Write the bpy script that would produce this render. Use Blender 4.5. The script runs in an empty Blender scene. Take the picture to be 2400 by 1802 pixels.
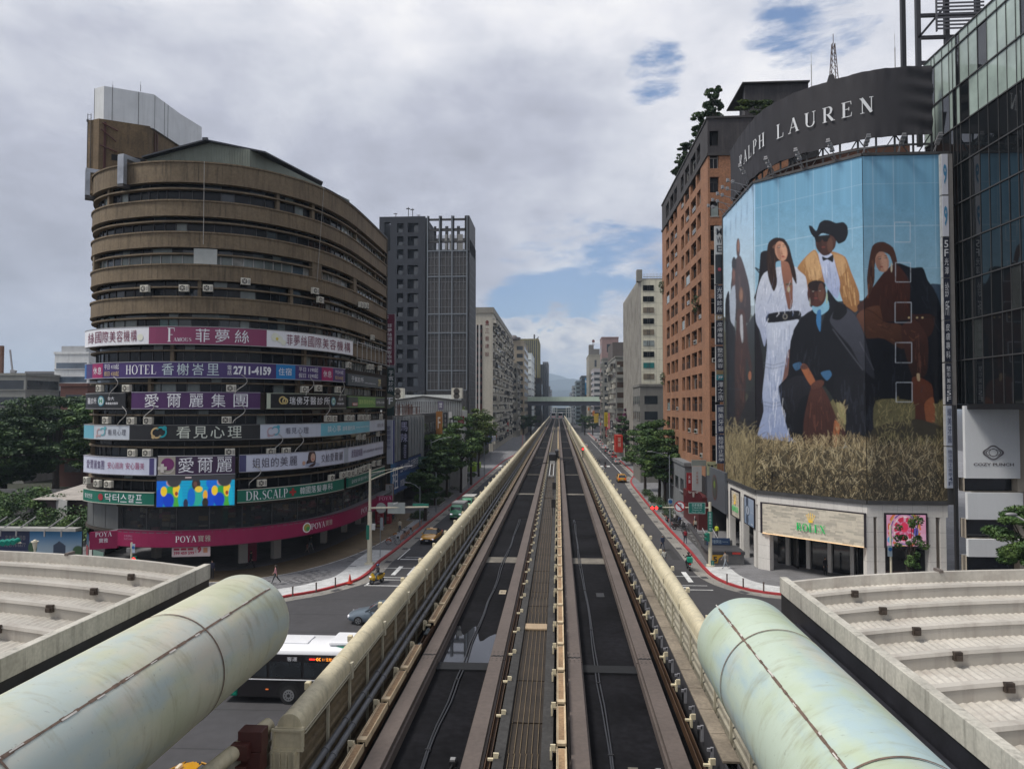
import bpy, math, random
import numpy as np
from mathutils import Vector, Matrix
R=math.radians
sc=bpy.context.scene
# camera
F_PX=1700.; PSI=math.atan(108/1700); TH=math.atan(51/1700); EYE=15.7
cd=bpy.data.cameras.new('camera'); cam=bpy.data.objects.new('camera',cd); sc.collection.objects.link(cam)
cd.sensor_width=36; cd.lens=25.5; cd.clip_start=.1; cd.clip_end=30000
cam.location=(0,0,EYE); cam.rotation_euler=(R(90)+TH,0,PSI); sc.camera=cam
# colour
sc.view_settings.view_transform='Standard'; sc.view_settings.look='None'
sc.view_settings.exposure=.2; sc.view_settings.gamma=1
try:
 sc.cycles.max_bounces=6; sc.cycles.transparent_max_bounces=6; sc.cycles.volume_bounces=0
except Exception: pass
# projection helpers (pixels of the photograph to points of the place)
_c,_s=math.cos,math.sin
FW=(-_s(PSI)*_c(TH),_c(PSI)*_c(TH),_s(TH)); RT=(_c(PSI),_s(PSI),0); UPV=(_s(PSI)*_s(TH),-_c(PSI)*_s(TH),_c(TH))
def ray(px,py):
 a=(px-1200)/F_PX; b=(901-py)/F_PX
 return [FW[i]+a*RT[i]+b*UPV[i] for i in range(3)]
def at(px,py,Y):
 d=ray(px,py); t=Y/d[1]; return (d[0]*t,Y,EYE+d[2]*t)
def atx(px,py,X):
 d=ray(px,py); t=X/d[0]; return (X,d[1]*t,EYE+d[2]*t)
def gz(px,py,z=0.):
 d=ray(px,py); t=(z-EYE)/d[2]; return (d[0]*t,d[1]*t,z)
def proj(x,y,z):
 v=(x,y,z-EYE); d=sum(v[i]*FW[i] for i in range(3)); a=sum(v[i]*RT[i] for i in range(3)); b=sum(v[i]*UPV[i] for i in range(3))
 return 1200+F_PX*a/d, 901-F_PX*b/d
# world
SUN_EL,SUN_AZ=R(58),R(-110)   # azimuth from +Y, clockwise
w=bpy.data.worlds.new('World'); sc.world=w; w.use_nodes=True; nt=w.node_tree; N=nt.nodes; L=nt.links; N.clear()
def nd(t,**k):
 n=N.new(t)
 for a,b in k.items(): setattr(n,a,b)
 return n
def vm(op,a,b=None):
 n=nd('ShaderNodeVectorMath',operation=op)
 for i,v in enumerate((a,b)):
  if v is None: continue
  if hasattr(v,'links'): L.new(v,n.inputs[i])
  else: n.inputs[i].default_value=v
 return n
def mt(op,a,b=None,c=None,clamp=False):
 n=nd('ShaderNodeMath',operation=op); n.use_clamp=clamp
 for i,v in enumerate((a,b,c)):
  if v is None: continue
  if hasattr(v,'links'): L.new(v,n.inputs[i])
  else: n.inputs[i].default_value=v
 return n.outputs[0]
def sstep(v,a,b):
 n=nd('ShaderNodeMapRange',interpolation_type='SMOOTHSTEP'); L.new(v,n.inputs[0]); n.inputs[1].default_value=a; n.inputs[2].default_value=b; return n.outputs[0]
def mixc(f,a,b):
 n=nd('ShaderNodeMix',data_type='RGBA')
 for i,v in ((0,f),(6,a),(7,b)):
  if hasattr(v,'links'): L.new(v,n.inputs[i])
  else: n.inputs[i].default_value=v if i==0 else (*v,1)
 return n.outputs[2]
sky=nd('ShaderNodeTexSky',sky_type='NISHITA'); sky.sun_disc=False; sky.sun_elevation=SUN_EL; sky.sun_rotation=SUN_AZ; sky.altitude=0; sky.air_density=1.; sky.dust_density=.6; sky.ozone_density=2.5
tc=nd('ShaderNodeTexCoord'); D=tc.outputs['Generated']
sep=nd('ShaderNodeSeparateXYZ'); L.new(D,sep.inputs[0])
zz=mt('ADD',mt('MAXIMUM',sep.outputs[2],0.),.3)
cx=mt('DIVIDE',sep.outputs[0],zz); cy=mt('DIVIDE',sep.outputs[1],zz)
cmb=nd('ShaderNodeCombineXYZ'); L.new(cx,cmb.inputs[0]); L.new(cy,cmb.inputs[1])
P=cmb.outputs[0]
def noise(vec,scale,det=6,rough=.55,off=(0,0,0),dist=0.):
 m=vm('ADD',vec,off); n=nd('ShaderNodeTexNoise'); L.new(m.outputs[0],n.inputs['Vector']); n.inputs['Scale'].default_value=scale; n.inputs['Detail'].default_value=det; n.inputs['Roughness'].default_value=rough; n.inputs['Distortion'].default_value=dist
 return n.outputs['Fac']
def sc3(v,k): return vm('MULTIPLY',v,k).outputs[0]
DS=sc3(D,(1,1,1.9))
n1=noise(DS,2.1,7,.5,(3.1,1.7,0),.1); n2=noise(DS,4.6,10,.6,(7,2,1),.15); n3=noise(DS,13,9,.6,(1,4,6),.1)
tone=mt('ADD',mt('MULTIPLY',n1,.42),mt('ADD',mt('MULTIPLY',n2,.42),mt('MULTIPLY',n3,.16)))
nrm=vm('NORMALIZE',D).outputs[0]
def lobe(px,py,c0,c1):
 d=Vector(ray(px,py)).normalized()
 dp=vm('DOT_PRODUCT',nrm,tuple(d)).outputs['Value']
 return sstep(dp,math.cos(R(c0)),math.cos(R(c1)))
def lobsum(lst):
 o=None
 for px,py,c0,c1,wt in lst:
  v=mt('MULTIPLY',lobe(px,py,c0,c1),wt); o=v if o is None else mt('ADD',o,v)
 return o
dark=lobsum([(0,560,17,2,.075),(20,250,14,3,.035),(60,850,12,3,.02),(600,330,20,4,.02),(900,480,16,4,.035),(1130,330,12,3,.02),(1130,640,4,1,.04),(1040,620,4,1,.03),(1390,420,9,2,.03)])
brt=lobsum([(600,40,24,4,.07),(1950,120,18,3,.10),(1250,60,22,4,.04),(1400,760,7,2,.10),(1150,560,9,2,.06),(1330,560,8,2,.04)])
tn=mt('ADD',mt('SUBTRACT',tone,dark),brt)
cr=nd('ShaderNodeValToRGB'); L.new(tn,cr.inputs[0])
e=cr.color_ramp; e.elements[0].position=.29; e.elements[0].color=(3.07,3.14,3.71,1); e.elements[1].position=.68; e.elements[1].color=(9.21,9.07,9.06,1)
k_=e.elements.new(.43); k_.color=(4.67,4.80,5.62,1); k_=e.elements.new(.51); k_.color=(6.13,6.27,6.90,1); k_=e.elements.new(.59); k_.color=(7.60,7.60,8.04,1)
DW=sc3(D,(1,1,3.4))
nb=noise(DW,8,10,.62,(2,9,0),.25); nb2=noise(DW,19,8,.62,(5,1,3),.2)
nbb=mt('ADD',mt('MULTIPLY',nb,.6),mt('MULTIPLY',nb2,.4))
gap=lobsum([(1535,170,3.0,.2,1.0),(1925,20,5.,.6,.75),(1830,70,3.4,.3,.55),(1430,640,6.5,1.,.62),(1300,655,6,.8,.50),(1490,600,4.5,.6,.3),(1240,730,4.0,.6,1.0),(1160,755,3.2,.5,.9),(1330,715,3.2,.5,.6),(170,30,9,1,.16),(1560,330,5,1,.18)])
gm=sstep(mt('ADD',gap,mt('MULTIPLY',mt('SUBTRACT',nbb,.5),4.2)),.35,1.25)
gm=mt('MULTIPLY',mt('MULTIPLY',gm,sstep(gap,.02,.35)),.92)
blue=mixc(.35,sky.outputs[0],(.95,2.5,5.9))
col=mixc(gm,cr.outputs[0],blue)
el=mt('ARCSINE',sep.outputs[2])
hz=sstep(el,R(5.),R(.5))
bank=noise(DS,17,9,.58,(1,0,4),.1)
hc=mixc(sstep(bank,.36,.60),(3.6,3.9,4.9),(8.0,7.6,7.3))
cum=sstep(mt('ADD',el,mt('MULTIPLY',mt('SUBTRACT',bank,.5),.16)),R(7.4),R(6.6))
col=mixc(mt('MULTIPLY',mt('MULTIPLY',cum,.9),lobe(1340,860,17,7)),col,hc)
col=mixc(mt('MULTIPLY',hz,.5),col,(3.6,4.4,5.7))
below=sstep(sep.outputs[2],.0,-.05)
col=mixc(below,col,(1.2,1.25,1.3))
bg=nd('ShaderNodeBackground'); L.new(col,bg.inputs[0]); bg.inputs[1].default_value=.1
wo=nd('ShaderNodeOutputWorld'); L.new(bg.outputs[0],wo.inputs[0])
# sun (veiled by cloud)
sl=bpy.data.lights.new('sun','SUN'); sl.energy=3.2; sl.angle=R(14); sl.color=(1,.95,.88)
so=bpy.data.objects.new('sun',sl); sc.collection.objects.link(so)
sd=Vector((math.sin(SUN_AZ)*math.cos(SUN_EL),math.cos(SUN_AZ)*math.cos(SUN_EL),math.sin(SUN_EL)))
so.rotation_euler=sd.to_track_quat('Z','Y').to_euler()
# materials
MC={}
def M(name,col=(.5,.5,.5),rough=.75,metal=0.,var=.18,scale=.6,streak=0.,stain=(.05,.045,.04),bump=0.,emis=None,es=1.,sscale=1.,coat=0.,spec=.5,alpha=1.,trans=0.,fine=0.,attr=None):
 if name in MC: return MC[name]
 m=bpy.data.materials.new(name); m.use_nodes=True; MC[name]=m
 t=m.node_tree; b=t.nodes['Principled BSDF']; l=t.links
 b.inputs['Roughness'].default_value=rough; b.inputs['Metallic'].default_value=metal; b.inputs['Specular IOR Level'].default_value=spec
 if coat: b.inputs['Coat Weight'].default_value=coat
 if alpha<1: b.inputs['Alpha'].default_value=alpha
 if trans: b.inputs['Transmission Weight'].default_value=trans
 tcn=t.nodes.new('ShaderNodeTexCoord'); O=tcn.outputs['Object']
 if attr:
  a=t.nodes.new('ShaderNodeAttribute'); a.attribute_name=attr; out=a.outputs['Color']
 else:
  rgb=t.nodes.new('ShaderNodeRGB'); rgb.outputs[0].default_value=(*col,1); out=rgb.outputs[0]
 def mul(out,fac_sock,amt):
  mr=t.nodes.new('ShaderNodeMapRange'); l.new(fac_sock,mr.inputs[0]); mr.inputs[1].default_value=.3; mr.inputs[2].default_value=.7; mr.inputs[3].default_value=1-amt; mr.inputs[4].default_value=1+amt*.6
  v=t.nodes.new('ShaderNodeVectorMath'); v.operation='SCALE'; l.new(out,v.inputs[0]); l.new(mr.outputs[0],v.inputs['Scale']); return v.outputs[0]
 if var:
  n=t.nodes.new('ShaderNodeTexNoise'); l.new(O,n.inputs['Vector']); n.inputs['Scale'].default_value=scale; n.inputs['Detail'].default_value=7; n.inputs['Roughness'].default_value=.6
  out=mul(out,n.outputs['Fac'],var)
 if fine:
  n=t.nodes.new('ShaderNodeTexNoise'); l.new(O,n.inputs['Vector']); n.inputs['Scale'].default_value=scale*14; n.inputs['Detail'].default_value=4
  out=mul(out,n.outputs['Fac'],fine)
 if streak:
  mp=t.nodes.new('ShaderNodeMapping'); l.new(O,mp.inputs[0]); mp.inputs['Scale'].default_value=(3*sscale,3*sscale,.22*sscale)
  n=t.nodes.new('ShaderNodeTexNoise'); l.new(mp.outputs[0],n.inputs['Vector']); n.inputs['Scale'].default_value=1; n.inputs['Detail'].default_value=8; n.inputs['Roughness'].default_value=.7
  mr=t.nodes.new('ShaderNodeMapRange'); l.new(n.outputs['Fac'],mr.inputs[0]); mr.inputs[1].default_value=.49; mr.inputs[2].default_value=.70; mr.inputs[3].default_value=0; mr.inputs[4].default_value=streak
  mx=t.nodes.new('ShaderNodeMix'); mx.data_type='RGBA'; l.new(mr.outputs[0],mx.inputs[0]); l.new(out,mx.inputs[6]); mx.inputs[7].default_value=(*stain,1); out=mx.outputs[2]
 l.new(out,b.inputs['Base Color'])
 if bump:
  n=t.nodes.new('ShaderNodeTexNoise'); l.new(O,n.inputs['Vector']); n.inputs['Scale'].default_value=scale*10; n.inputs['Detail'].default_value=5
  bp=t.nodes.new('ShaderNodeBump'); bp.inputs['Strength'].default_value=bump; bp.inputs['Distance'].default_value=.03; l.new(n.outputs['Fac'],bp.inputs['Height']); l.new(bp.outputs[0],b.inputs['Normal'])
 if emis:
  if emis is True: l.new(out,b.inputs['Emission Color'])
  else: b.inputs['Emission Color'].default_value=(*emis,1)
  b.inputs['Emission Strength'].default_value=es
 return m
def glassm(name,tint=(.02,.025,.03),rough=.06,var=.3,scale=.35): return M(name,tint,rough,0,var,scale,spec=.9)
# mesh builder
COL=sc.collection; ORG={}
def tag(o,label=None,cat=None,group=None,kind=None):
 for k,v in (('label',label),('category',cat),('group',group),('kind',kind)):
  if v: o[k]=v
 return o
def T(name,label,cat,loc=(0,0,0),group=None,rz=0.,kind=None):
 o=bpy.data.objects.new(name,None); COL.objects.link(o); o.location=loc; o.rotation_euler=(0,0,rz); o.empty_display_size=.2
 ORG[o.name]=Vector(loc); return tag(o,label,cat,group,kind)
def setp(o,parent):
 o.parent=parent
def copy_tree(o,parent=None,loc=None,rz=None,label=None,sxyz=None):
 c=o.copy(); COL.objects.link(c); c.parent=parent
 if parent is None and loc is not None: c.location=loc
 if parent is None and rz is not None: c.rotation_euler=(0,0,rz)
 if label: c['label']=label
 if sxyz: c.scale=sxyz
 for ch in list(KIDS.get(o.name,())): copy_tree(ch,c)
 return c
KIDS={}
class MB:
 def __init__(s): s.v=[]; s.f=[]; s.m=[]; s.mi=0; s.X=None; s.c=[]
 def cut(s): s.c.append((len(s.v),len(s.f))); return s
 def each(s,name,mats,parent,maxn=90,**k):
  c=s.c+[(len(s.v),len(s.f))]; out=[]
  for i in range(len(s.c)):
   j=i+1 if i<maxn else len(s.c)
   q=MB(); v0,f0=c[i]; v1,f1=c[j]
   if f1>f0:
    q.v=s.v[v0:v1]; q.f=[tuple(a-v0 for a in f) for f in s.f[f0:f1]]; q.m=s.m[f0:f1]
    out.append(q.build(name,mats,parent,kind='stuff' if j>i+1 else None,**k))
   if j>i+1: break
  return out
 def add(s,vs,fs,mi=None):
  b=len(s.v)
  if s.X is not None: vs=[tuple(s.X@Vector(p)) for p in vs]
  s.v.extend(vs); s.f.extend([tuple(i+b for i in f) for f in fs]); s.m.extend([s.mi if mi is None else mi]*len(fs)); return s
 def quad(s,a,b,c,d,mi=None): return s.add([a,b,c,d],[(0,1,2,3)],mi)
 def poly(s,pts,mi=None): return s.add(list(pts),[tuple(range(len(pts)))],mi)
 def box(s,x0,x1,y0,y1,z0,z1,mi=None):
  return s.add([(x0,y0,z0),(x1,y0,z0),(x1,y1,z0),(x0,y1,z0),(x0,y0,z1),(x1,y0,z1),(x1,y1,z1),(x0,y1,z1)],[(0,3,2,1),(4,5,6,7),(0,1,5,4),(1,2,6,5),(2,3,7,6),(3,0,4,7)],mi)
 def obox(s,c,ux,uy,uz,mi=None):   # centre and three half-axis vectors
  c,ux,uy,uz=map(Vector,(c,ux,uy,uz)); P_=[tuple(c+a*ux+b*uy+d*uz) for d in (-1,1) for a,b in ((-1,-1),(1,-1),(1,1),(-1,1))]
  return s.add(P_,[(0,3,2,1),(4,5,6,7),(0,1,5,4),(1,2,6,5),(2,3,7,6),(3,0,4,7)],mi)
 def prism(s,pts,z0,z1,mi=None,top=None):
  n=len(pts); vs=[(p[0],p[1],z0) for p in pts]+[(p[0],p[1],z1) for p in pts]
  s.add(vs,[tuple((i,(i+1)%n,n+(i+1)%n,n+i)) for i in range(n)]+[tuple(range(n-1,-1,-1))],mi)
  return s.add([(p[0],p[1],z1) for p in pts],[tuple(range(n))],mi if top is None else top)
 def bar(s,a,b,w,h=None,mi=None,up=(0,0,1)):
  a,b=Vector(a),Vector(b); h=h or w; d=b-a
  if d.length<1e-6: return s
  u=Vector(up)
  if abs(d.normalized().dot(u))>.98: u=Vector((0,1,0))
  x=d.cross(u).normalized()*w/2; y=x.cross(d).normalized()*h/2
  return s.obox((a+b)/2,x,y,d/2,mi)
 def tube(s,path,r,n=8,mi=None,caps=True,rs=None):
  path=[Vector(p) for p in path]; vs=[]; fs=[]
  pu=None
  for i,p in enumerate(path):
   d=(path[min(i+1,len(path)-1)]-path[max(i-1,0)]).normalized()
   if pu is None:
    u=Vector((0,0,1)) if abs(d.z)<.9 else Vector((1,0,0))
   else: u=pu
   x=d.cross(u).normalized(); y=x.cross(d).normalized(); pu=y
   rr=rs[i] if rs else r
   for k in range(n):
    a=2*math.pi*k/n; vs.append(tuple(p+x*math.cos(a)*rr+y*math.sin(a)*rr))
  for i in range(len(path)-1):
   for k in range(n): fs.append((i*n+k,i*n+(k+1)%n,(i+1)*n+(k+1)%n,(i+1)*n+k))
  if caps: fs.append(tuple(range(n-1,-1,-1))); fs.append(tuple((len(path)-1)*n+k for k in range(n)))
  return s.add(vs,fs,mi)
 def cyl(s,a,b,r,n=12,mi=None,r2=None): return s.tube([a,b],r,n,mi,rs=[r,r if r2 is None else r2])
 def disc(s,c,nrm,r,n=20,mi=None,ry=None):
  nrm=Vector(nrm).normalized(); u=Vector((0,0,1)) if abs(nrm.z)<.9 else Vector((0,1,0)); x=u.cross(nrm).normalized(); y=nrm.cross(x); c=Vector(c)
  return s.poly([tuple(c+x*math.cos(2*math.pi*k/n)*r+y*math.sin(2*math.pi*k/n)*(ry or r)) for k in range(n)],mi)
 def ball(s,c,r,n=10,m=6,mi=None):
  rx,ry,rz=(r,r,r) if not hasattr(r,'__len__') else r; vs=[];fs=[]
  for j in range(m+1):
   t=math.pi*j/m
   for k in range(n): a=2*math.pi*k/n; vs.append((c[0]+rx*math.sin(t)*math.cos(a),c[1]+ry*math.sin(t)*math.sin(a),c[2]+rz*math.cos(t)))
  for j in range(m):
   for k in range(n): fs.append((j*n+k,(j+1)*n+k,(j+1)*n+(k+1)%n,j*n+(k+1)%n))
  return s.add(vs,fs,mi)
 def build(s,name,mats,parent=None,smooth=False,local=False,label=None,cat=None,group=None,kind=None,auto=None,bevel=0):
  me=bpy.data.meshes.new(name); vs=s.v
  if parent is not None and not local:
   o0=ORG.get(parent.name)
   if o0 is not None and o0.length>0: vs=[(p[0]-o0[0],p[1]-o0[1],p[2]-o0[2]) for p in vs]
  me.from_pydata(vs,[],s.f)
  if not isinstance(mats,(list,tuple)): mats=[mats]
  for m_ in mats: me.materials.append(m_)
  if len(mats)>1: me.polygons.foreach_set('material_index',s.m)
  if smooth: me.polygons.foreach_set('use_smooth',[True]*len(me.polygons))
  me.update()
  if auto is not None:
   me.polygons.foreach_set('use_smooth',[True]*len(me.polygons))
   try: me.set_sharp_from_angle(angle=R(auto))
   except Exception: pass
  o=bpy.data.objects.new(name,me); COL.objects.link(o)
  if bevel:
   bv=o.modifiers.new('bevel','BEVEL'); bv.width=bevel; bv.segments=2; bv.limit_method='ANGLE'
  if parent is not None:
   o.parent=parent; KIDS.setdefault(parent.name,[]).append(o)
   ORG[o.name]=ORG.get(parent.name,Vector((0,0,0)))
  return tag(o,label,cat,group,kind)
def pathofs(pts,d):
 out=[]; n=len(pts)
 for i in range(n):
  a=pts[max(i-1,0)]; b=pts[min(i+1,n-1)]; dx,dy=b[0]-a[0],b[1]-a[1]; l=math.hypot(dx,dy) or 1
  out.append((pts[i][0]+dy/l*d,pts[i][1]-dx/l*d))
 return out
def smooth_path(pts,step):
 out=[]; n=len(pts)
 for i in range(n-1):
  p0=pts[max(i-1,0)];p1=pts[i];p2=pts[i+1];p3=pts[min(i+2,n-1)]
  k=max(2,int(math.hypot(p2[0]-p1[0],p2[1]-p1[1])/step))
  for j in range(k):
   t=j/k; out.append(tuple(.5*((2*p1[q])+(-p0[q]+p2[q])*t+(2*p0[q]-5*p1[q]+4*p2[q]-p3[q])*t*t+(-p0[q]+3*p1[q]-3*p2[q]+p3[q])*t**3) for q in (0,1)))
 out.append(tuple(pts[-1])); return out
TXT={}
def text2d(s,bold=0.):
 key=(s,bold)
 if key in TXT: return TXT[key]
 cu=bpy.data.curves.new('t','FONT'); cu.body=s; cu.size=1; cu.resolution_u=2; cu.offset=bold; cu.fill_mode='FRONT'
 ob=bpy.data.objects.new('t',cu); COL.objects.link(ob)
 dg=bpy.context.evaluated_depsgraph_get(); me=ob.evaluated_get(dg).to_mesh()
 v=[(p.co.x,p.co.y) for p in me.vertices]; f=[tuple(p.vertices) for p in me.polygons]
 ob.to_mesh_clear(); COL.objects.unlink(ob); bpy.data.objects.remove(ob); bpy.data.curves.remove(cu)
 if v:
  x0=min(a for a,b in v); x1=max(a for a,b in v); y0=min(b for a,b in v); y1=max(b for a,b in v)
 else: x0=x1=y0=y1=0
 w_=max(x1-x0,1e-6); h_=max(y1-y0,1e-6)
 v=[((a-x0)/w_,(b-y0)/h_) for a,b in v]
 TXT[key]=(v,f,w_/h_); return TXT[key]
def put_text(mb,s,fn,u0,u1,v0,v1,mi=None,bold=0.,vert=False,cell=None):
 """lay text into the rectangle u0..u1, v0..v1 of a surface; fn(u,v)->3-D point"""
 if vert:
  n=len(s); h=(v1-v0)/n
  for i,ch in enumerate(s):
   if ch==' ': continue
   b=v1-(i+1)*h+h*.09; t_=v1-i*h-h*.09
   if ch=='一': b,t_=(b+t_)/2-h*.05,(b+t_)/2+h*.05
   put_text(mb,ch,fn,u0,u1,b,t_,mi,bold)
  return
 if any(ord(c)>0x2e80 for c in s): bold=0.
 v,f,asp=text2d(s,bold)
 mb.add([fn(u0+(u1-u0)*a,v0+(v1-v0)*b) for a,b in v],f,mi)
def planefn(o,ux,uz,off=0.):
 o,ux,uz=Vector(o),Vector(ux).normalized(),Vector(uz).normalized(); n=ux.cross(uz)*off
 return lambda u,v: tuple(o+ux*u+uz*v+n)
# ground and roads
asph=M('asphalt',(.052,.051,.055),.85,0,.22,.12,fine=.12,bump=.15)
asph2=M('asphalt_street',(.058,.058,.063),.85,0,.2,.1,fine=.1,bump=.15)
g=MB(); g.box(-6000,6000,-400,9000,-1,0); g.build('ground',asph,kind='structure')
def sheet(name,pts,mat,z,kind='structure',thick=None,label=None):
 b=MB()
 if thick: b.prism(pts,z-thick,z)
 else: b.poly([(p[0],p[1],z) for p in pts])
 o=b.build(name,mat);
 return tag(o,kind=kind)
def GP(lst,z=0.): return [gz(x,y,z)[:2] for x,y in lst]
def tilemat(name,c1,c2,scale,mort=(.12,.12,.12),msz=.02,rot=0.,var=.2,bw=.5,rh=.25,rough=.8,bias=0.):
 if name in MC: return MC[name]
 m=M(name,c1,rough,0,var,.25,fine=.08); t=m.node_tree; l=t.links; b=t.nodes['Principled BSDF']
 br=t.nodes.new('ShaderNodeTexBrick'); mp=t.nodes.new('ShaderNodeMapping'); tcn=[n for n in t.nodes if n.type=='TEX_COORD'][0]
 l.new(tcn.outputs['Object'],mp.inputs[0]); mp.inputs['Rotation'].default_value=(0,0,rot); l.new(mp.outputs[0],br.inputs[0])
 br.inputs['Color1'].default_value=(*c1,1); br.inputs['Color2'].default_value=(*c2,1); br.inputs['Mortar'].default_value=(*mort,1)
 br.inputs['Scale'].default_value=scale; br.inputs['Mortar Size'].default_value=msz; br.inputs['Brick Width'].default_value=bw; br.inputs['Row Height'].default_value=rh; br.inputs['Bias'].default_value=bias
 src=[n for n in t.nodes if n.type=='RGB'][0]
 for lk in list(src.outputs[0].links):
  ts=lk.to_socket; l.remove(lk); l.new(br.outputs['Color'],ts)
 return m
pave=tilemat('paving_grey',(.16,.16,.168),(.2,.2,.21),1.,(.1,.1,.1),.015,0,.25,.6,.3)
pave_brown=tilemat('paving_brown',(.17,.125,.075),(.2,.15,.09),1.,(.1,.08,.06),.015,0,.25,.6,.3)
pave_dark=M('paving_dark',(.05,.05,.055),.8,0,.2,1.)
pave_white=M('paving_white',(.55,.56,.56),.75,0,.25,1.2,fine=.2,streak=.25,stain=(.2,.2,.2))
kerbred=M('kerb_red',(.36,.03,.035),.6,0,.35,.8,fine=.2)
kerbgrey=tilemat('gutter_concrete',(.23,.22,.2),(.27,.26,.235),1.,(.12,.11,.1),.02,0,.3,1.2,.6)
paint=M('road_paint',(.72,.73,.72),.6,0,.3,1.5,fine=.25)
kl=[(1222,1052),(1180,1082),(1139,1115.6),(1098,1150),(1050,1190),(1008,1224),(980,1247.5),(925,1292.6),(893,1316),(873,1337.6),(852,1354),(832,1363.5),(802,1372.5),(742,1388),(681,1398),(648,1404),(560,1413),(400,1418),(150,1420),(-300,1424)]
KL=GP(kl); KLs=smooth_path([(-20.3,420)]+KL,2.)
lp=KLs+[(-140,58.),(-140,420)]
sheet('left_pavement',lp,pave,.14,thick=.16)
def strip(name,path,o0,o1,mat,z,thick=None):
 a=pathofs(path,o0); b=pathofs(path,o1); mb=MB()
 for i in range(len(a)-1):
  if thick:
   q=[a[i],a[i+1],b[i+1],b[i]]; mb.prism(q,z-thick,z)
  else: mb.quad((*a[i],z),(*a[i+1],z),(*b[i+1],z),(*b[i],z))
 return mb.build(name,mat,kind='structure')
strip('left_kerb',KLs,-.02,.28,kerbred,.165,.17)
strip('left_gutter',KLs,-.02,-1.15,kerbgrey,.006)
corner=[p for p in KLs if p[1]<78 and p[0]>-60]
strip('left_corner_paving',corner,.28,2.6,pave_white,.146)
kr=[(1336,965),(1372,1000),(1412,1040),(1440,1071),(1454,1084),(1477.7,1131),(1497.6,1158.6),(1530,1199),(1564,1239),(1590,1267),(1615,1294),(1634,1317.5),(1658,1344),(1684,1361),(1726.6,1377),(1800,1392),(1950,1402),(2400,1405)]
KR=GP(kr); KR=[p for p in KR if p[1]<155]; KR=[(17.6,430),(17.6,176),(16.6,164)]+KR; KRs=smooth_path(KR,2.)
sheet('right_pavement',KRs+[(140,60),(140,420)],pave,.14,thick=.16)
strip('right_kerb',KRs,-.28,.02,kerbred,.165,.17)
strip('right_gutter',KRs,.02,1.15,kerbgrey,.006)
cr_=[p for p in KRs if p[1]<73 and p[0]<40]
strip('right_corner_paving',cr_,-2.6,-.28,pave_white,.146)
bp_=smooth_path([(-54,68.0),(-44,64.6),(-38,62.9),(-31,62.8),(-26.5,65.2),(-23.2,70),(-20.9,78),(-19.8,90),(-19.6,105)],1.5)
strip('left_arcade_paving',bp_,0,-4.5,pave_brown,.147)
strip('left_paving_line',bp_,.16,.02,pave_white,.150)
mk=MB(); rnd=random.Random(4)
for (cx_,cy_,n_) in ((-33.5,60.9,1),(-30,61.2,0),(-26.2,62.4,1),(-23,64.2,0),(-22.4,66.8,1)):
 for i in range(-4,5):
  for j in range(-3,4):
   if (abs(i)+abs(j)) in (1,3,4) and rnd.random()<.85: mk.box(cx_+i*.42-.17,cx_+i*.42+.17,cy_+j*.42-.1,cy_+j*.42+.1,.13,.1505)
for i in range(46):
 y=70+i*2.1; x=-19.6-rnd.random()*2.6+max(0,(y-95)*-.02)
 mk.box(x-.35,x+.35,y-.12,y+.12,.13,.1505)
mk.build('pavement_inlays',pave_dark,kind='structure')
mk=MB()
for side,path in ((-1,KLs),(1,KRs)):
 acc=0
 for i in range(1,len(path)):
  acc+=math.dist(path[i],path[i-1])
  if acc>5.2 and path[i][1]<230:
   acc=0; p=path[i]; q=path[i-1]; d=Vector((q[0]-p[0],q[1]-p[1],0)).normalized(); n_=Vector((d.y,-d.x,0))*(1 if side<0 else -1)
   if n_.x*side>0 and abs(d.x)<.8: n_=-n_
   c_=Vector((*p,.008))+n_*.75; mk.obox(c_,d*.45,n_*.3,Vector((0,0,.004)))
mk.build('gutter_gratings',pave_dark,kind='structure')
mk=MB()
def mline(a,b,w,z=.009):
 a=Vector((*gz(*a)[:2],z)); b=Vector((*gz(*b)[:2],z)); d=(b-a).normalized(); n_=Vector((-d.y,d.x,0))*w/2
 mk.quad(tuple(a-n_),tuple(b-n_),tuple(b+n_),tuple(a+n_))
def mx(x0,x1,y0,y1,z=.009): mk.quad((x0,y0,z),(x1,y0,z),(x1,y1,z),(x0,y1,z))
yb=gz(880,1372)[1]
mx(-17.0,-7,yb-.08,yb+.1); mx(-16.6,-7,yb+2.1,yb+2.25)
mline((855,1373),(866,1365),.2)
for x in (-15.6,-14.1,-12.6,-11.1): mx(x,x+.42,67.2,70.9)
mx(-16.6,-7,66.2,66.33,.011); mx(-16.9,-7,70.0,70.13,.011); mx(-16.2,-7,74.0,74.3); mx(-15.9,-7,75.2,75.33)
mline((932,1311),(961,1285.5),.15); mx(-14.0,-7,81.0,81.15)
for i in range(14):
 y=100+i*8
 mx(-11.2,-11.05,y,y+4)
for i in range(4):   # lettering painted on the lane
 y=101+i*2.6
 for k in range(3): mx(-14.2,-12.8,y+k*.55,y+k*.55+.22)
 mx(-14.1,-13.9,y,y+1.4); mx(-13.1,-12.9,y,y+1.4)
for x in (8.55,10.1,11.6): mx(x,x+.45,66.2,70.2)
mx(6,13,68.3,68.42,.012); mx(6,13,64.9,65.02); mx(6,13.2,63.4,63.55)
for i in range(3): mx(9.2+i*.7,9.9+i*.7,64.1,64.4,.012)
for i in range(12):
 y=150+i*7; mx(9.0,9.14,y,y+3.2)
for y in (205,220,236):
 mx(7.4,7.6,y,y+3); mx(6.9,7.6,y+3,y+3.4)
mx(14.6,14.75,172,330)
for x in np.arange(4.2,13.5,1.7): mx(x,x+.8,190,193.4)
for x in np.arange(-19,-6,1.7): mx(x,x+.8,190,193.4)
mx(4.6,12.4,186,186.4); mx(4.6,12.4,262,262.4);
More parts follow.
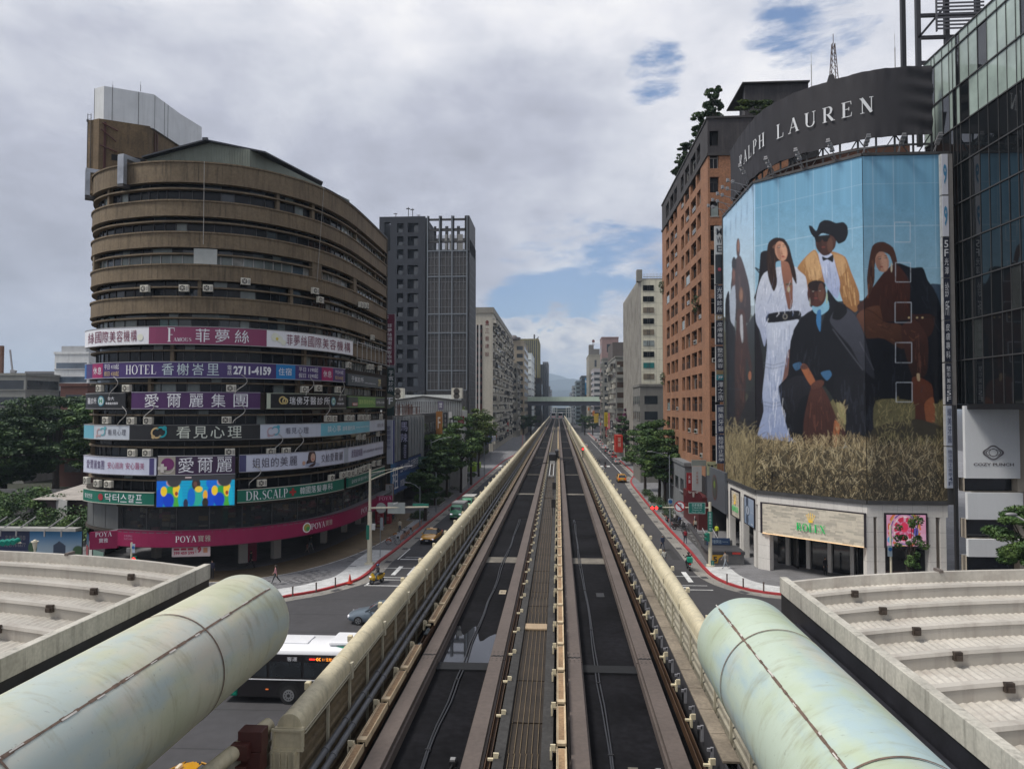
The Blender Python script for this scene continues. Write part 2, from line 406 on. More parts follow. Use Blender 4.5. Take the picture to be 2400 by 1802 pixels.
for y in (243,255): mx(5.2,8.5,y,y+.4)
mk.build('road_markings',paint,kind='structure')
pt=M('asphalt_patch',(.036,.036,.038),.9,0,.2,.4,fine=.15); pt2=M('asphalt_patch_pale',(.075,.074,.075),.9,0,.2,.4,fine=.15); mk=MB(); rnd=random.Random(31)
for i in range(34):
 x=rnd.choice((rnd.uniform(-15.5,-7),rnd.uniform(5,12))); y=rnd.uniform(30,190); w_=rnd.uniform(.5,1.4); l_=rnd.uniform(1,7); z=.0035+i*.00005; mk.quad((x,y,z),(x+w_,y,z),(x+w_,y+l_,z),(x,y+l_,z),rnd.choice((0,0,1)))
for i in range(16): mk.poly([(xx+.35*math.cos(R(a)),yy+.35*math.sin(R(a)),.0056) for xx,yy in [(rnd.choice((rnd.uniform(-15,-8),rnd.uniform(5,11))),rnd.uniform(35,150))] for a in range(0,360,30)],0)
for i in range(9): y=28+i*4.3; mk.quad((-40,y,.0052),(-9,y+.6,.0052),(-9,y+.68,.0052),(-40,y+.08,.0052),0)
mk.build('road_patches',[pt,pt2],kind='structure')
# elevated railway
ZB=8.7                 # top of running beams
conc=M('concrete_dark',(.025,.025,.03),.85,0,.45,.35,fine=.2,streak=.0,bump=.2)
deckm=M('deck_black',(.005,.006,.008),.9,0,.5,.5,fine=.3,bump=.2)
kerbc=M('track_kerb_concrete',(.038,.037,.036),.9,0,.4,.8,fine=.35,bump=.3)
beamm=M('running_beam',(.105,.083,.072),.75,0,.2,.6,fine=.15,streak=.0,bump=.1)
steelr=M('rusty_steel',(.10,.055,.03),.6,.3,.5,1.2,fine=.3)
cream=M('cream_cover',(.58,.46,.30),.6,0,.25,.8,fine=.15,streak=.45,stain=(.16,.08,.035),sscale=.6)
creamw=M('cream_bracket',(.62,.55,.38),.6,0,.2,2)
blackm=M('black_rubber',(.015,.015,.017),.6,0,.2,2)
YE=436.
vd=T('elevated_viaduct','concrete railway viaduct running down the middle of the street','viaduct',(-.62,60,0))
b=MB(); b.box(-4.7,3.45,-8,YE,7.35,7.95); b.box(-3.6,2.4,-8,YE,5.8,7.34); b.build('deck',deckm,vd)
b=MB()
for y in range(28,430,32):
 b.cut(); b.box(-2.0,.8,y-1.1,y+1.1,0,5.0); b.prism([(-4.3,y-1.2),(3.1,y-1.2),(3.1,y+1.2),(-4.3,y+1.2)],5.0,5.79)
b.each('pier',M('pier_concrete',(.3,.3,.29),.85,0,.25,.4,streak=.3),vd)
BX=[(-3.64,.36),(-1.72,.34),(.43,.36),(2.38,.36)]
for x,wd in BX:
 b=MB()
 for y0,y1 in ((-8,20.49),(20.55,YE)):
  b.box(x-wd/2,x+wd/2,y0,y1,7.95,ZB)
  b.box(x-wd/2-.05,x-wd/2-.003,y0,y1,7.95,ZB-.12); b.box(x+wd/2+.003,x+wd/2+.05,y0,y1,7.95,ZB-.12)
 b.build('running_beam',beamm,vd)
b=MB()
for x,wd in BX:    # toothed expansion joints, bolt slots and cross lines
 for Yj in (20.52,):
  for k in range(6):
   b.box(x-wd/2+.06*k,x-wd/2+.06*k+.05,Yj-.06+(k%2)*.1,Yj-.03+(k%2)*.1,ZB-.02,ZB+.004)
   if k<5: b.box(x-wd/2+.06*k+.04,x-wd/2+.06*k+.06,Yj-.06,Yj+.08,ZB-.02,ZB+.0045)
  for k in range(3):
   for s_ in (-.22,.24,.36,-.34): b.box(x-.14+.12*k,x-.09+.12*k,Yj+s_,Yj+s_+.015,ZB-.02,ZB+.004)
b.build('expansion_joint',blackm,vd)
tf=M('track_floor',(.010,.010,.012),.9,0,.6,.45,fine=.4,bump=.15,spec=.1)
pale=M('pale_slab',(.15,.135,.11),.8,0,.5,1.5,fine=.3,streak=0)
for xa,xb in ((-3.45,-1.90),(.62,2.19)):
 b=MB(); b.box(xa,xb,-8,YE,7.96,8.36); b.build('track_floor',tf,vd)
 b=MB()
 for y in (34.2,60.5,78.,104,128,150,176,205,240,290,350): b.cut(); b.box(xa,xb,y,y+(1.25 if y<40 else .9 if y<62 else .5),8.3,8.368)
 b.each('pale_slab',pale,vd)
 b=MB()
 b.cut().box(xa,xb,20.2,20.75,8.3,8.42); b.cut().box(xa,xb,47.2,47.28,8.3,8.375)
 b.each('joint_ridge',deckm,vd)
b=MB(); b.cut().box(-1.30,-1.08,-8,250,7.96,8.72); b.cut().box(-.36,-.12,-8,250,7.96,8.70); b.each('walkway_kerb',kerbc,vd)
b=MB(); b.box(-1.3,-.12,250,YE,7.96,8.3); b.box(-.7,-.62,250,YE,8.3,9.6); b.build('walkway_kerb',kerbc,vd)
wk=T('walkway_grating','brown metal grating walkway lying between the two tracks','grating',(-.72,20,8.6))
b=MB(); rnd=random.Random(3); y=-6.
while y<240:
 w_=rnd.choice((1.0,1.5,2.0)); z=8.60+rnd.uniform(-.012,.012)
 b.cut(); b.box(-1.075,-.365,y,y+w_-.02,z-.04,z); y+=w_
gm_=M('grating_brown',(.03,.021,.013),.7,.2,.5,1.2,fine=.3); b.each('panel',gm_,wk)
b=MB(); y=-6.
rnd=random.Random(5)
while y<240:
 w_=rnd.choice((1.9,3.2)); dx=rnd.uniform(-.012,.012)
 for k in range(6): x=-1.03+k*.12+dx; b.box(x-.005,x+.005,y,y+w_,8.6,8.628)
 y+=w_
b.build('bearing_bars',M('grating_bar',(.22,.16,.09),.6,.3,.3,2),wk)
b=MB(); b.box(-1.07,-.37,23.2,23.75,8.62,8.66)
for k in range(13): b.box(-1.05+k*.052,-1.03+k*.052,23.22,23.73,8.66,8.672)
b.build('step_plate',M('step_plate_tan',(.4,.3,.19),.6,0,.2,2),wk)
def power_rail(x,z,y0,y1,seed,label,covers=True,brk=-1,step=2.05):
 t=T('power_rail',label,'power rail',(x,y0,z),'power rails beside the running beams')
 rnd=random.Random(seed)
 b=MB(); b.box(x-.055,x+.055,y0,y1,z-.34,z-.30); b.box(x-.055,x-.04,y0,y1,z-.30,z-.12); b.box(x+.04,x+.055,y0,y1,z-.30,z-.12); b.build('rail',steelr,t)
 b=MB(); y=y0+.3; gaps=(19.5,22.2) if covers else ()
 while y<min(y1,240):
  if covers and not (19.0<y<22.4 and seed%2):
   ln=step-.16; b.cut()
   b.box(x-.10,x+.10,y,y+ln,z-.03,z); b.box(x-.10,x-.075,y,y+ln,z-.12,z-.03); b.box(x+.075,x+.10,y,y+ln,z-.12,z-.03)
   b.box(x-.10,x-.085,y,y+ln,z,z+.03); b.box(x+.085,x+.10,y,y+ln,z,z+.03)
   b.box(x-.083,x+.083,y,y+.16,z,z+.022); b.box(x-.06,x+.06,y+.2,y+ln-.03,z-.001,z+.004,1)
  y+=step
 if covers: b.each('cover',[cream,M('cover_stained',(.30,.19,.10),.7,0,.5,1.2,fine=.3)],t)
 b=MB(); y=y0+.15
 while y<min(y1,240):
  q=x+brk*.17; b.cut()
  b.box(q-.05,q+.05,y-.09,y+.09,z-.02,z+.03); b.box(q-.05,q+.05,y-.09,y-.05,z+.03,z+.10); b.box(q-.06,q-.02,y-.09,y+.09,z-.2,z-.02); b.box(min(q,x),max(q,x),y-.03,y+.03,z-.08,z-.04)
  y+=step
 b.each('bracket',creamw,t,60)
 if covers:
  b=MB()
  for yy in (19.2,20.6,22.):
   b.cut(); b.box(x-.05,x+.05,yy,yy+.5,z-.1,z-.06)
   for k in range(4): b.box(x-.03,x+.03,yy+.05+k*.12,yy+.1+k*.12,z-.06,z-.035)
  b.each('contact_joint',M('joint_grey',(.10,.12,.13),.5,.3,.2,3),t)
 return t
power_rail(.055,8.92,-6,YE,2,'tan covered power rail standing right of the brown grating walkway')
power_rail(-4.02,8.88,-6,YE,3,'tan covered power rail along the left parapet beside two dark pipes',brk=-1)
power_rail(-1.42,8.72,-6,YE,5,'uncovered rusty power rail between the left track and the walkway',covers=False,brk=1)
power_rail(2.83,8.74,-6,YE,7,'uncovered rusty power rail at the foot of the right cable trough',covers=False,brk=1)
pm=M('pipe_grey',(.11,.115,.125),.5,0,.25,1.)
for x,z,l_ in ((-4.49,9.08,'thick grey conduit pipe nearest the left parapet panels'),(-4.34,8.98,'thick grey conduit pipe in front, beside the tan covered rail')):
 t=T('conduit_pipe',l_,'pipe',(x,10,z),'grey conduit pipes along the left parapet')
 b=MB(); b.tube([(x,-6,z)]+[(x,y,z+.0*y) for y in (40,120,250,YE)],.062,10); b.build('pipe',pm,t,auto=40)
 b=MB()
 for i in range(60): y=8.5+i*1.35; b.cut(); b.tube([(x,y,z),(x,y+.12,z)],.074,10)
 b.each('coupling',pm,t,auto=40)
tr=T('cable_trough','raised cable trough with stained concrete lids beside the right parapet','cable trough',(3.28,10,8.6))
b=MB(); b.box(3.13,3.17,-6,200,7.96,8.93); b.box(3.38,3.41,-6,200,7.96,8.93); b.build('wall',conc,tr)
b=MB(); rnd=random.Random(8); y=-5.
while y<200:
 if not (12.0<y<13.2): b.cut(); b.box(3.11,3.43,y,y+1.18,8.935,8.975+rnd.uniform(0,.006))
 y+=1.2
b.each('lid',M('trough_lid',(.22,.185,.14),.85,0,.4,.9,fine=.25),tr)
b=MB()
for k in range(4): b.cut(); b.tube([(3.2+k*.05,-6,8.8),(3.2+k*.05,200,8.8)],.02,6)
b.each('cable',pm,tr)
b=MB(); y=9.
while y<90: b.cut(); b.box(3.07,3.13,y,y+.04,8.45,8.8); b.box(3.0,3.1,y,y+.04,8.72,8.78); y+=1.02
b.each('hook',M('hook_grey',(.3,.3,.32),.6,.2,.2,2),tr)
def cables(x0,x1,y0,y1,seed,lab):
 rnd=random.Random(seed); t=T('track_cable',lab,'cable',(x0,y0,8.4),'twin cables lying along the track floors')
 pts=[]; n=26
 for i in range(n+1):
  s_=i/n; y=y0+(y1-y0)*s_**1.5; pts.append((x0+(x1-x0)*s_+rnd.uniform(-.035,.035),y))
 pts=smooth_path(pts,.6)
 for dx in (-.03,.03):
  b=MB(); b.tube([(p[0]+dx*(1+.4*math.sin(i*.35)),p[1],8.395) for i,p in enumerate(pts)],.021,6); b.build('cable',M('cable_black',(.03,.032,.038),.35,0,.2,2),t,smooth=True)
 b=MB()
 for i in range(4,len(pts)-2,6): p=pts[i]; b.box(p[0]-.06,p[0]+.06,p[1],p[1]+.05,8.37,8.425)
 b.build('clip',blackm,t)
cables(-2.88,-2.45,9,47,1,'twin black cables snaking down the floor of the left track')
cables(1.12,1.0,9,47,2,'twin black cables snaking down the floor of the right track')
b=MB();
for xa,xb in ((-2.45,-1.9),(1.03,2.19)): b.tube([(xa,47.2,8.39),(xb,47.2,8.39)],.02,6)
b.build('cross_cable',blackm,label='thin black cable crossing the tracks where the twin cables end',cat='cable')
pud=smooth_path([(-3.45,20.8),(-2.6,20.72),(-1.92,20.85),(-1.91,23.4),(-2.2,23.3),(-2.45,22.8),(-2.75,24.3),(-3.05,23.4),(-3.3,24.4),(-3.44,24.0)],.15)
b=MB(); b.poly([(p[0],p[1],8.366) for p in pud]); b.build('puddle_water',M('water',(.02,.022,.026),.02,0,0,1,spec=1.),kind='structure')
def gadget(x,y,lab):
 t=T('track_sensor',lab,'sensor',(x,y,8.36),'small black sensors on the track floors'); b=MB(); b.box(x-.06,x+.06,y,y+.22,8.36,8.46); b.build('body',blackm,t)
 b=MB(); b.box(x-.05,x+.05,y+.03,y+.15,8.46,8.49); b.build('lid',M('sensor_lid',(.25,.25,.25),.5),t); b=MB(); b.tube([(x,y,8.4),(x-.02,y-.2,8.4),(x-.08,y-.42,8.385)],.018,6); b.build('lead',blackm,t)
gadget(-2.17,14.9,'small black sensor with a lead on the left track floor'); gadget(1.98,14.7,'small black sensor with a lead on the right track floor, lower right')
def plate(x,y,wx,wy,m,lab,txt=None):
 b=MB(); b.box(x-wx,x+wx,y-wy,y+wy,8.36,8.375); o=b.build('floor_plate',m,label=lab,cat='plate')
 if txt:
  b=MB(); put_text(b,txt,planefn((x-wx*.8,y-wy*.6,8.379),(1,0,0),(0,1,0)),0,wx*1.6,0,wy*1.2,bold=.02); b.build('lettering',blackm,o)
plate(-2.2,28.8,.13,.28,M('plate_tan',(.45,.38,.27),.7),'small tan number plate reading 14519 on the left track floor','14519')
plate(1.62,28.6,.15,.3,blackm,'black rectangular mat on the right track floor')
plate(1.5,15.0,.1,.09,pale,'thin grey plate by the cable on the right track floor'); plate(1.98,11.7,.11,.12,M('plate_grey',(.3,.3,.29),.6),'square grey metal plate on the right track floor near the bottom edge')
# parapets
pcap=M('parapet_cap',(.54,.48,.33),.65,0,.15,.8,fine=.1,streak=.5,stain=(.2,.19,.15),sscale=2.)
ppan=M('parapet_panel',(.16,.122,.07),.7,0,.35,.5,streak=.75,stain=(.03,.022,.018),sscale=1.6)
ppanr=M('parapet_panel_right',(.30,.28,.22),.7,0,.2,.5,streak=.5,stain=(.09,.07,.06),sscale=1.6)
pstd=M('parapet_post',(.44,.41,.31),.6,0,.15,1.)
def parapet(x,sgn,y0,y1,label,pm_,ztop=10.2):
 t=T('parapet_wall',label,'parapet',(x,y0,7.4),'cream parapets with rounded caps along the railway')
 seg=3.05; y=y0; i=0; b=MB(); c=MB()
 prof=[(-.215,-.2),(-.215,-.02)]+[(-.205*math.cos(a),-.02+.19*math.sin(a)+.0) for a in [math.pi*k/12 for k in range(1,12)]]+[(.215,-.02),(.215,-.2)]
 while y<y1:
  e_=min(y+seg,y1) if y<150 else min(y+12,y1)
  n=len(prof); vs=[(x+p[0],y+.006,ztop+p[1]-.17) for p in prof]+[(x+p[0],e_-.006,ztop+p[1]-.17) for p in prof]
  c.add(vs,[(k,k+1,n+k+1,n+k) for k in range(n-1)]+[(n-1,0,n,2*n-1),tuple(range(n)),tuple(range(2*n-1,n-1,-1))])
  if y<150:
   vs=[(x+p[0]*1.03,yy,ztop+p[1]*1.02-.165) for yy in (y-.04,y+.04) for p in prof]; c.add(vs,[(k,k+1,n+k+1,n+k) for k in range(n-1)]+[tuple(range(n)),tuple(range(2*n-1,n-1,-1))])
  y=e_
 c.build('cap',pcap,t,auto=35)
 z0,z1=7.4,ztop-.38; nr=11; pts=[]
 for k in range(nr):
  za=z0+(z1-z0)*k/nr; zb=z0+(z1-z0)*(k+1)/nr; dz=zb-za
  pts+=[(0,za),(0,za+dz*.55),(.05,za+dz*.62),(.05,za+dz*.93)]
 pts.append((0,z1)); n=len(pts)
 vs=[(x+sgn*(.085+p[0]),yy,p[1]) for yy in (y0,y1) for p in pts]; b.add(vs,[(k,k+1,n+k+1,n+k) for k in range(n-1)])
 b.box(x-.08,x+.08,y0,y1,7.35,ztop-.4)
 vs=[(x-sgn*.12,yy,z) for yy in (y0,y1) for z in (z0-.6,z1)]
 b.build('panel',pm_,t)
 b=MB(); y=y0+1.6
 while y<180: b.cut(); b.box(x+.15 if sgn>0 else x-.2,x+.2 if sgn>0 else x-.15,y-.03,y+.03,7.96,ztop-.36); y+=1.52
 b.each('post',pstd,t)
 b=MB(); q=x+sgn*.235
 b.box(q-.012,q+.012,y0+.1,min(y1,150),ztop-.34,ztop-.325); b.box(q-.012,q+.012,y0+.1,min(y1,150),ztop-.40,ztop-.385)
 y=y0+3.05
 while y<150: b.box(x+sgn*.22-.02,x+sgn*.22+.03*sgn+.02,y-.06,y+.06,ztop-.5,ztop-.15); y+=3.05
 b.build('rain_rail',pstd,t)
 b=MB(); y=y0+2
 while y<150:
  q=x-sgn*.33; b.cut(); b.box(min(q,q-sgn*.1),max(q,q-sgn*.1),y-.07,y+.07,ztop-.34,ztop-.2); b.box(min(q,x-sgn*.2),max(q,x-sgn*.2),y-.03,y+.03,ztop-.32,ztop-.28); y+=3.05
 b.each('outer_lamp',creamw,t)
 return t
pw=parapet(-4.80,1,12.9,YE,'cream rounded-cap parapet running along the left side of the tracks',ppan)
b=MB(); b.box(-5.06,-4.54,12.78,12.895,9.62,9.98); b.box(-5.09,-4.51,12.74,12.8,9.60,9.64); b.box(-5.09,-4.51,12.74,12.8,9.94,9.98)
for x in (-5.08,-4.56): b.box(x,x+.04,12.74,12.8,9.64,9.94)
b.build('end_box',pcap,pw)
b=MB(); b.box(-5.1,-4.62,12.72,12.88,7.0,9.6)
for x in (-5.06,-4.92,-4.80,-4.66): b.box(x,x+.025,12.66,12.72,7.0,9.6)
b.build('end_pillar',pcap,pw)
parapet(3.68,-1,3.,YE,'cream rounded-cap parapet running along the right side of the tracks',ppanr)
t=T('low_parapet','lower stained cream wall at the bottom edge, ending at the parapet pillar','parapet',(-5.6,11,7))
A=Vector((-5.28,13.1,9.9)); B_=Vector((-6.35,9.0,9.55)); d=(B_-A).normalized(); s_=Vector((-d.y,d.x,0)).normalized()
b=MB(); b.tube([tuple(A),tuple(B_)],.13,14); b.build('cap',pcap,t,auto=50)
b=MB(); b.obox((A+B_)/2-Vector((0,0,.9)),d*(B_-A).length/2,s_*.05,Vector((0,0,.8)))
for k in range(6): b.obox((A+B_)/2-Vector((0,0,.3+.22*k)),d*(B_-A).length/2,s_*.075,Vector((0,0,.05)))
b.build('panel',ppanr,t)
brn=M('brown_paint',(.075,.022,.018),.55,0,.3,2)
t=T('junction_box','dark brown junction box on a post before the low cream wall','box',(-5.3,12.4,7.6))
b=MB(); b.box(-5.50,-5.08,12.3,12.6,9.78,10.12); b.box(-5.56,-5.26,12.15,12.299,9.7,9.96); b.box(-5.54,-5.10,12.3,12.6,9.40,9.77); b.box(-5.56,-5.3,12.15,12.299,9.38,9.6); b.build('housing',brn,t,bevel=.01)
b=MB(); b.box(-5.38,-5.25,12.38,12.5,7.3,9.4); b.build('post',ppanr,t)
# tubular fairings of the platforms
def patina(name,hue):
 m=bpy.data.materials.new(name); m.use_nodes=True; t=m.node_tree; l=t.links; bs=t.nodes['Principled BSDF']; bs.inputs['Roughness'].default_value=.5
 tcn=t.nodes.new('ShaderNodeTexCoord'); O=tcn.outputs['Object']
 def nz(scale,sx=(1,1,1),det=6,ro=.6):
  mp=t.nodes.new('ShaderNodeMapping'); l.new(O,mp.inputs[0]); mp.inputs['Scale'].default_value=sx
  n=t.nodes.new('ShaderNodeTexNoise'); l.new(mp.outputs[0],n.inputs['Vector']); n.inputs['Scale'].default_value=scale; n.inputs['Detail'].default_value=det; n.inputs['Roughness'].default_value=ro; return n.outputs['Fac']
 def mr(v,a,b_,c_=0.,d_=1.):
  n=t.nodes.new('ShaderNodeMapRange'); n.interpolation_type='SMOOTHSTEP'; l.new(v,n.inputs[0]);
  for i,q in zip((1,2,3,4),(a,b_,c_,d_)): n.inputs[i].default_value=q
  return n.outputs[0]
 def mix(f,a,b_):
  n=t.nodes.new('ShaderNodeMix'); n.data_type='RGBA'
  for i,v in ((0,f),(6,a),(7,b_)):
   if hasattr(v,'links'): l.new(v,n.inputs[i])
   else: n.inputs[i].default_value=v if i==0 else (*v,1)
  return n.outputs[2]
 base,blue,pink,green,brown=hue
 c_=mix(mr(nz(.5),.4,.62),base,green); c_=mix(mr(nz(.8,(1,.5,1.6)),.42,.62),c_,blue)
 c_=mix(mr(nz(.45,(1,.4,1)),.52,.68,0,.8),c_,pink)
 c_=mix(mr(nz(1.0,(1.,4,1.2),8,.7),.5,.75,0,.6),c_,brown)
 c_=mix(mr(nz(9,(1,2,1),3),.66,.72,0,.35),c_,(.1,.1,.08))
 l.new(c_,bs.inputs['Base Color']); return m
pl=patina('patina_left',((.50,.50,.38),(.37,.43,.41),(.55,.48,.38),(.42,.44,.31),(.24,.21,.12)))
pr=patina('patina_right',((.44,.52,.43),(.34,.45,.47),(.53,.49,.39),(.39,.46,.33),(.24,.23,.13)))
rustm=M('seam_rust',(.15,.10,.075),.8,0,.5,6,fine=.3)
def fairing(cx_,cz_,rad,yend,rings,seam_a,mat,label,side):
 t=T('tubular_fairing',label,'fairing',(cx_,yend,cz_),'round metal fairings over the platform edges')
 ys=[-2.]+sorted(set(sum([[r_-.03,r_+.03] for r_ in rings],[])))+[yend]
 b=MB(); n=72; vs=[]; fs=[]
 lv=[(-2.,rad)]
 for r_ in sorted(rings): lv+=[(r_-.10,rad),(r_-.03,rad-.012),(r_+.03,rad-.012),(r_+.10,rad)]
 lv+=[(yend-.12,rad),(yend-.04,rad-.02),(yend,rad-.06)]
 for (y,rr) in lv:
  for k in range(n): a=2*math.pi*k/n; vs.append((cx_+rr*math.cos(a),y,cz_+rr*math.sin(a)))
 for i in range(len(lv)-1):
  for k in range(n): fs.append((i*n+k,i*n+(k+1)%n,(i+1)*n+(k+1)%n,(i+1)*n+k))
 fs.append(tuple((len(lv)-1)*n+k for k in range(n)))
 b.add(vs,fs); b.build('shell',mat,t,auto=50)
 for r_ in rings:
  b=MB(); vs=[];fs=[]
  for (y,rr) in ((r_-.014,rad+.001),(r_-.01,rad+.006),(r_+.01,rad+.006),(r_+.014,rad+.001)):
   for k in range(n): a=2*math.pi*k/n; vs.append((cx_+rr*math.cos(a),y,cz_+rr*math.sin(a)))
  for i in range(3):
   for k in range(n): fs.append((i*n+k,i*n+(k+1)%n,(i+1)*n+(k+1)%n,(i+1)*n+k))
  b.add(vs,fs); b.build('ring_joint',rustm,t,smooth=True)
 a=R(seam_a); rnd=random.Random(int(seam_a)); b=MB(); y=-2.
 while y<yend-.35:
  l_=rnd.uniform(.05,.22); w_=rnd.uniform(.012,.024); pc=(cx_+(rad+.002)*math.cos(a),y+l_/2,cz_+(rad+.002)*math.sin(a))
  b.obox(pc,Vector((-math.sin(a),0,math.cos(a)))*w_,Vector((0,l_/2+.005,0)),Vector((math.cos(a),0,math.sin(a)))*.004); y+=l_
 b.build('long_seam',rustm,t)
 b=MB(); y=-2.
 while y<yend-.3:
  y+=rnd.uniform(.1,.9); l_=rnd.uniform(.05,.3); aa=a+rnd.uniform(-.025,.025); pc=(cx_+(rad+.005)*math.cos(aa),y+l_/2,cz_+(rad+.005)*math.sin(aa))
  b.obox(pc,Vector((-math.sin(aa),0,math.cos(aa)))*rnd.uniform(.006,.014),Vector((0,l_/2,0)),Vector((math.cos(aa),0,math.sin(aa)))*.004); y+=l_
 b.build('peeling_sealant',M('sealant',(.5,.55,.55) if side>0 else (.55,.52,.48),.6,0,.3,5),t)
 return t
fairing(-6.25,EYE-4.27,.925,14.3,(3.2,7.1,11.4),49.5,pl,'large pale grey-green tubular fairing on the left platform edge',-1)
fairing(3.57,EYE-4.57,.93,14.3,(3.9,7.9,12.2),126,pr,'large turquoise-stained tubular fairing on the right platform edge',1)
# platform roofs
rw=M('roof_white',(.47,.445,.395),.55,0,.25,.7,fine=.12,streak=.45,stain=(.25,.2,.17),sscale=.8)
rrib=M('roof_rib',(.42,.395,.35),.6,0,.2,.7,streak=.4,stain=(.14,.1,.08))
rfas=M('roof_fascia',(.48,.46,.40),.65,0,.3,1.2,fine=.15,streak=.75,stain=(.09,.09,.075),sscale=1.6)
gut=M('gutter_dark',(.018,.018,.024),.5,0,.5,1.5,fine=.3)
def roof(xe,sgn,zt,yend,label):
 t=T('platform_roof',label,'roof',(xe,yend,zt),'white ribbed platform roofs')
 W_=24.
 def zc(d):   # height of the arch at distance d from the edge
  return zt-.19+.44*(1-math.exp(-d/3.0))
 n=40; ds=[W_*(k/n)**1.6 for k in range(n+1)]
 X_=lambda d: xe+sgn*d
 b=MB(); x0,x1=sorted((xe,xe+sgn*.16)); b.box(x0,x1,-2,yend,zt-.34,zt)
 for y in np.arange(-1,yend,3.1): b.box(min(x0,x1)-.004,max(x0,x1)+.004,y,y+.02,zt-.345,zt+.004)
 b.build('edge_fascia',rfas,t,bevel=.012)
 b=MB()
 for k in range(n):
  if ds[k+1]<.17: continue
  xa,xb=X_(max(ds[k],.165)),X_(ds[k+1]); za,zb=zc(ds[k])+.10,zc(ds[k+1])+.10; y0,y1=yend-.22,yend
  A=[(xa,y0,za),(xb,y0,zb),(xb,y1,zb-.03),(xa,y1,za-.03),(xa,y0,za-.26),(xb,y0,zb-.26),(xb,y1,zb-.4),(xa,y1,za-.4)]
  b.add(A,[(0,1,2,3),(0,4,5,1),(3,2,6,7),(4,7,6,5)])
 b.build('end_fascia',rw,t)
 b=MB(); d0=3.3
 b.obox((X_(d0),yend-.11,zc(d0)+.11),(.04,0,0),(0,.13,0),(0,0,.03)); b.build('fascia_joint',M('joint_dark',(.12,.1,.09),.7),t)
 y=yend-1.35; i=0
 while y>-1:
  b=MB()
  for k in range(n):
   if ds[k+1]<.17: continue
   xa,xb=X_(max(ds[k],.165)),X_(ds[k+1]); za,zb=zc(ds[k]),zc(ds[k+1]); h=.12
   vs=[(xa,y,za-.2),(xb,y,zb-.2),(xb,y,zb+h),(xa,y,za+h),(xa,y+.13,za+h),(xb,y+.13,zb+h),(xb,y+.13,zb-.12),(xa,y+.13,za-.12),
    (xa,y-.02,za+h-.05),(xb,y-.02,zb+h-.05)]
   b.add(vs,[(0,1,2,3),(3,2,5,4),(4,5,6,7),(3,2,9,8)] )
  b.build('rib',rrib,t)
  y-=1.2; i+=1
 ytop=yend-.2
 m=MB(); nw=int((W_-.2)/.11) ; ks=[]
 x=.17
 while x<W_: ks.append(x); x+=.055
 zs=[zc(q)-.12+(.014 if (j%2) else -.004) for j,q in enumerate(ks)]
 vs=[(X_(q),yy,z) for yy in (-2,ytop) for q,z in zip(ks,zs)]; nn=len(ks)
 m.add(vs,[(j,j+1,nn+j+1,nn+j) for j in range(nn-1)]); m.build('corrugated_sheet',rw,t)
 b=MB(); y=yend-1.35; j=0
 while y>0:
  for d_ in (1.05,1.05+5.):
   b.cut(); xx=X_(d_+.02*j); b.box(xx-.06,xx+.06,y-.07,y-.004,zc(d_)+.0,zc(d_)+.13)
   b.box(xx-.04,xx+.04,y-.11,y-.075,zc(d_)+.02,zc(d_)+.08)
  y-=1.2; j+=1
 b.each('clamp',M('clamp_dark',(.06,.045,.035),.6,.2,.5,8),t)
 b=MB(); x0,x1=sorted((xe-sgn*.55,xe-sgn*.003)); b.box(x0,x1,-2,yend-1.2,zt-.72,zt-.66); x2,x3=sorted((xe+sgn*.03,xe+sgn*.09)); b.box(x2,x3,-2,yend,zt-1.1,zt-.345)
 b.build('gutter',gut,t)
 b=MB(); rnd=random.Random(4)
 for y in (4.1,5.6,6.4,7.6,8.3,9.6,10.4,12.0,13.2): b.cut(); b.box((x0+x1)/2-sgn*.2-.05,(x0+x1)/2-sgn*.2+.05,y,y+.35,zt-.66,zt-.63)
 b.each('gutter_bracket',M('bracket_pale',(.5,.48,.45),.6),t)
roof(-7.97,-1,EYE-3.61,16.3,'white ribbed roof of the left platform with a stained edge')
roof(4.82,1,EYE-3.72,16.3,'white ribbed roof of the right platform with a stained edge')
# serif capitals drawn as strokes
def _st(pts,ws):   # strip along points with a width at each
 out=[]; n=len(pts)
 L_=[];R_=[]
 for i,(x,y) in enumerate(pts):
  a=pts[max(i-1,0)]; b=pts[min(i+1,n-1)]; dx,dy=b[0]-a[0],b[1]-a[1]; l=math.hypot(dx,dy) or 1; w=ws[i] if hasattr(ws,'__len__') else ws
  L_.append((x-dy/l*w/2,y+dx/l*w/2)); R_.append((x+dy/l*w/2,y-dx/l*w/2))
 for i in range(n-1): out.append([L_[i],R_[i],R_[i+1],L_[i+1]])
 return out
def _arc(cx,cy,rx,ry,a0,a1,tn,tk,n=14):
 pts=[];ws=[]
 for i in range(n+1):
  a=R(a0+(a1-a0)*i/n); pts.append((cx+rx*math.cos(a),cy+ry*math.sin(a))); ws.append(tn+(tk-tn)*abs(math.cos(a))**1.3)
 return _st(pts,ws)
def _rect(x0,x1,y0,y1): return [[(x0,y0),(x1,y0),(x1,y1),(x0,y1)]]
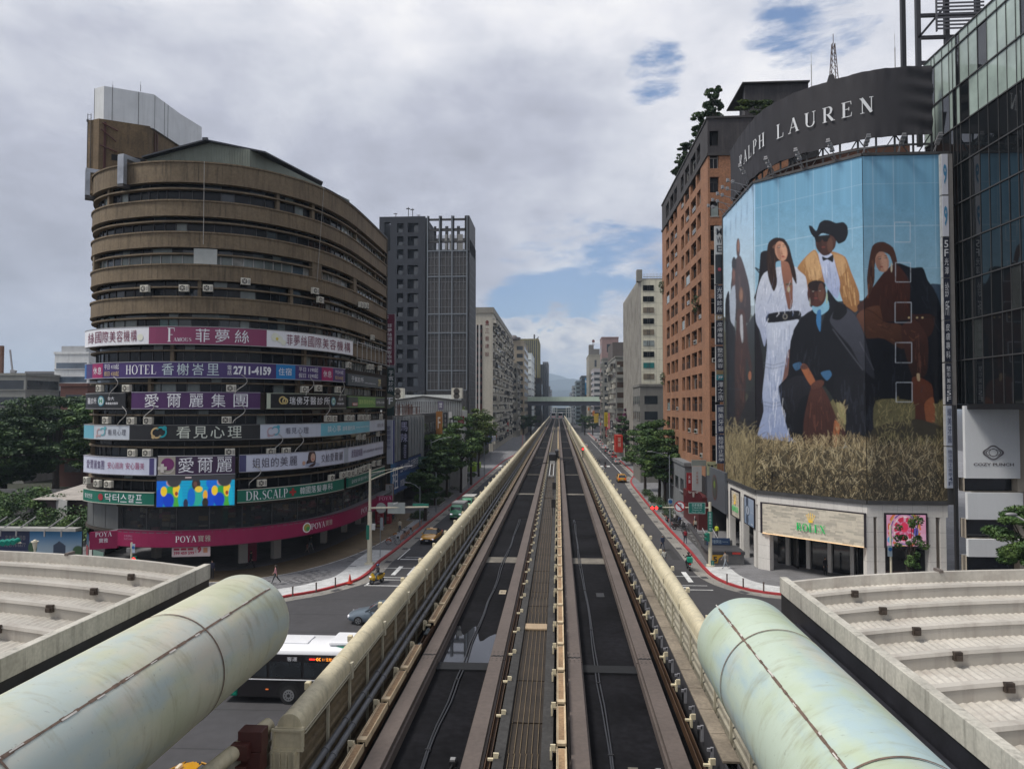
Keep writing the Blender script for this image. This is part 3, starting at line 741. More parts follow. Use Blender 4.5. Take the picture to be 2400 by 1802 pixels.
def glyph(c):
 K,t,h=.155,.045,.04
 stem=lambda x,w=K,y0=0,y1=1:_rect(x-w/2,x+w/2,y0,y1)
 ser=lambda x,y,w=.3:_rect(x-w/2,x+w/2,y-h/2+(h/2 if y<.5 else -h/2),y+h/2+(h/2 if y<.5 else -h/2))
 if c=='R': return stem(.18)+ser(.18,0)+ser(.18,1)+_rect(.2,.42,.96,1)+_rect(.2,.42,.47,.51)+_arc(.42,.735,.2,.245,-90,90,t,K)+_st([(.38,.49),(.70,.03)],[.13,.17])+_rect(.62,.86,0,h),.84
 if c=='P': return stem(.18)+ser(.18,0)+ser(.18,1)+_rect(.2,.42,.96,1)+_rect(.2,.42,.45,.49)+_arc(.42,.725,.2,.255,-90,90,t,K),.72
 if c=='D': return stem(.18)+ser(.18,0)+ser(.18,1)+_rect(.2,.4,.96,1)+_rect(.2,.4,0,.04)+_arc(.4,.5,.38,.48,-90,90,t,K),.9
 if c=='A': return _st([(.10,.02),(.41,1)],[t,t])+_st([(.40,1.0),(.72,.02)],[K,K])+_rect(.2,.6,.33,.37)+ser(.1,0,.24)+ser(.72,0,.3),.84
 if c=='L': return stem(.18)+ser(.18,1)+_rect(.03,.66,0,.04)+_st([(.64,.02),(.67,.28)],[.05,.03]),.72
 if c=='H': return stem(.18)+stem(.68)+ser(.18,0)+ser(.18,1)+ser(.68,0)+ser(.68,1)+_rect(.2,.66,.49,.53),.86
 if c=='U': return stem(.17,K,.3,1)+ser(.17,1)+_rect(.66,.71,.3,1)+ser(.69,1,.24)+_arc(.43,.3,.26,.29,180,360,t,.11),.84
 if c=='E': return stem(.18)+_rect(.03,.66,0,.04)+_rect(.03,.64,.96,1)+_rect(.2,.5,.49,.53)+_st([(.63,.02),(.67,.26)],[.05,.03])+_st([(.62,.98),(.65,.76)],[.05,.03])+_st([(.5,.4),(.5,.62)],[.04,.04]),.74
 if c=='N': return _rect(.14,.19,0,1)+_st([(.12,1),(.70,.02)],[.18,.18])+_rect(.68,.73,0,1)+ser(.16,0,.24)+_rect(0,.2,.96,1)+ser(.70,1,.24),.84
 if c=='O': return _arc(.45,.5,.36,.49,0,360,t,K,28),.9
 if c=='C': return _arc(.46,.5,.37,.48,50,310,t,K,22)+_st([(.69,.68),(.71,.92)],[.05,.03]),.82
 if c=='S': return _st([(.58,.78),(.5,.93),(.34,.97),(.17,.9),(.12,.76),(.22,.62),(.42,.5),(.56,.36),(.57,.2),(.46,.06),(.3,.02),(.16,.08),(.08,.24)],[.03,.05,.05,.08,.13,.16,.17,.16,.12,.06,.05,.05,.03]),.66
 if c=='X': return _st([(.12,1),(.68,0)],K)+_st([(.66,1),(.12,0)],t)+ser(.14,1)+ser(.68,0)+ser(.66,1,.24)+ser(.12,0,.24),.8
 if c=='Y': return _st([(.1,1),(.4,.45)],K)+_st([(.7,1),(.42,.47)],t)+stem(.41,K,0,.5)+ser(.1,1)+ser(.7,1,.22)+ser(.41,0),.78
 if c=='T': return stem(.37)+ser(.37,0)+_rect(.04,.7,.96,1)+_st([(.05,.98),(.03,.74)],[.04,.03])+_st([(.69,.98),(.71,.74)],[.04,.03]),.74
 if c=='F': return stem(.18)+ser(.18,0)+_rect(.03,.62,.96,1)+_rect(.2,.48,.49,.53)+_st([(.6,.98),(.63,.74)],[.05,.03]),.66
 if c=='M': return _rect(.14,.19,0,1)+_st([(.14,1),(.44,.02)],K)+_st([(.74,1),(.44,.02)],t)+stem(.76)+ser(.16,0,.24)+ser(.76,0)+_rect(0,.2,.96,1)+_rect(.74,.9,.96,1),.92
 if c=='.': return _arc(.14,.09,.05,.05,0,360,.1,.1,10),.3
 return [],.4
def serif(mb,s,fn3,u0,u1,v0,v1,gap=.12,mi=None,fat=1.):
 """fn3(u,v,k)->3-D point; k lifts overlapping strokes apart by k steps"""
 tot=sum(glyph(c)[1] for c in s)+gap*(len(s)-1); sx=(u1-u0)/tot; x=0; H_=v1-v0
 for c in s:
  ps,a=glyph(c)
  for d_ in ((0,.035) if fat>1 else (0,)):
   for k,p in enumerate(ps): mb.poly([fn3(u0+(x+q[0]+d_)*sx,v0+q[1]*H_,k%12+(13 if d_ else 0)) for q in p],mi)
  x+=a+gap
# the round tower block
PT=[(-45.5,104),(-47.2,92),(-47.8,82),(-47.75,76),(-47.0,71),(-45.1,67.2),(-42.3,64.9),(-39.3,63.8),(-35.8,63.2),(-32,63.8),(-28.7,65.4),(-26.0,68.3),(-24.1,72),(-23.1,77),(-22.8,83.5),(-22.8,95)]
TP=smooth_path(PT,.55)
class Curve:
 def __init__(s,pts):
  s.p=pts; s.s=[0.]
  for a,b in zip(pts,pts[1:]): s.s.append(s.s[-1]+math.dist(a,b))
  s.L=s.s[-1]
  s.nm=[]
  for i in range(len(pts)):
   a=pts[max(i-1,0)]; b=pts[min(i+1,len(pts)-1)]; dx,dy=b[0]-a[0],b[1]-a[1]; l=math.hypot(dx,dy); s.nm.append((dy/l,-dx/l))
 def at(s,u):
  import bisect
  u=min(max(u,0),s.L-1e-6); i=max(0,min(bisect.bisect_right(s.s,u)-1,len(s.p)-2)); t=(u-s.s[i])/(s.s[i+1]-s.s[i])
  f=lambda A:(A[i][0]*(1-t)+A[i+1][0]*t,A[i][1]*(1-t)+A[i+1][1]*t)
  n=f(s.nm); l=math.hypot(*n); return f(s.p),(n[0]/l,n[1]/l)
 def P(s,u,off,z):
  p,n=s.at(u); return (p[0]+n[0]*off,p[1]+n[1]*off,z)
 def spx(s,px,z=20.,off=0.,lo=None,hi=None):
  best=None; lo=s.vis0 if lo is None else lo; hi=s.L if hi is None else hi; a,b=lo,hi
  for _ in range(40):
   m=(a+b)/2; q=s.P(m,off,z); x=proj(*q)[0]
   if x<px: a=m
   else: b=m
  return (a+b)/2
TC=Curve(TP)
_i=min(range(len(TP)),key=lambda i:proj(*TP[i],20)[0]); TC.vis0=TC.s[_i]
def kof(off=0.): return (65.6-off)/1700
def zof(y,off=0.): return EYE+(952-y)*kof(off)
def band(mb,s0,s1,off0,off1,z0,z1,cv=TC,step=.6,mi=None,ends=True,dz=None):
 n=max(1,int((s1-s0)/step)); us=[s0+(s1-s0)*i/n for i in range(n+1)]
 vs=[]
 for u in us: vs+=[cv.P(u,off0,z0),cv.P(u,off1,z0),cv.P(u,off1,z1),cv.P(u,off0,z1)]
 fs=[]
 for i in range(n):
  a=4*i; b=a+4
  fs+=[(a+1,b+1,b+2,a+2),(a+2,b+2,b+3,a+3),(a,b,b+1,a+1),(a+3,b+3,b,a)]
 if ends: fs+=[(0,1,2,3),(4*n+3,4*n+2,4*n+1,4*n)]
 mb.add(vs,fs,mi)
beige=M('tower_beige',(.175,.132,.082),.85,0,.22,.35,fine=.18,streak=.8,stain=(.04,.03,.02),sscale=1.3,bump=.2)
beige2=M('tower_ledge',(.155,.118,.075),.85,0,.3,.6,fine=.2,streak=.5,stain=(.05,.04,.03))
dkwall=M('tower_recess',(.008,.008,.009),.8,0,.4,.5)
brdark=M('tower_brown',(.035,.026,.018),.85,0,.4,.4,fine=.2,streak=.5)
gl_d=M('glass_dark',(.010,.012,.015),.12,0,.3,.35,spec=.2); gl_b=M('glass_blue',(.025,.035,.045),.12,0,.3,.35,spec=.5); gl_g=M('glass_pale',(.15,.18,.17),.25,0,.5,.4,streak=.3,stain=(.05,.06,.06)); gl_c=M('curtain_pale',(.26,.26,.24),.6,0,.5,.8)
gl_t=M('glass_teal',(.03,.075,.075),.15,0,.5,.5)
frame_d=M('frame_dark',(.05,.05,.052),.6,0,.3,2); frame_l=M('frame_light',(.38,.38,.37),.5,0,.2,2)
tw=T('round_office_tower','brown twelve-storey office tower with a rounded front and bands of windows','building',(-33,75,0))
b=MB(); inn=pathofs(TP,-.9); b.prism(inn+[(-34,97)],4.7,37.4); b.build('core',dkwall,tw)
bands=[(36.07,38.0,37),(32.98,34.45,33),(30.13,31.56,31),(27.16,28.6,28),(24.15,25.65,25),(21.3,22.75,22)]
for z0,z1,_ in bands:
 b=MB(); band(b,0,TC.L,-.5,0,z0,z1); band(b,0,TC.L,-.5,.10,z1-.12,z1+.012); band(b,0,TC.L,-.5,.06,z0-.012,z0+.1); b.build('spandrel',beige,tw)
for z0,z1 in ((18.25,19.75),(15.35,16.95),(12.55,14.0),(9.55,11.0),(6.85,8.0)):
 b=MB(); band(b,0,TC.L,-.5,0,z0,z1); band(b,0,TC.L,-.5,.10,z1-.12,z1+.012); b.build('spandrel',brdark,tw)
for z in (35.52,32.5,29.55,26.5,23.7,20.75,17.8,14.9,12.0,9.02):
 b=MB(); band(b,0,TC.L,-.7,-.06,z-.07,z+.07); b.build('transom_ledge',beige2,tw)
floors=[(34.46,36.06,'d'),(31.57,32.97,'d'),(28.61,30.12,'p'),(25.66,27.15,'d'),(22.76,24.14,'m'),(19.76,21.29,'d'),(16.96,18.24,'d'),(14.01,15.34,'k'),(11.01,12.54,'k'),(8.01,9.54,'k')]
tr_z=[35.52,32.5,29.55,26.5,23.7,20.75,17.8,14.9,12.0,9.02]
rnd=random.Random(11)
for (z0,z1,kd),zt in zip(floors,tr_z):
 b=MB(); fr=MB(); u=.3
 while u<TC.L-.4:
  w_=rnd.choice((.95,1.05,1.2,1.5)); w_=min(w_,TC.L-.3-u)
  for za,zb,lower in ((z0,zt-.075,1),(zt+.075,z1,0)):
   r_=rnd.random()
   if kd=='d': mi=0 if r_<.82 else 1 if r_<.93 else 2
   elif kd=='p': mi=(2 if r_<.7 else 3 if r_<.85 else 1) if lower else (2 if r_<.3 else 0 if r_<.6 else 1)
   elif kd=='m': mi=0 if r_<.45 else 4 if r_<.6 else 1 if r_<.8 else 2
   else: mi=0 if r_<.9 else 1 if r_<.96 else 2
   if u>TC.L-18 and lower and kd in 'dpm' and r_<.35: mi=2
   o_=-.58 if lower else -.66
   b.quad(TC.P(u,o_,za),TC.P(u+w_,o_,za),TC.P(u+w_,o_,zb),TC.P(u,o_,zb),mi)
  p,n=TC.at(u+w_); t_=Vector((-n[1],n[0],0))
  lt=1 if (u>TC.L-18 or kd=='p') else 0
  fr.obox(Vector(TC.P(u+w_,-.55,(z0+zt)/2)),t_*.035,Vector((*n,0))*.045,Vector((0,0,(zt-z0)/2-.08)),lt)
  if rnd.random()<.4: fr.obox(Vector(TC.P(u+w_,-.62,(z1+zt)/2)),t_*.03,Vector((*n,0))*.04,Vector((0,0,(z1-zt)/2-.08)),0)
  if rnd.random()<.06: fr.obox(Vector(TC.P(u+w_,-.4,(z0+z1)/2)),t_*.16,Vector((*n,0))*.2,Vector((0,0,(z1-z0)/2)),2)
  u+=w_
 b.build('window_ribbon',[gl_d,gl_b,gl_g,gl_c,gl_t],tw); fr.build('window_frames',[frame_d,frame_l,beige2],tw)
b=MB(); s_=TC.spx(481,29,0); band(b,s_-1.0,s_+1.0,-.4,-.05,28.65,30.05); b.build('pale_panel',M('panel_pale',(.38,.40,.38),.6,0,.15,1),tw)
b=MB(); s_=TC.spx(744,29,0); band(b,s_-.7,s_+.7,-.5,-.02,28.6,30.12); s_=TC.spx(833,29,0); band(b,s_-.5,s_+.5,-.5,-.02,28.6,30.12); s_=TC.spx(218,29,0); band(b,s_-.35,s_+.35,-.5,-.02,28.6,30.12); b.build('pier',beige2,tw)
b=MB(); b.prism([(-23.3,95.0),(-22.75,95.0),(-22.75,95.5),(-23.3,95.5)],0,38.1); b.build('end_wall',brdark,tw)
shed=T('rooftop_shed','grey-green corrugated shed with a dark pitched roof on top of the round tower','shed',(-33,72,37.4))
zr=41.0
gw=M('shed_wall',(.19,.215,.18),.8,0,.2,.5,streak=.4,stain=(.1,.1,.08)); rdk=M('shed_roof',(.03,.034,.045),.5,.2,.3,.6)
def yz(px,py,Y): return at(px,py,Y)
a_=yz(345,373,66.2); pk=yz(481,332,66.2); c2=yz(585,351,66.2); c3=yz(585,392,66.2)
b=MB(); b.poly([(a_[0],66.2,37.5),a_,pk,c2,(c3[0],66.2,37.5)]); b.quad((c2[0],66.2,37.5),(c2[0]+5.,82,37.5),(c2[0]+5.,82,c2[2]-.4),c2)
for k in range(40):
 x=a_[0]+(c2[0]-a_[0])*k/40; zt_=a_[2]+(pk[2]-a_[2])*min(1,(x-a_[0])/(pk[0]-a_[0])) if x<pk[0] else pk[2]+(c2[2]-pk[2])*(x-pk[0])/(c2[0]-pk[0])
 b.box(x,x+.05,66.16,66.2,37.5,zt_-.02)
b.build('wall',gw,shed)
L0=yz(332,366,65.6); P0=yz(481,326,65.6); R0=yz(622,355,66.5); R1=yz(757,426,79.5); P1=(P0[0]+4.5,84,P0[2]-.1); L1=(L0[0]+3.,84,L0[2]-.3); R2=yz(893,547,93.5)
b=MB()
def slab(A,B_,C,D_,t_=.14):
 q=[A,B_,C,D_]; lo=[(p[0],p[1],p[2]-t_) for p in q]; b.add(q+lo,[(0,1,2,3),(7,6,5,4),(0,4,5,1),(1,5,6,2),(2,6,7,3),(3,7,4,0)])
slab(L0,P0,P1,L1); slab(P0,R0,R1,P1)
b.build('roof',rdk,shed)
b=MB(); b.obox(P0,(.25,0,0),(0,.1,0),(0,0,.12)); b.build('ridge_cap',rdk,shed)
b=MB(); band(b,TC.spx(757,38),TC.L,-.35,.16,38.01,38.12); b.build('coping',rdk,tw)
zt=48.5; q=[gz(222,208,zt)[:2],gz(244,202,zt)[:2],gz(361,222,zt)[:2],gz(422,267,zt)[:2]]; back=[(q[3][0]+.5,q[3][1]+4),(q[0][0]+.5,q[3][1]+5)]
white=M('white_panels',(.66,.68,.68),.6,0,.12,.5,streak=.25,stain=(.3,.31,.3))
cl=T('cooling_enclosure','white panelled enclosure crowning the brown roof block at the top left','enclosure',(q[1][0],q[1][1],45.2))
b=MB(); b.prism(q+back,44.9,zt); b.build('panels',white,cl)
b=MB(); cc=Curve(q[:4])
for k in range(1,9): z=44.9+k*.42; band(b,.0,cc.L,.0,.012,z,z+.025,cv=cc,step=50)
for u in (0,2.2,4.6,6.2,8.,cc.L-2.4):
 p,n=cc.at(u); b.obox(Vector(cc.P(u,.0,46.7)),Vector((-n[1],n[0],0))*.03,Vector((*n,0))*.02,(0,0,1.8))
b.build('seams',M('seam_grey',(.2,.2,.2),.7),cl)
q2=[(p[0]-.25,p[1]-.35) for p in q]; q2[0]=(q2[0][0]-.2,q2[0][1]); bk2=[(back[0][0]+.4,back[0][1]),(back[1][0]-.4,back[1][1])]
brn2=M('lift_tower_brown',(.16,.11,.06),.85,0,.35,.4,fine=.2,streak=.6,stain=(.03,.025,.02))
lt=T('lift_tower','brown rendered roof block with pipes and a dark slot at the top left','roof block',(q2[1][0],q2[1][1],37.4))
b=MB(); b.prism(q2+bk2,37.4,45.0); b.build('wall',brn2,lt)
b=MB(); cc2=Curve(q2[:4]); band(b,-.1,cc2.L,.0,.14,44.85,45.12,cv=cc2,step=50)
s0=cc2.spx(262,42,lo=0) if False else 1.6
b.build('eaves',M('eaves_dark',(.04,.035,.03),.8),lt)
b=MB(); pA=at(261,336,q2[1][1]-.03); pB=at(341,347,q2[1][1]+.0);
cc2.vis0=0; sA=cc2.spx(261,41); sB=cc2.spx(341,41); band(b,sA,sB,.0,.03,40.9,41.5,cv=cc2,step=50); b.build('slot',dkwall,lt)
b=MB()
for px in (244,247,361,366): b.cut(); s_=cc2.spx(px,41); p=cc2.P(s_,.12,41); b.tube([(p[0],p[1],37.6),(p[0],p[1],44.7)],.06,6)
for (px0,y0,px1,y1) in ((240,285,276,299),(238,300,272,325),(236,338,275,350)):
 b.cut(); A=cc2.P(cc2.spx(px0,42),.25,EYE+(952-y0)*.0432); B_=cc2.P(cc2.spx(px1,42),.25,EYE+(952-y1)*.0432); b.tube([A,B_],.07,6)
b.each('pipe',brn,lt)
b=MB(); x,y=q2[0]; b.cut()
for dx in (.55,.2): b.tube([(x+dx,y-.3,38),(x+dx,y-.3,45.6)],.035,5)
for z in np.arange(38.3,45.6,.45): b.tube([(x+.55,y-.3,z),(x+.2,y-.3,z)],.02,4)
b.each('ladder',frame_d,lt)
for px in (253,319):
 p=gz(px,205,48.5); b=MB(); b.tube([(p[0],p[1]+.8,48.4),(p[0],p[1]+.8,49.1)],.03,5); b.tube([(p[0],p[1]+.8,49.1),(p[0],p[1]+.8,49.5)],.012,4); b.build('lightning_rod',frame_d,cl)
def duct(s_,lab,h=2.6):
 t=T('ventilation_duct',lab,'duct',TC.P(s_,.3,36),'silver ducts hooked over the parapet')
 p,n=TC.at(s_); tt=Vector((-n[1],n[0],0)); N_=Vector((*n,0)); m_=M('duct_silver',(.33,.35,.38),.35,.5,.3,1.)
 b=MB(); b.obox(Vector(TC.P(s_,.45,37.3)),tt*.36,N_*.22,(0,0,h/2)); b.obox(Vector(TC.P(s_,-.3,38.55)),tt*.36,N_*.95,(0,0,.2)); b.build('duct',m_,t,bevel=.03)
 b=MB(); b.obox(Vector(TC.P(s_,.25,36.0-.1)),tt*.34,N_*.4,(0,0,.15)); b.build('outlet',M('duct_dark',(.05,.045,.045),.6),t)
duct(TC.spx(296,37),'tall silver duct hanging over the parapet near the roof block')
duct(TC.vis0+.3,'silver duct on the far left edge of the round tower',2.4)
def cable(name,pts,r,mat,lab,cat='cable',group='loose cables on the round tower'):
 b=MB(); b.tube(pts,r,5); return b.build(name,mat,label=lab,cat=cat,group=group)
cab_w=M('cable_white',(.35,.34,.32),.6,0,.2,2)
cable('cable',[TC.P(TC.spx(479,36),.14,z) for z in (38,34,30.4)],.025,cab_w,'thin grey cable hanging down the centre of the upper façade')
cable('cable',[TC.P(TC.spx(755-i*2,36),.2,38-i*1.4) for i in range(8)],.02,cab_w,'thin cable swaying down the right curve of the upper façade')
b=MB(); s0=TC.spx(828,22);
for k in range(9): u=s0+(TC.L-s0)*k/8; p=TC.P(u,.45,22); b.box(p[0]-.03,p[0]+.03,p[1]-.03,p[1]+.03,21.0,22.9)
band(b,s0,TC.L,.42,.48,22.85,22.92); band(b,s0,TC.L,.42,.48,21.0,21.06); b.build('metal_cage',frame_l,tw)
# lower storeys
b=MB(); s1=TC.spx(276,5.5)
band(b,TC.vis0-6,s1,-.5,-.02,4.5,6.85)
b.build('grey_cladding',M('cladding_grey',(.085,.09,.09),.6,0,.2,.5,streak=.2),tw)
b=MB()
for k in range(7): band(b,TC.vis0-6+k*2.2,TC.vis0-6+k*2.2+.03,-.02,.0,4.6,6.8,step=5)
b.build('cladding_seams',frame_d,tw)
b=MB(); band(b,TC.vis0-6,TC.L,-.6,.12,4.25,4.45); band(b,s1,TC.L,-.5,.15,6.62,6.82); b.build('floor_slab',brdark,tw)
warm=M('shop_goods',(.2,.15,.09),.7,0,.5,1.6,fine=.3);
b=MB(); band(b,s1,TC.L,-.88,-.86,4.46,6.6); b.build('interior_wall',M('interior_dark',(.05,.045,.04),.8,0,.5,.8),tw)
rnd=random.Random(21); b=MB(); u=s1+.5
pal=[M('goods_ochre',(.32,.2,.05),.7,0,.3,2),M('goods_cream',(.3,.28,.22),.7,0,.3,2),M('goods_pink',(.3,.08,.1),.7,0,.3,2),M('goods_brown',(.10,.06,.035),.7,0,.3,2),M('goods_dark',(.03,.03,.035),.7,0,.3,2),M('goods_green',(.08,.14,.11),.7,0,.3,2)]
while u<TC.L-1:
 w_=rnd.uniform(.25,.9); z=4.5
 while z<6.2:
  h_=rnd.uniform(.15,.5)
  if rnd.random()<.55: band(b,u,u+w_*.9,-.84,-.6,z,z+h_*.8,step=5,mi=rnd.choice((0,1,1,2,3,3,4,4,4,5)))
  z+=h_
 u+=w_
b.build('shop_display',pal,tw)
shopg=M('shop_glass',(.04,.045,.05),.04,0,0,1,spec=.6,alpha=.42)
b=MB(); band(b,s1,TC.L,-.42,-.40,4.46,6.6,ends=False); b.build('shop_window',shopg,tw)
b=MB(); u=s1
while u<TC.L: band(b,u,u+.09,-.46,-.36,4.46,6.62,step=5); u+=2.9
b.build('shop_mullion',frame_d,tw)
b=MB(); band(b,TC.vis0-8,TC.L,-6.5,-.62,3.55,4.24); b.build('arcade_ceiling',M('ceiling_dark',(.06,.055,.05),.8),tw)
SB=Curve(smooth_path([(-47.5,76),(-42,73.5),(-38,71.6),(-33,70.7),(-29.3,73.5),(-27.6,78),(-27,84),(-26.8,95)],.5)); SB.vis0=0
b=MB(); rnd=random.Random(5); u=0
pal2=[glassm('shop_dark',(.02,.02,.022)),M('poster_green',(.12,.2,.17),.5,0,.2,1),M('poster_magenta',(.25,.02,.09),.5,0,.2,1),M('poster_white',(.42,.42,.4),.5,0,.2,1),M('poster_red',(.22,.04,.05),.5,0,.3,2),M('shelf_tan',(.24,.19,.13),.6,0,.4,3,fine=.3)]
while u<SB.L-1:
 w_=rnd.choice((1.1,1.6,2.2)); px=proj(*SB.P(u,0,2))[0]
 mi=rnd.choice((0,0,1,2,3,4,5)) if px>360 else rnd.choice((0,0,0,4))
 z=.14
 band(b,u,u+w_-.06,-.05,0,.14,3.55,step=3,mi=0)
 band(b,u+.1,u+w_-.2,0,.03,.35,rnd.choice((1.6,2.3,3.0)),step=3,mi=mi)
 for k in range(rnd.choice((0,3,6))): band(b,u+.15,u+w_-.25,.03,.06,.5+k*.32,.66+k*.32,step=3,mi=rnd.choice((3,5,4)))
 u+=w_
b.build('ground_floor_shopfront',pal2,tw)
b=MB()
for px in (374,568,642,752,800,846):
 b.cut(); s_=SB.spx(px,1); p,n=SB.at(s_); c_=Vector(SB.P(s_,.35,1.85)); b.obox(c_,Vector((-n[1],n[0],0))*(.42 if px<700 else .3),Vector((*n,0))*.3,(0,0,1.71))
b.each('pillar',M('pillar_white',(.42,.4,.37),.6,0,.1,1),tw)
b=MB(); s_=SB.spx(588,1); p,n=SB.at(s_); b.obox(Vector(SB.P(s_,.2,1.85)),Vector((-n[1],n[0],0))*.5,Vector((*n,0))*.1,(0,0,1.7)); b.build('red_panel',M('panel_red',(.2,.01,.04),.6),tw)
# signs on the curve
def cfn(s0,z0,off,cv=TC): return lambda u,v:cv.P(s0+u,off,z0+v)
def cfn3(s0,z0,off,cv=TC): return lambda u,v,k:cv.P(s0+u,off+k*.003,z0+v)
smats={}
def SM(col,em=.0):
 key=('sg',)+tuple(col)
 if key not in smats: smats[key]=M('sign_%d'%len(smats),col,.45,0,.08,.5,streak=.12,stain=tuple(c*.5 for c in col),emis=(True if em else None),es=em)
 return smats[key]
class Sign:
 def __init__(s,name,label,px0,px1,yt,yb,col,off=.5,cv=TC,cat='sign',group=None,th=.22,yref=None,edge=None):
  s.cv=cv; s.off=off; s.z1=zof(yt,off); s.z0=zof(yb,off); zm=(s.z0+s.z1)/2
  s.s0=cv.spx(px0,zm,off); s.s1=cv.spx(px1,zm,off)
  s.t=T(name,label,cat,cv.P((s.s0+s.s1)/2,off,s.z0),group)
  b=MB(); band(b,s.s0,s.s1,off-th,off,s.z0,s.z1,cv=cv); b.build('panel',SM(col),s.t)
  if edge:
   b=MB(); band(b,s.s0,s.s1,off-th,off+.03,s.z1+.003,s.z1+.06,cv=cv); band(b,s.s0,s.s1,off-th,off+.03,s.z0-.06,s.z0-.003,cv=cv); b.build('frame',SM(edge),s.t)
 def S(s,px): return s.cv.spx(px,(s.z0+s.z1)/2,s.off)
 def patch(s,pa,pb,col,name='colour_field',f0=0.,f1=1.,k=.012):
  h=s.z1-s.z0; b=MB(); band(b,s.S(pa),s.S(pb),s.off,s.off+k,s.z0+h*f0+.002,s.z0+h*f1-.002,cv=s.cv); return b.build(name,SM(col),s.t)
 def text(s,tx,pa,pb,f0,f1,col,bold=.02,k=.03,name='lettering',n=None):
  h=s.z1-s.z0; a,b_=s.S(pa),s.S(pb); b=MB()
  fn=cfn(0,0,s.off+k,s.cv); put_text(b,tx,fn,a,b_,s.z0+h*f0,s.z0+h*f1,bold=bold); return b.build(name,SM(col),s.t)
 def chars(s,tx,pa,pb,f0,f1,col,bold=.02,k=.03,fill=.8):
  h=s.z1-s.z0; n=len(tx); b=MB(); fn=cfn(0,0,s.off+k,s.cv)
  for i,ch in enumerate(tx):
   if ch==' ': continue
   qa=pa+(pb-pa)*(i+.5-fill/2)/n; qb=pa+(pb-pa)*(i+.5+fill/2)/n
   put_text(b,ch,fn,s.S(qa),s.S(qb),s.z0+h*f0,s.z0+h*f1,bold=bold)
  return b.build('lettering',SM(col),s.t)
 def serif(s,tx,pa,pb,f0,f1,col,gap=.12):
  h=s.z1-s.z0; b=MB(); serif(b,tx,cfn3(0,0,s.off+.02,s.cv),s.S(pa),s.S(pb),s.z0+h*f0,s.z0+h*f1,gap); return b.build('lettering',SM(col),s.t)
 def ring(s,px,f,r,col,w=.3,a0=0,a1=360,name='emblem',k=.03,ry=None):
  h=s.z1-s.z0; u0=s.S(px); v0=s.z0+h*f; R0=r*h; b=MB(); n=28
  for i in range(n):
   a,c=R(a0+(a1-a0)*i/n),R(a0+(a1-a0)*(i+1)/n); fn=cfn(0,0,s.off+k,s.cv)
   b.quad(*[fn(u0+R0*q*math.cos(t_),v0+R0*q*math.sin(t_)) for q,t_ in ((1,a),(1,c),(1-w,c),(1-w,a))])
  return b.build(name,SM(col),s.t)
WH=(.74,.75,.78); LAV=(.52,.55,.66); BLK=(.008,.0085,.01); PUR=(.045,.012,.11); MAG=(.30,.01,.10)
wine=(.17,.02,.06)
g1=Sign('beauty_clinic_banner','white and wine red beauty clinic banner with white flowers, topmost sign on the round tower',199,827,766,806,WH,.45,edge=(.3,.3,.3))
g1.chars('絲國際美容機構',206,322,.16,.84,wine,.03,fill=.86); g1.patch(349,625,(.22,.035,.10));
g1.serif('F',392,410,.12,.93,WH); g1.serif('AMOUS',407,449,.14,.36,WH,.1); g1.chars('菲夢絲',452,590,.12,.9,WH,.05,fill=.72)
g1.chars('菲夢絲國際美容機構',670,822,.16,.84,wine,.03,fill=.84)
for px,f,r in ((329,.4,.2),(645,.6,.26),(655,.5,.2),(664,.3,.17)): g1.ring(px,f,r,(.7,.72,.6),.99,name='flower_petal')
g1.ring(649,.5,.09,(.6,.5,.08),.99,name='flower_heart',k=.04)
g2=Sign('hotel_banner','long purple hotel banner with prices and the phone number 2711-4159','199' and 199,809,849,884,(.05,.025,.13),.45,edge=(.35,.35,.4))
g2.patch(199,203,(.02,.12,.35)); g2.patch(217,241,MAG); g2.chars('休息',219,239,.25,.75,WH,.03,fill=.9)
g2.text('平日 410起',245,279,.56,.92,WH); g2.text('假日 430起',245,279,.1,.44,(.6,.45,.2)); g2.serif('HOTEL',295,367,.2,.82,WH,.1); g2.chars('香榭峇里',376,517,.14,.92,(.50,.60,.62),.05,fill=.8)
g2.text('電',533,543,.52,.82,WH); g2.text('話',533,543,.18,.48,WH); g2.text('2711-4159',547,635,.2,.8,WH,.04)
g2.patch(647,692,(.01,.18,.45)); g2.chars('住宿',652,684,.25,.77,WH,.03,fill=.9); g2.text('平日 1190起',700,745,.56,.9,WH); g2.text('假日 1590起',700,745,.12,.46,WH)
g2.patch(754,780,MAG); g2.chars('休息',757,777,.25,.75,WH,.03,fill=.9); g2.text('平日410起',785,804,.56,.86,WH); g2.text('假日430起',785,804,.12,.42,(.6,.45,.2))
g=Sign('clinic_sign','dark clinic sign with a golden 7F at the right end of the hotel row',815,893,860,893,(.03,.045,.055),.45)
g.chars('于賓診所',823,852,.35,.8,WH,.02,fill=.9); g.text('Yu Bin Aesthetic Clinic',854,880,.3,.42,WH,0.); g.text('7F',886,892,.15,.85,(.45,.38,.15),.05)
g=Sign('dental_sign','short black dental clinic sign at the left end of its row',201,294,922,957,BLK,.45,edge=(.25,.25,.25))
g.chars('醫診所',206,227,.3,.72,WH,.01,fill=.9); g.ring(237,.5,.36,(.05,.2,.26),.99,name='badge'); g.ring(237,.5,.27,(.5,.6,.6),.99,name='badge_field',k=.04); g.text('H',233.5,240.5,.36,.64,(.05,.25,.12),.05,k=.05); g.text('台大',253,268,.55,.8,WH); g.text('專業醫師團隊',248,277,.25,.42,WH)
g=Sign('clinic_group_sign','wide purple sign with five large white characters in the middle of its row',308,610,920,957,(.06,.015,.09),.5,edge=(.3,.28,.35)); g.chars('愛爾麗集團',330,590,.08,.92,WH,.03,fill=.64)
g=Sign('dental_sign','long black dental clinic sign with a golden tooth emblem',625,811,921,957,BLK,.45,edge=(.35,.38,.3))
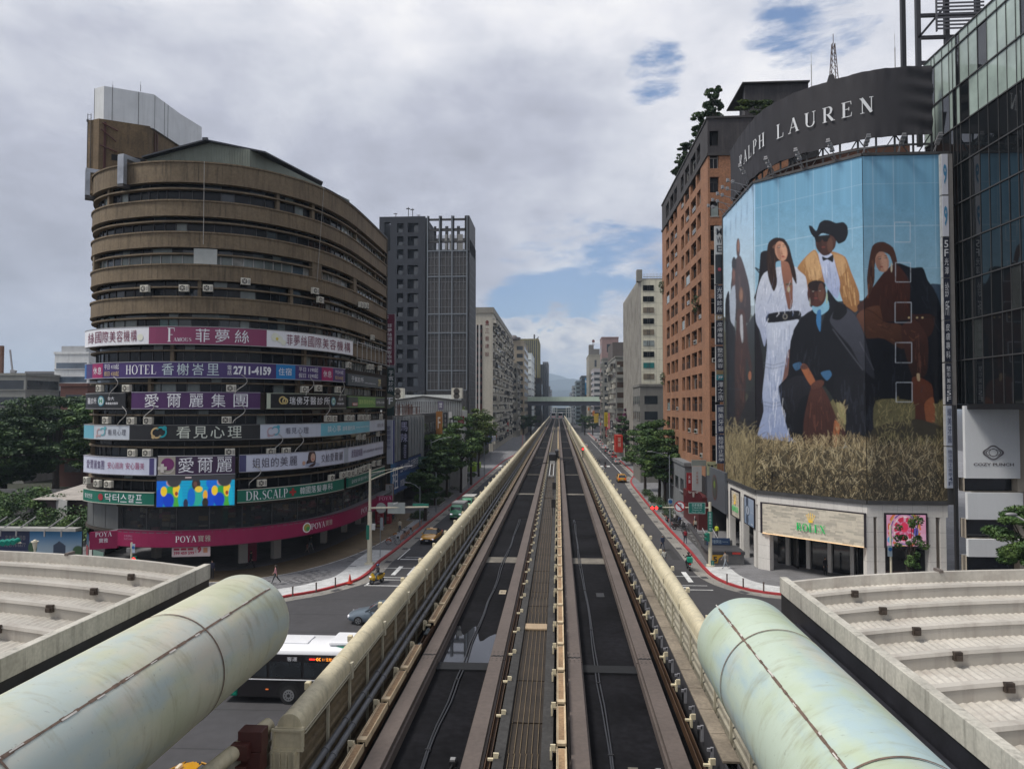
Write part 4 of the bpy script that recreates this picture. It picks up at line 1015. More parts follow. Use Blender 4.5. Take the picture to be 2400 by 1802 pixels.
g.patch(625,634,(.45,.5,.4)); g.ring(662,.55,.28,(.5,.38,.15),.35,name='tooth_emblem'); g.ring(668,.5,.22,(.55,.45,.2),.4,name='tooth_emblem'); g.chars('瑞佛牙醫診所',677,774,.25,.8,WH,.02,fill=.84); g.ring(781,.5,.33,(.05,.2,.26),.99,name='badge'); g.ring(781,.5,.24,(.5,.6,.6),.99,name='badge_field',k=.04); g.text('H',778.5,783.5,.36,.64,(.05,.25,.12),.05,k=.05); g.text('台大',793,804,.55,.8,WH); g.text('專業醫師團隊',790,806,.25,.42,WH)
g=Sign('business_centre_sign','green and black rental office sign with the number 2772-1120',817,901,925,954,(.035,.05,.045),.45,edge=(.2,.4,.1)); g.patch(839,880,(.10,.26,.03)); g.chars('富新展商務中心',841,879,.3,.75,(.5,.62,.2),.03,fill=.85); g.text('2772-1120',882,900,.38,.62,WH); g.patch(826,838,(.4,.08,.05),f0=.12,f1=.42); g.text('RENT',827,837,.18,.36,WH,k=.04)
g=Sign('counselling_sign','light blue and white counselling sign at the left end of its row',197,303,998,1030,(.46,.50,.55),.5,edge=(.3,.3,.3)); g.patch(197,220,(.12,.36,.45)); g.chars('看見心理',252,296,.3,.72,(.06,.06,.09),.0,fill=.86)
def infin(g,px,f,r,c1,c2):
 g.ring(px-4.5*r/.3,f-.02,r,c1,.3,60,330); g.ring(px+3.5*r/.3,f+.04,r,c2,.3,-120,150); g.ring(px+9.5*r/.3,f+.32,.12*r/.3,c2,.99); g.ring(px-10*r/.3,f-.3,.1*r/.3,c1,.99)
infin(g,237,.5,.3,(.45,.3,.3),(.1,.35,.4))
g=Sign('counselling_sign','wide black counselling sign with a tan and teal loop emblem',304,610,997,1030,BLK,.5,edge=(.1,.1,.1)); infin(g,373,.5,.4,(.5,.36,.17),(.0,.28,.33)); g.chars('看見心理',410,570,.1,.94,(.6,.64,.56),.03,fill=.82)
g=Sign('counselling_banner','long white and cyan counselling banner reaching the right corner of the round tower',610,901,997,1030,(.46,.50,.58),.5,edge=(.3,.3,.3)); g.patch(752,866,(.14,.42,.52)); infin(g,641,.5,.34,(.4,.3,.34),(.08,.32,.42)); g.chars('看見心理',668,724,.28,.74,(.08,.08,.12),.0,fill=.86); g.chars('談心事',767,799,.28,.78,WH,.02,fill=.88); g.chars('讓專業的來',802,832,.3,.7,WH,.02,fill=.88); g.text('Seeing Counseling Center',834,864,.42,.6,WH,0.); g.chars('看見心理',884,898,.3,.66,(.08,.08,.12),.0,fill=.9)
g=Sign('clinic_banner','lavender clinic banner with red and purple writing at the left end of its row',196,366,1073,1112,LAV,.6,edge=(.3,.3,.33)); g.chars('愛爾麗集團',203,245,.25,.78,(.07,.03,.12),.02,fill=.86); g.chars('安心諮詢',252,289,.32,.72,(.3,.04,.12),.01,fill=.9); g.chars('安心醫美',294,339,.32,.72,(.3,.04,.12),.01,fill=.9); g.patch(350,361,(.06,.05,.16))
g=Sign('clinic_logo_sign','purple sign with a sphere and cross emblem and three bold white characters',370,551,1069,1111,(.045,.018,.06),.6,edge=(.4,.4,.42)); g.patch(371,411,(.36,.33,.27)); g.ring(393,.58,.34,(.16,.02,.12),.99,name='sphere'); g.ring(391,.48,.43,(.5,.45,.42),.14,200,350,name='swoosh',k=.04)
b=MB()
fn=cfn(0,0,.66); u0=g.S(381); v0=g.z0+.36*(g.z1-g.z0)
for dx,dz in ((.38,.14),(.14,.38)): b.quad(fn(u0-dx,v0-dz),fn(u0+dx,v0-dz),fn(u0+dx,v0+dz),fn(u0-dx,v0+dz)); fn=cfn(0,0,.665)
b.build('cross',SM((.55,.52,.48)),g.t); g.chars('愛爾麗',414,548,.1,.94,WH,.05,fill=.82)
g=Sign('clinic_portrait_banner','long lavender banner with a smiling long-haired woman in the middle',561,898,1069,1108,LAV,.6,edge=(.3,.3,.33)); g.patch(561,577,(.05,.05,.14)); g.chars('姐姐的美麗',590,698,.2,.8,(.07,.06,.09),.01,fill=.84); g.chars('交給愛爾麗',752,804,.22,.78,(.07,.06,.09),.0,fill=.86); g.patch(806,816,(.34,.38,.44)); g.chars('愛爾麗集團',823,849,.25,.8,(.07,.03,.12),.01,fill=.9); g.text('黃先進醫療團隊 美麗值得信賴',851,896,.4,.62,(.1,.08,.14),0.)
skin=(.50,.32,.25);
def blob(g,px,f,rx,rz,col,k,name,a0=0,a1=360):
 h=g.z1-g.z0; u0=g.S(px); v0=g.z0+h*f; b=MB(); fn=cfn(0,0,g.off+k,g.cv); b.poly([fn(u0+rx*math.cos(R(a)),v0+rz*math.sin(R(a))) for a in range(a0,a1,15)]); return b.build(name,SM(col),g.t)
blob(g,731,.6,.52,.78,(.05,.03,.035),.02,'portrait_hair'); blob(g,729,.28,.6,.42,(.05,.03,.035),.0215,'portrait_hair'); blob(g,733,.14,.95,.2,(.34,.38,.50),.024,'portrait_dress'); blob(g,733,.62,.3,.42,skin,.027,'portrait_face'); blob(g,712,.3,.2,.2,skin,.026,'portrait_hand'); blob(g,733,.5,.11,.05,(.5,.08,.08),.03,'portrait_mouth')
g=Sign('scalp_clinic_sign','green scalp clinic sign with Korean writing at the left end of its row',195,361,1154,1181,(.0,.13,.085),.7,edge=(.45,.45,.38)); g.chars('닥터스칼프',245,335,.15,.85,WH,.03,fill=.82); g.ring(236,.5,.3,(.3,.02,.03),.99,name='red_cross'); g.text('탈모전문',200,217,.3,.7,WH)
g=Sign('scalp_clinic_sign','long green scalp clinic sign with serif Latin letters and a red cross',556,806,1152,1180,(.0,.13,.085),.7,edge=(.45,.45,.38)); g.serif('DR.SCALP',576,674,.12,.88,WH,.08); g.chars('韓國落髮專科',702,780,.2,.84,WH,.03,fill=.86)
b=MB(); u0=g.S(686); v0=(g.z0+g.z1)/2
for j,(dx,dz) in enumerate(((.36,.12),(.12,.36))): fn=cfn(0,0,.73+.004*j); b.quad(fn(u0-dx,v0-dz),fn(u0+dx,v0-dz),fn(u0+dx,v0+dz),fn(u0-dx,v0+dz))
b.build('red_cross',SM((.32,.03,.03)),g.t)
g=Sign('scalp_clinic_sign','short green sign with small Korean writing at the right corner',816,902,1153,1179,(.0,.12,.08),.7,edge=(.45,.45,.38)); g.text('글로벌 두피 탈모 케어 전문',824,866,.3,.7,WH,.01); g.text('韓國頭皮管理專門店',869,898,.35,.65,WH,.01)
def art_grid(name,fnp,nu,nv,paint,parent=None,emit=0.,rough=.5,tagk=None):
 U,V=np.meshgrid(np.linspace(0,1,nu),np.linspace(0,1,nv)); C=paint(U,V)
 b=MB(); vs=[fnp(float(u),float(v)) for u,v in zip(U.ravel(),V.ravel())]
 idx=np.arange(nu*nv).reshape(nv,nu); fs=np.stack([idx[:-1,:-1],idx[:-1,1:],idx[1:,1:],idx[1:,:-1]],-1).reshape(-1,4)
 b.v=vs; b.f=[tuple(map(int,f)) for f in fs]; b.m=[0]*len(b.f)
 o=b.build(name,M('art_%s_%g'%('e' if emit else 'p',emit),(1,1,1),rough,0,0,attr='Col',emis=(True if emit else None),es=emit),parent)
 ca=o.data.color_attributes.new('Col','FLOAT_COLOR','POINT'); A=np.ones((nu*nv,4),np.float32); A[:,:3]=C.reshape(-1,3); ca.data.foreach_set('color',A.ravel())
 return o
def ss(x,a,b):
 t=np.clip((x-a)/(b-a+1e-9),0,1); return t*t*(3-2*t)
def ell(U,V,cx,cy,rx,ry,soft=.12):
 d=np.sqrt(((U-cx)/rx)**2+((V-cy)/ry)**2); return 1-ss(d,1-soft,1+soft)
def mixa(C,m,col):
 m=m[...,None]; return C*(1-m)+np.array(col)*m
def led(U,V):
 C=np.zeros(U.shape+(3,)); C[:]=(.0,.30,.50)
 C=mixa(C,.5+.5*np.sin(V*60),(.0,.26,.45))
 for o in (.0,.65):
  u=U-o; W_=.33
  for cx,cy,rx,ry,c in ((.04,.25,.05,.4,(.0,.06,.5)),(.05,.75,.07,.2,(.0,.12,.55)),(.2,.4,.09,.3,(.02,.30,.05)),(.25,.3,.06,.36,(.05,.34,.04)),(.15,.2,.07,.24,(.0,.04,.45)),(.25,.55,.045,.25,(.75,.5,.02)),(.09,.5,.04,.16,(.75,.5,.02)),(.3,.3,.03,.3,(.0,.35,.5)),(.17,.78,.05,.12,(.45,.25,.3)),(.22,.85,.09,.22,(.035,.035,.04)),(.25,.42,.02,.07,(.3,.05,.02))):
   C=mixa(C,ell(u,V,cx,cy,rx,ry),c)
 for cx,cy,rx,ry,c in ((.48,.35,.09,.38,(.0,.28,.30)),(.52,.3,.06,.3,(.02,.35,.25)),(.44,.3,.05,.3,(.0,.12,.5)),(.5,.72,.055,.2,(.03,.02,.02)),(.49,.72,.025,.09,(.12,.05,.04)),(.535,.55,.05,.1,(.7,.5,.05)),(.62,.35,.03,.16,(.7,.35,.02)),(.62,.1,.04,.16,(.02,.015,.01)),(.37,.08,.03,.16,(.02,.02,.05))):
  C=mixa(C,ell(U,V,cx,cy,rx,ry),c)
 C=mixa(C,ss(V,.82,.86),(.03,.03,.035)); C=mixa(C,((V>.92)&(V<.95)&(U>.36)&(U<.44)).astype(float),(.5,.4,.4))
 return C
s0=TC.spx(367,8.5,.75); s1_=TC.spx(553,8.5,.75); zb=zof(1186,.75); zt_=zof(1113,.75)
sc_=T('led_screen','bright LED screen showing a blue, green and yellow picture under the cross emblem sign','screen',TC.P((s0+s1_)/2,.75,zb))
A=Vector(TC.P(s0,.72,0)); B_=Vector(TC.P(s1_,.72,0)); bb=MB(); d=(B_-A); nn_=Vector((d.y,-d.x,0)).normalized()
bb.obox((A+B_)/2+nn_*.12+Vector((0,0,(zb+zt_)/2)),d/2,nn_*.14,(0,0,(zt_-zb)/2)); bb.build('housing',blackm,sc_)
art_grid('picture',lambda u,v:tuple(A+d*(.01+.98*u)+nn_*.275+Vector((0,0,zb+.04+(zt_-zb-.08)*v))),150,60,led,sc_,emit=.42)
pk_=(.23,.002,.055)
g=Sign('cosmetics_shop_fascia','long magenta shop fascia wrapping the foot of the round tower','275' and 275,885,1243,1278,pk_,.9,edge=(.12,.0,.03))
g.serif('POYA',411,460,.3,.7,WH,.1); g.chars('寶雅',463,495,.3,.72,(.45,.42,.36),.03,fill=.86); g.text('忠孝復興店',291,311,.6,.74,(.4,.2,.3),0); g.text('02-2731-5082',291,311,.42,.54,(.4,.2,.3),0)
g.serif('POYA',729,761,.3,.72,WH,.1); g.chars('寶雅',762,779,.32,.74,(.45,.42,.36),.03,fill=.86); g.ring(719,.5,.36,WH,.99,name='round_logo'); g.ring(719,.5,.28,(.35,.30,.06),.99,name='round_logo_field',k=.04); g.ring(721,.42,.15,(.05,.3,.08),.99,name='round_logo_leaf',k=.05); g.serif('POYA',846,866,.28,.72,WH,.1)
b=MB(); A=Vector(TC.P(g.s0,.9,g.z0)); A2=A+Vector((-2.0,-.9,0)); A3=A2+Vector((.05,.25,0)); b.prism([tuple(A2)[:2],tuple(A)[:2],(A.x,A.y+.25),tuple(A3)[:2]],g.z0-.25,g.z1-.05); b.build('return_panel',SM(pk_),g.t)
fn=planefn(tuple(A2),(2,.9,0),(0,0,1),.02); b=MB(); fn3=lambda u,v,k:tuple(Vector(fn(u,v))+Vector((.4,-.9,0))*.003*k); serif(b,'POYA',fn3,.45,1.75,.85,1.25,.1); put_text(b,'寶雅',fn,.75,1.45,.3,.7); b.build('lettering',SM(WH),g.t)
eR=Vector(TC.P(g.s1,.9,g.z0)); b=MB(); b.prism([(eR.x,eR.y),(eR.x+1.6,eR.y+.9),(eR.x+1.5,eR.y+1.2),(eR.x-.3,eR.y+.3)],g.z0-.1,g.z1+.15); b.build('return_panel',SM(pk_),g.t)
b=MB(); fn3=lambda u,v,k:(eR.x+.1+u*.87+.002*k,eR.y+.05+u*.49-.02-.003*k,eR.z+v); serif(b,'POYA',fn3,.05,1.6,1.0,1.4,.1); b.build('lettering',SM((.5,.3,.4)),g.t)
b=MB(); band(b,TC.spx(276,5,0),TC.L,-.4,.9,4.50,4.56); b.build('canopy_top',M('canopy_grey',(.12,.12,.13),.6,0,.2,1),tw)
A=Vector(at(403,1280,63.0)); B_=Vector(at(493,1278,63.6)); d=B_-A
t=T('promotion_banner','small white promotional banner with a large red 9 hanging under the magenta fascia','banner',tuple((A+B_)/2-Vector((0,0,.95)))); b=MB(); b.obox((A+B_)/2-Vector((0,0,.48)),d/2,Vector((d.y,-d.x,0)).normalized()*.02,(0,0,.46)); b.build('sheet',SM((.6,.5,.5)),t)
fn=planefn(tuple(A-Vector((0,0,.92))),tuple(d),(0,0,1),.03); l_=d.length; b=MB(); put_text(b,'9',fn,l_*.66,l_*.77,.3,.85,bold=.06); put_text(b,'399 459 599',fn,l_*.05,l_*.58,.15,.45,bold=.03); put_text(b,'起',fn,l_*.6,l_*.64,.3,.6)
for k in range(3): b.quad(fn(l_*(.05+.18*k),.55),fn(l_*(.2+.18*k),.55),fn(l_*(.2+.18*k),.75),fn(l_*(.05+.18*k),.75))
b.build('lettering',SM((.4,.01,.06)),t); b=MB(); b.quad(fn(l_*.82,.3),fn(l_*.93,.3),fn(l_*.93,.75),fn(l_*.82,.75)); b.build('orange_field',SM((.5,.22,.12)),t)
# air conditioners
acm=M('ac_white',(.58,.56,.48),.55,0,.2,2.,streak=.3,stain=(.2,.17,.12)); acd=M('ac_fan',(.05,.045,.04),.6,0,.2,4)
def make_ac():
 t=T('air_conditioner','x','air conditioner')
 b=MB(); b.box(-.42,.42,0,.34,0,.62); b.build('casing',acm,t,local=True,bevel=.02)
 b=MB(); b.disc((-.1,-.012,.31),(0,-1,0),.25,20); b.build('fan_grille',acd,t,local=True)
 b=MB(); b.disc((-.1,-.02,.31),(0,-1,0),.07,10);
 for k in range(3): b.poly([(-.1+.24*math.cos(R(a)),-.022-.002*k,.31+.24*math.sin(R(a))) for a in (k*60,k*60+8,k*60+180,k*60+188)])
 b.build('fan_hub',acm,t,local=True)
 b=MB(); b.box(.2,.38,-.008,0,.1,.5); b.build('side_vent',M('ac_vent',(.3,.29,.26),.6),t,local=True)
 b=MB(); b.cut().box(-.4,-.35,-.1,.4,-.06,-.001); b.cut().box(.35,.4,-.1,.4,-.06,-.001); b.each('bracket',frame_d,t,local=True)
 return t
AC0=make_ac(); acn=0
rows=[('among the upper windows',[(337,683,.3),(430,682,.3),(487,682,.3),(576,666,.2),(741,688,.4),(753,709,.4),(848,720,.5),(855,721,.5),(862,722,.5),(876,797,.5)]),
('above the golden 7F clinic sign',[(820,862,.5),(867,866,.5),(875,866,.5),(893,868,.5)]),
('over the dental clinic signs',[(230,918,.5),(294,918,.6),(542,918,.5),(716,920,.5),(749,917,.6),(795,920,.5)]),
('over the counselling signs',[(246,993,.4),(305,994,.5),(345,994,.5),(531,992,.4),(771,988,.5),(786,988,.5),(817,986,.5),(828,986,.5),(847,984,.5),(855,984,.5),(866,984,.5),(896,982,.5),(843,1030,.4),(855,1030,.4),(889,1022,.4)]),
('over the lavender clinic banners',[(307,1069,.5),(343,1069,.5),(539,1067,.5),(637,1066,.5),(673,1064,.5)]),
('above the green scalp signs',[(199,1133,.9),(225,1140,.7),(251,1142,.8),(615,1139,.8),(780,1126,.7),(806,1119,.7),(819,1116,.7),(828,1115,.7),(839,1110,.7),(850,1106,.7),(858,1102,.7),(869,1099,.7),(880,1092,.7),(892,1090,.7)])]
ordn=['first','second','third','fourth','fifth','sixth','seventh','eighth','ninth','tenth','eleventh','twelfth','thirteenth','fourteenth','fifteenth']
for where,lst in rows:
 for i,(px,py,off) in enumerate(sorted(lst)):
  s_=TC.spx(px,EYE+(952-py)*.0386,off); p,n=TC.at(s_)
  q=TC.P(s_,off,0); dep=q[0]*FW[0]+q[1]*FW[1]; z=EYE+(952-py)*dep/1700+.0
  rz=math.atan2(n[1],n[0])+math.pi/2
  lab='white air conditioner %s %s from left'%(where,ordn[i])
  if acn==0:
   AC0.location=(q[0],q[1],z); AC0.rotation_euler=(0,0,rz); AC0['label']=lab; AC0['group']='air conditioners on the round tower'
  else: copy_tree(AC0,None,(q[0],q[1],z),rz,lab)
  acn+=1
for hi_,(px,py,off) in enumerate(((268,905,.55),(288,976,.5),(350,960,.5),(565,900,.5),(560,970,.5),(725,902,.5),(800,905,.5),(765,965,.55),(597,1118,.7),(650,1042,.5),(700,1046,.5))):
 z=zof(py,off); s_=TC.spx(px,z,off); cable('hose',[TC.P(s_+.5*math.sin(k*.6),off+.1,z+.9-k*.22) for k in range(9)],.035,cab_w,'pale hose dangling on the round tower, %s counting by rows from the top left'%ordn[hi_],'hose','pale hoses on the round tower')
# right-hand corner building with the billboard
def facet(a,b):
 """vertical plane through plan points a, b; returns pixel->(u,z) and (u,z,off)->point (off towards the viewer)"""
 a=Vector((a[0],a[1],0)); b=Vector((b[0],b[1],0)); d=(b-a); L_=d.length; d=d/L_; n=Vector((d.y,-d.x,0))
 if n.y>0 and abs(n.y)>.2 or (abs(n.y)<=.2 and n.x>0): n=-n
 def uv(px,py,off=0.):
  r=Vector(ray(px,py)); o=Vector((0,0,EYE)); t=((a+n*off-o).dot(n))/r.dot(n); p=o+r*t; return (p-a).dot(d),p.z
 def P(u,z,off=0.): q=a+d*u+n*off; return (q.x,q.y,z)
 return uv,P,L_,d,n
def holes_wall(mb,P,u0,u1,z0,z1,holes,depth=.35,mi=0,ri=None,off=0.):
 us=sorted({u0,u1,*[h[0] for h in holes],*[h[1] for h in holes]}); zs=sorted({z0,z1,*[h[2] for h in holes],*[h[3] for h in holes]})
 us=[u for u in us if u0<=u<=u1]; zs=[z for z in zs if z0<=z<=z1]
 for i in range(len(us)-1):
  for j in range(len(zs)-1):
   cu,cz=(us[i]+us[i+1])/2,(zs[j]+zs[j+1])/2
   if any(h[0]<cu<h[1] and h[2]<cz<h[3] for h in holes): continue
   mb.quad(P(us[i],zs[j],off),P(us[i+1],zs[j],off),P(us[i+1],zs[j+1],off),P(us[i],zs[j+1],off),mi)
 ri=mi if ri is None else ri
 for a,b_,c,d in holes:
  mb.quad(P(a,c,off),P(a,d,off),P(a,d,off-depth),P(a,c,off-depth),ri); mb.quad(P(b_,c,off),P(b_,c,off-depth),P(b_,d,off-depth),P(b_,d,off),ri)
  mb.quad(P(a,c,off),P(a,c,off-depth),P(b_,c,off-depth),P(b_,c,off),ri); mb.quad(P(a,d,off),P(b_,d,off),P(b_,d,off-depth),P(a,d,off-depth),ri)
def fbox(mb,P,u0,u1,z0,z1,o0,o1,mi=None):
 vs=[P(u,z,o) for o in (o0,o1) for u,z in ((u0,z0),(u1,z0),(u1,z1),(u0,z1))]
 mb.add(vs,[(0,3,2,1),(4,5,6,7),(0,1,5,4),(1,2,6,5),(2,3,7,6),(3,0,4,7)],mi)
VA,VB,VC,VD=(19.05,84.3),(19.1,71.6),(26.4,64.2),(33.05,64.2)
F1,F2,F3=facet(VA,VB),facet(VB,VC),facet(VC,VD)
ZB0,ZB1=7.54,37.5
CW,CH=570,720; OX,OY=1688,478
cv_=np.zeros((CH,CW,3)); YY,XX=np.mgrid[0:CH,0:CW].astype(float)
KX=lambda cx:1690+cx/2.373-OX
KY=lambda cy:480+cy/2.373-OY
def lin(c): c=np.array(c,float)/255.; return np.where(c<=.04045,c/12.92,((c+.055)/1.055)**2.4)
def inpoly(x,y,poly):
 r=np.zeros(x.shape,bool); n=len(poly)
 for i in range(n):
  x0,y0=poly[i]; x1,y1=poly[(i+1)%n]
  c=((y0>y)!=(y1>y))
  with np.errstate(divide='ignore',invalid='ignore'): xi=(x1-x0)*(y-y0)/(y1-y0+1e-12)+x0
  r^=c&(x<xi)
 return r
def fill(pts,col,col2=None,amt=1.,jit=0.):
 P_=[(KX(a),KY(b)) for a,b in pts]
 q=smooth_closed(P_)
 x0=max(0,int(min(p[0] for p in q))-1); x1=min(CW,int(max(p[0] for p in q))+2); y0=max(0,int(min(p[1] for p in q))-1); y1=min(CH,int(max(p[1] for p in q))+2)
 if x1<=x0 or y1<=y0: return
 X=XX[y0:y1,x0:x1]; Y=YY[y0:y1,x0:x1]; m=sum(inpoly(X+dx,Y+dy,q).astype(float) for dx,dy in ((.25,.25),(.75,.25),(.25,.75),(.75,.75)))/4
 c=lin(col)[None,None,:]*np.ones(X.shape+(1,))
 if col2 is not None:
  t=((Y-Y.min())/(max(1,Y.max()-Y.min())))[...,None]; c=c*(1-t)+lin(col2)*t
 m=(m*amt)[...,None]; cv_[y0:y1,x0:x1]=cv_[y0:y1,x0:x1]*(1-m)+c*m
def smooth_closed(p,k=4):
 n=len(p); out=[]
 for i in range(n):
  p0,p1,p2,p3=p[i-1],p[i],p[(i+1)%n],p[(i+2)%n]
  for j in range(k):
   t=j/k; out.append(tuple(.5*((2*p1[q])+(-p0[q]+p2[q])*t*.7+((2*p0[q]-5*p1[q]+4*p2[q]-p3[q])*.7+(1-.7)*(-6*p1[q]+6*p2[q]))*t*t+((-p0[q]+3*p1[q]-3*p2[q]+p3[q])*.7+(1-.7)*(4*p1[q]-4*p2[q]))*t**3) for q in (0,1)))
 return out
def elp(cx,cy,rx,ry,col,rot=0.,amt=1.,col2=None):
 fill([(cx+rx*math.cos(R(a))*math.cos(R(rot))-ry*math.sin(R(a))*math.sin(R(rot)),cy+rx*math.cos(R(a))*math.sin(R(rot))+ry*math.sin(R(a))*math.cos(R(rot))) for a in range(0,360,30)],col,col2,amt)
def strokes(n,x0,x1,y0,y1,cols,ln,w,seed,lean=.5,ok=None):
 rd=random.Random(seed)
 for _ in range(n):
  x=rd.uniform(x0,x1); y=rd.uniform(y0,y1)
  if ok and not ok(x,y): continue
  a=rd.gauss(0,lean); l=rd.uniform(*ln); c=lin(rd.choice(cols))*rd.uniform(.75,1.15); px,py=KX(x),KY(y); cvv=rd.uniform(-.03,.03); al=rd.uniform(.5,1)
  for s_ in range(int(l)):
   a+=cvv; px+=math.sin(a); py-=math.cos(a); xi,yi=int(px),int(py)
   if 0<=xi<CW-1 and 0<=yi<CH: cv_[yi,xi]=cv_[yi,xi]*(1-al)+c*al; cv_[yi,xi+1]=cv_[yi,xi+1]*(1-al*w)+c*al*w
def line(pts,col,w=1.,amt=.6):
 for (a,b),(c,d) in zip(pts,pts[1:]):
  dx,dy=c-a,d-b; l=math.hypot(dx,dy) or 1; nx,ny=-dy/l*w*1.2,dx/l*w*1.2
  P_=[(KX(a+nx),KY(b+ny)),(KX(c+nx),KY(d+ny)),(KX(c-nx),KY(d-ny)),(KX(a-nx),KY(b-ny))]
  x0=max(0,int(min(p[0] for p in P_))-1);x1=min(CW,int(max(p[0] for p in P_))+2);y0=max(0,int(min(p[1] for p in P_))-1);y1=min(CH,int(max(p[1] for p in P_))+2)
  if x1<=x0 or y1<=y0: continue
  X=XX[y0:y1,x0:x1];Y=YY[y0:y1,x0:x1]; m=(sum(inpoly(X+dx_,Y+dy_,P_).astype(float) for dx_,dy_ in ((.25,.25),(.75,.25),(.25,.75),(.75,.75)))/4*amt)[...,None]
  cv_[y0:y1,x0:x1]=cv_[y0:y1,x0:x1]*(1-m)+lin(col)*m
t_=np.clip((YY-KY(-200))/(KY(600)-KY(-200)),0,1)[...,None]
cv_[:]=lin((100,158,192))*(1-t_)+lin((150,184,202))*t_
lf=(XX<KX(189))[...,None]; t2=np.clip((YY-KY(50))/(KY(640)-KY(50)),0,1)[...,None]
cv_[:]=np.where(lf,lin((170,206,232))*(1-t2)+lin((205,220,228))*t2,cv_)
fill([(1160,455),(1190,440),(1235,460),(1235,640),(1150,640)],(58,74,92))
fill([(-30,640),(60,650),(190,640),(190,1300),(-30,1300)],(92,92,78),(60,58,48)); fill([(30,620),(190,560),(190,700),(30,720)],(120,135,142),amt=.5)
fill([(190,600),(1235,560),(1235,1120),(190,1120)],(46,52,58),(40,42,38))
fill([(640,1060),(1235,1060),(1235,1300),(640,1300)],(104,98,68),(84,76,56))
fill([(222,266),(262,258),(268,340),(262,420),(225,520),(210,700),(235,900),(245,1300),(192,1300),(190,560),(178,540),(205,440),(215,330)],(30,28,33)); line([(190,350),(225,370),(225,395),(190,350)],(28,26,30),3,.9)
elp(95,240,11,54,(74,46,40)); fill([(78,310),(108,285),(140,380),(160,470),(166,600),(150,660),(118,640),(88,650),(58,600),(55,440)],(66,48,48),(48,38,40)); fill([(58,470),(76,440),(82,560),(72,690),(44,660),(38,540)],(170,180,195)); elp(70,395,11,58,(90,58,50)); elp(72,330,13,40,(28,24,28))
fill([(22,560),(44,480),(52,640),(80,700),(84,900),(82,1330),(34,1330),(30,900)],(26,27,33)); elp(112,500,12,44,(120,84,62)); fill([(88,610),(112,580),(134,610),(152,790),(172,900),(168,985),(158,930),(140,850),(132,1200),(84,1260),(76,900)],(74,46,40),(40,32,34)); fill([(106,620),(119,618),(124,750),(116,768),(106,700)],(178,180,186)); fill([(90,1230),(185,1000),(190,1330),(90,1330)],(34,34,38)); elp(160,950,9,26,(150,98,72)); line([(20,1020),(190,1032)],(50,52,56),3,.8)
fill([(190,560),(205,460),(240,380),(330,345),(352,410),(372,575),(396,560),(388,350),(440,360),(472,400),(484,480),(492,560),(512,578),(440,625),(275,645),(262,690),(245,782),(236,778),(216,700),(194,650)],(196,202,214),(150,160,186))
fill([(335,300),(376,300),(396,400),(398,545),(374,580),(352,470),(335,360)],(150,104,84),(110,72,60)); fill([(262,215),(300,184),(350,190),(378,232),(396,300),(416,380),(420,442),(396,400),(372,320),(305,320),(312,430),(292,482),(262,400),(254,300)],(44,30,26))
elp(334,258,34,56,(186,140,116),-12); elp(320,238,9,4,(40,26,22)); elp(348,232,8,4,(40,26,22)); elp(346,288,10,4,(140,60,54)); elp(338,262,4,14,(160,112,92)); fill([(360,438),(392,436),(392,446),(360,448)],(90,78,60)); elp(376,470,8,16,(170,160,130))
fill([(262,655),(430,638),(402,700),(388,830),(372,900),(345,960),(332,1010),(348,1120),(382,1250),(412,1325),(208,1305),(236,1150),(230,1050),(246,900),(256,780)],(184,192,208),(128,142,176)); fill([(366,830),(384,820),(376,1200),(392,1280),(352,1130),(336,1010),(350,930)],(110,80,74))
fill([(264,606),(430,588),(434,634),(262,656)],(22,23,29)); elp(356,622,14,16,(120,118,112)); elp(356,622,8,10,(24,24,28))
rd_=random.Random(2)
for k in range(26):
 x=rd_.uniform(225,380); y=rd_.uniform(680,1230); line([(x,y),(x+rd_.uniform(-14,10),y+rd_.uniform(50,110))],rd_.choice(((120,134,168),(210,216,226))),1.,.5)
for k in range(16):
 x=rd_.uniform(215,470); y=rd_.uniform(380,540); line([(x,y),(x+rd_.uniform(-16,10),y+rd_.uniform(30,70))],rd_.choice(((140,150,176),(216,220,228))),1.,.5)
for y_ in (880,900,1095,1115): line([(236,y_),(290,y_+12),(350,y_-4)],(92,98,112),2,.5)
fill([(424,352),(474,286),(524,250),(560,330),(578,430),(500,440),(484,480),(470,400)],(176,134,88),(140,100,62)); fill([(612,260),(690,290),(722,370),(768,490),(766,570),(745,597),(690,562),(664,500),(650,420),(630,330)],(168,126,82),(128,88,52)); fill([(470,300),(520,258),(548,330),(560,400),(510,420),(478,360)],(190,152,108)); fill([(622,275),(680,290),(700,350),(660,400),(640,330)],(184,146,104))
fill([(543,268),(616,274),(640,350),(662,440),(646,522),(600,476),(574,420),(555,340)],(186,196,220),(150,162,196)); line([(600,300),(620,500)],(120,130,160),1.5,.6)
fill([(530,178),(620,168),(640,190),(634,236),(602,276),(566,282),(530,240)],(78,50,42),(60,38,34)); fill([(562,288),(590,297),(624,278),(622,320),(592,305),(568,312)],(18,18,24)); fill([(524,180),(602,170),(602,200),(574,206),(562,192),(552,208),(528,206)],(20,18,20)); elp(568,236,12,5,(110,60,54))
fill([(488,118),(506,120),(530,146),(548,102),(578,85),(612,90),(640,102),(680,97),(702,120),(706,160),(690,200),(652,217),(622,176),(562,160),(526,187),(500,160)],(17,19,27))
fill([(975,325),(1060,350),(1122,350),(1150,420),(1190,480),(1226,600),(1234,1080),(1060,1092),(860,1092),(840,900),(750,620),(820,570),(900,500),(960,420)],(24,28,37),(14,16,22)); fill([(910,372),(975,330),(1050,430),(1054,600),(1160,608),(1190,640),(1168,722),(1100,752),(1090,640),(900,652),(850,600),(770,600),(758,560),(800,520),(850,450)],(70,40,34),(52,32,28))
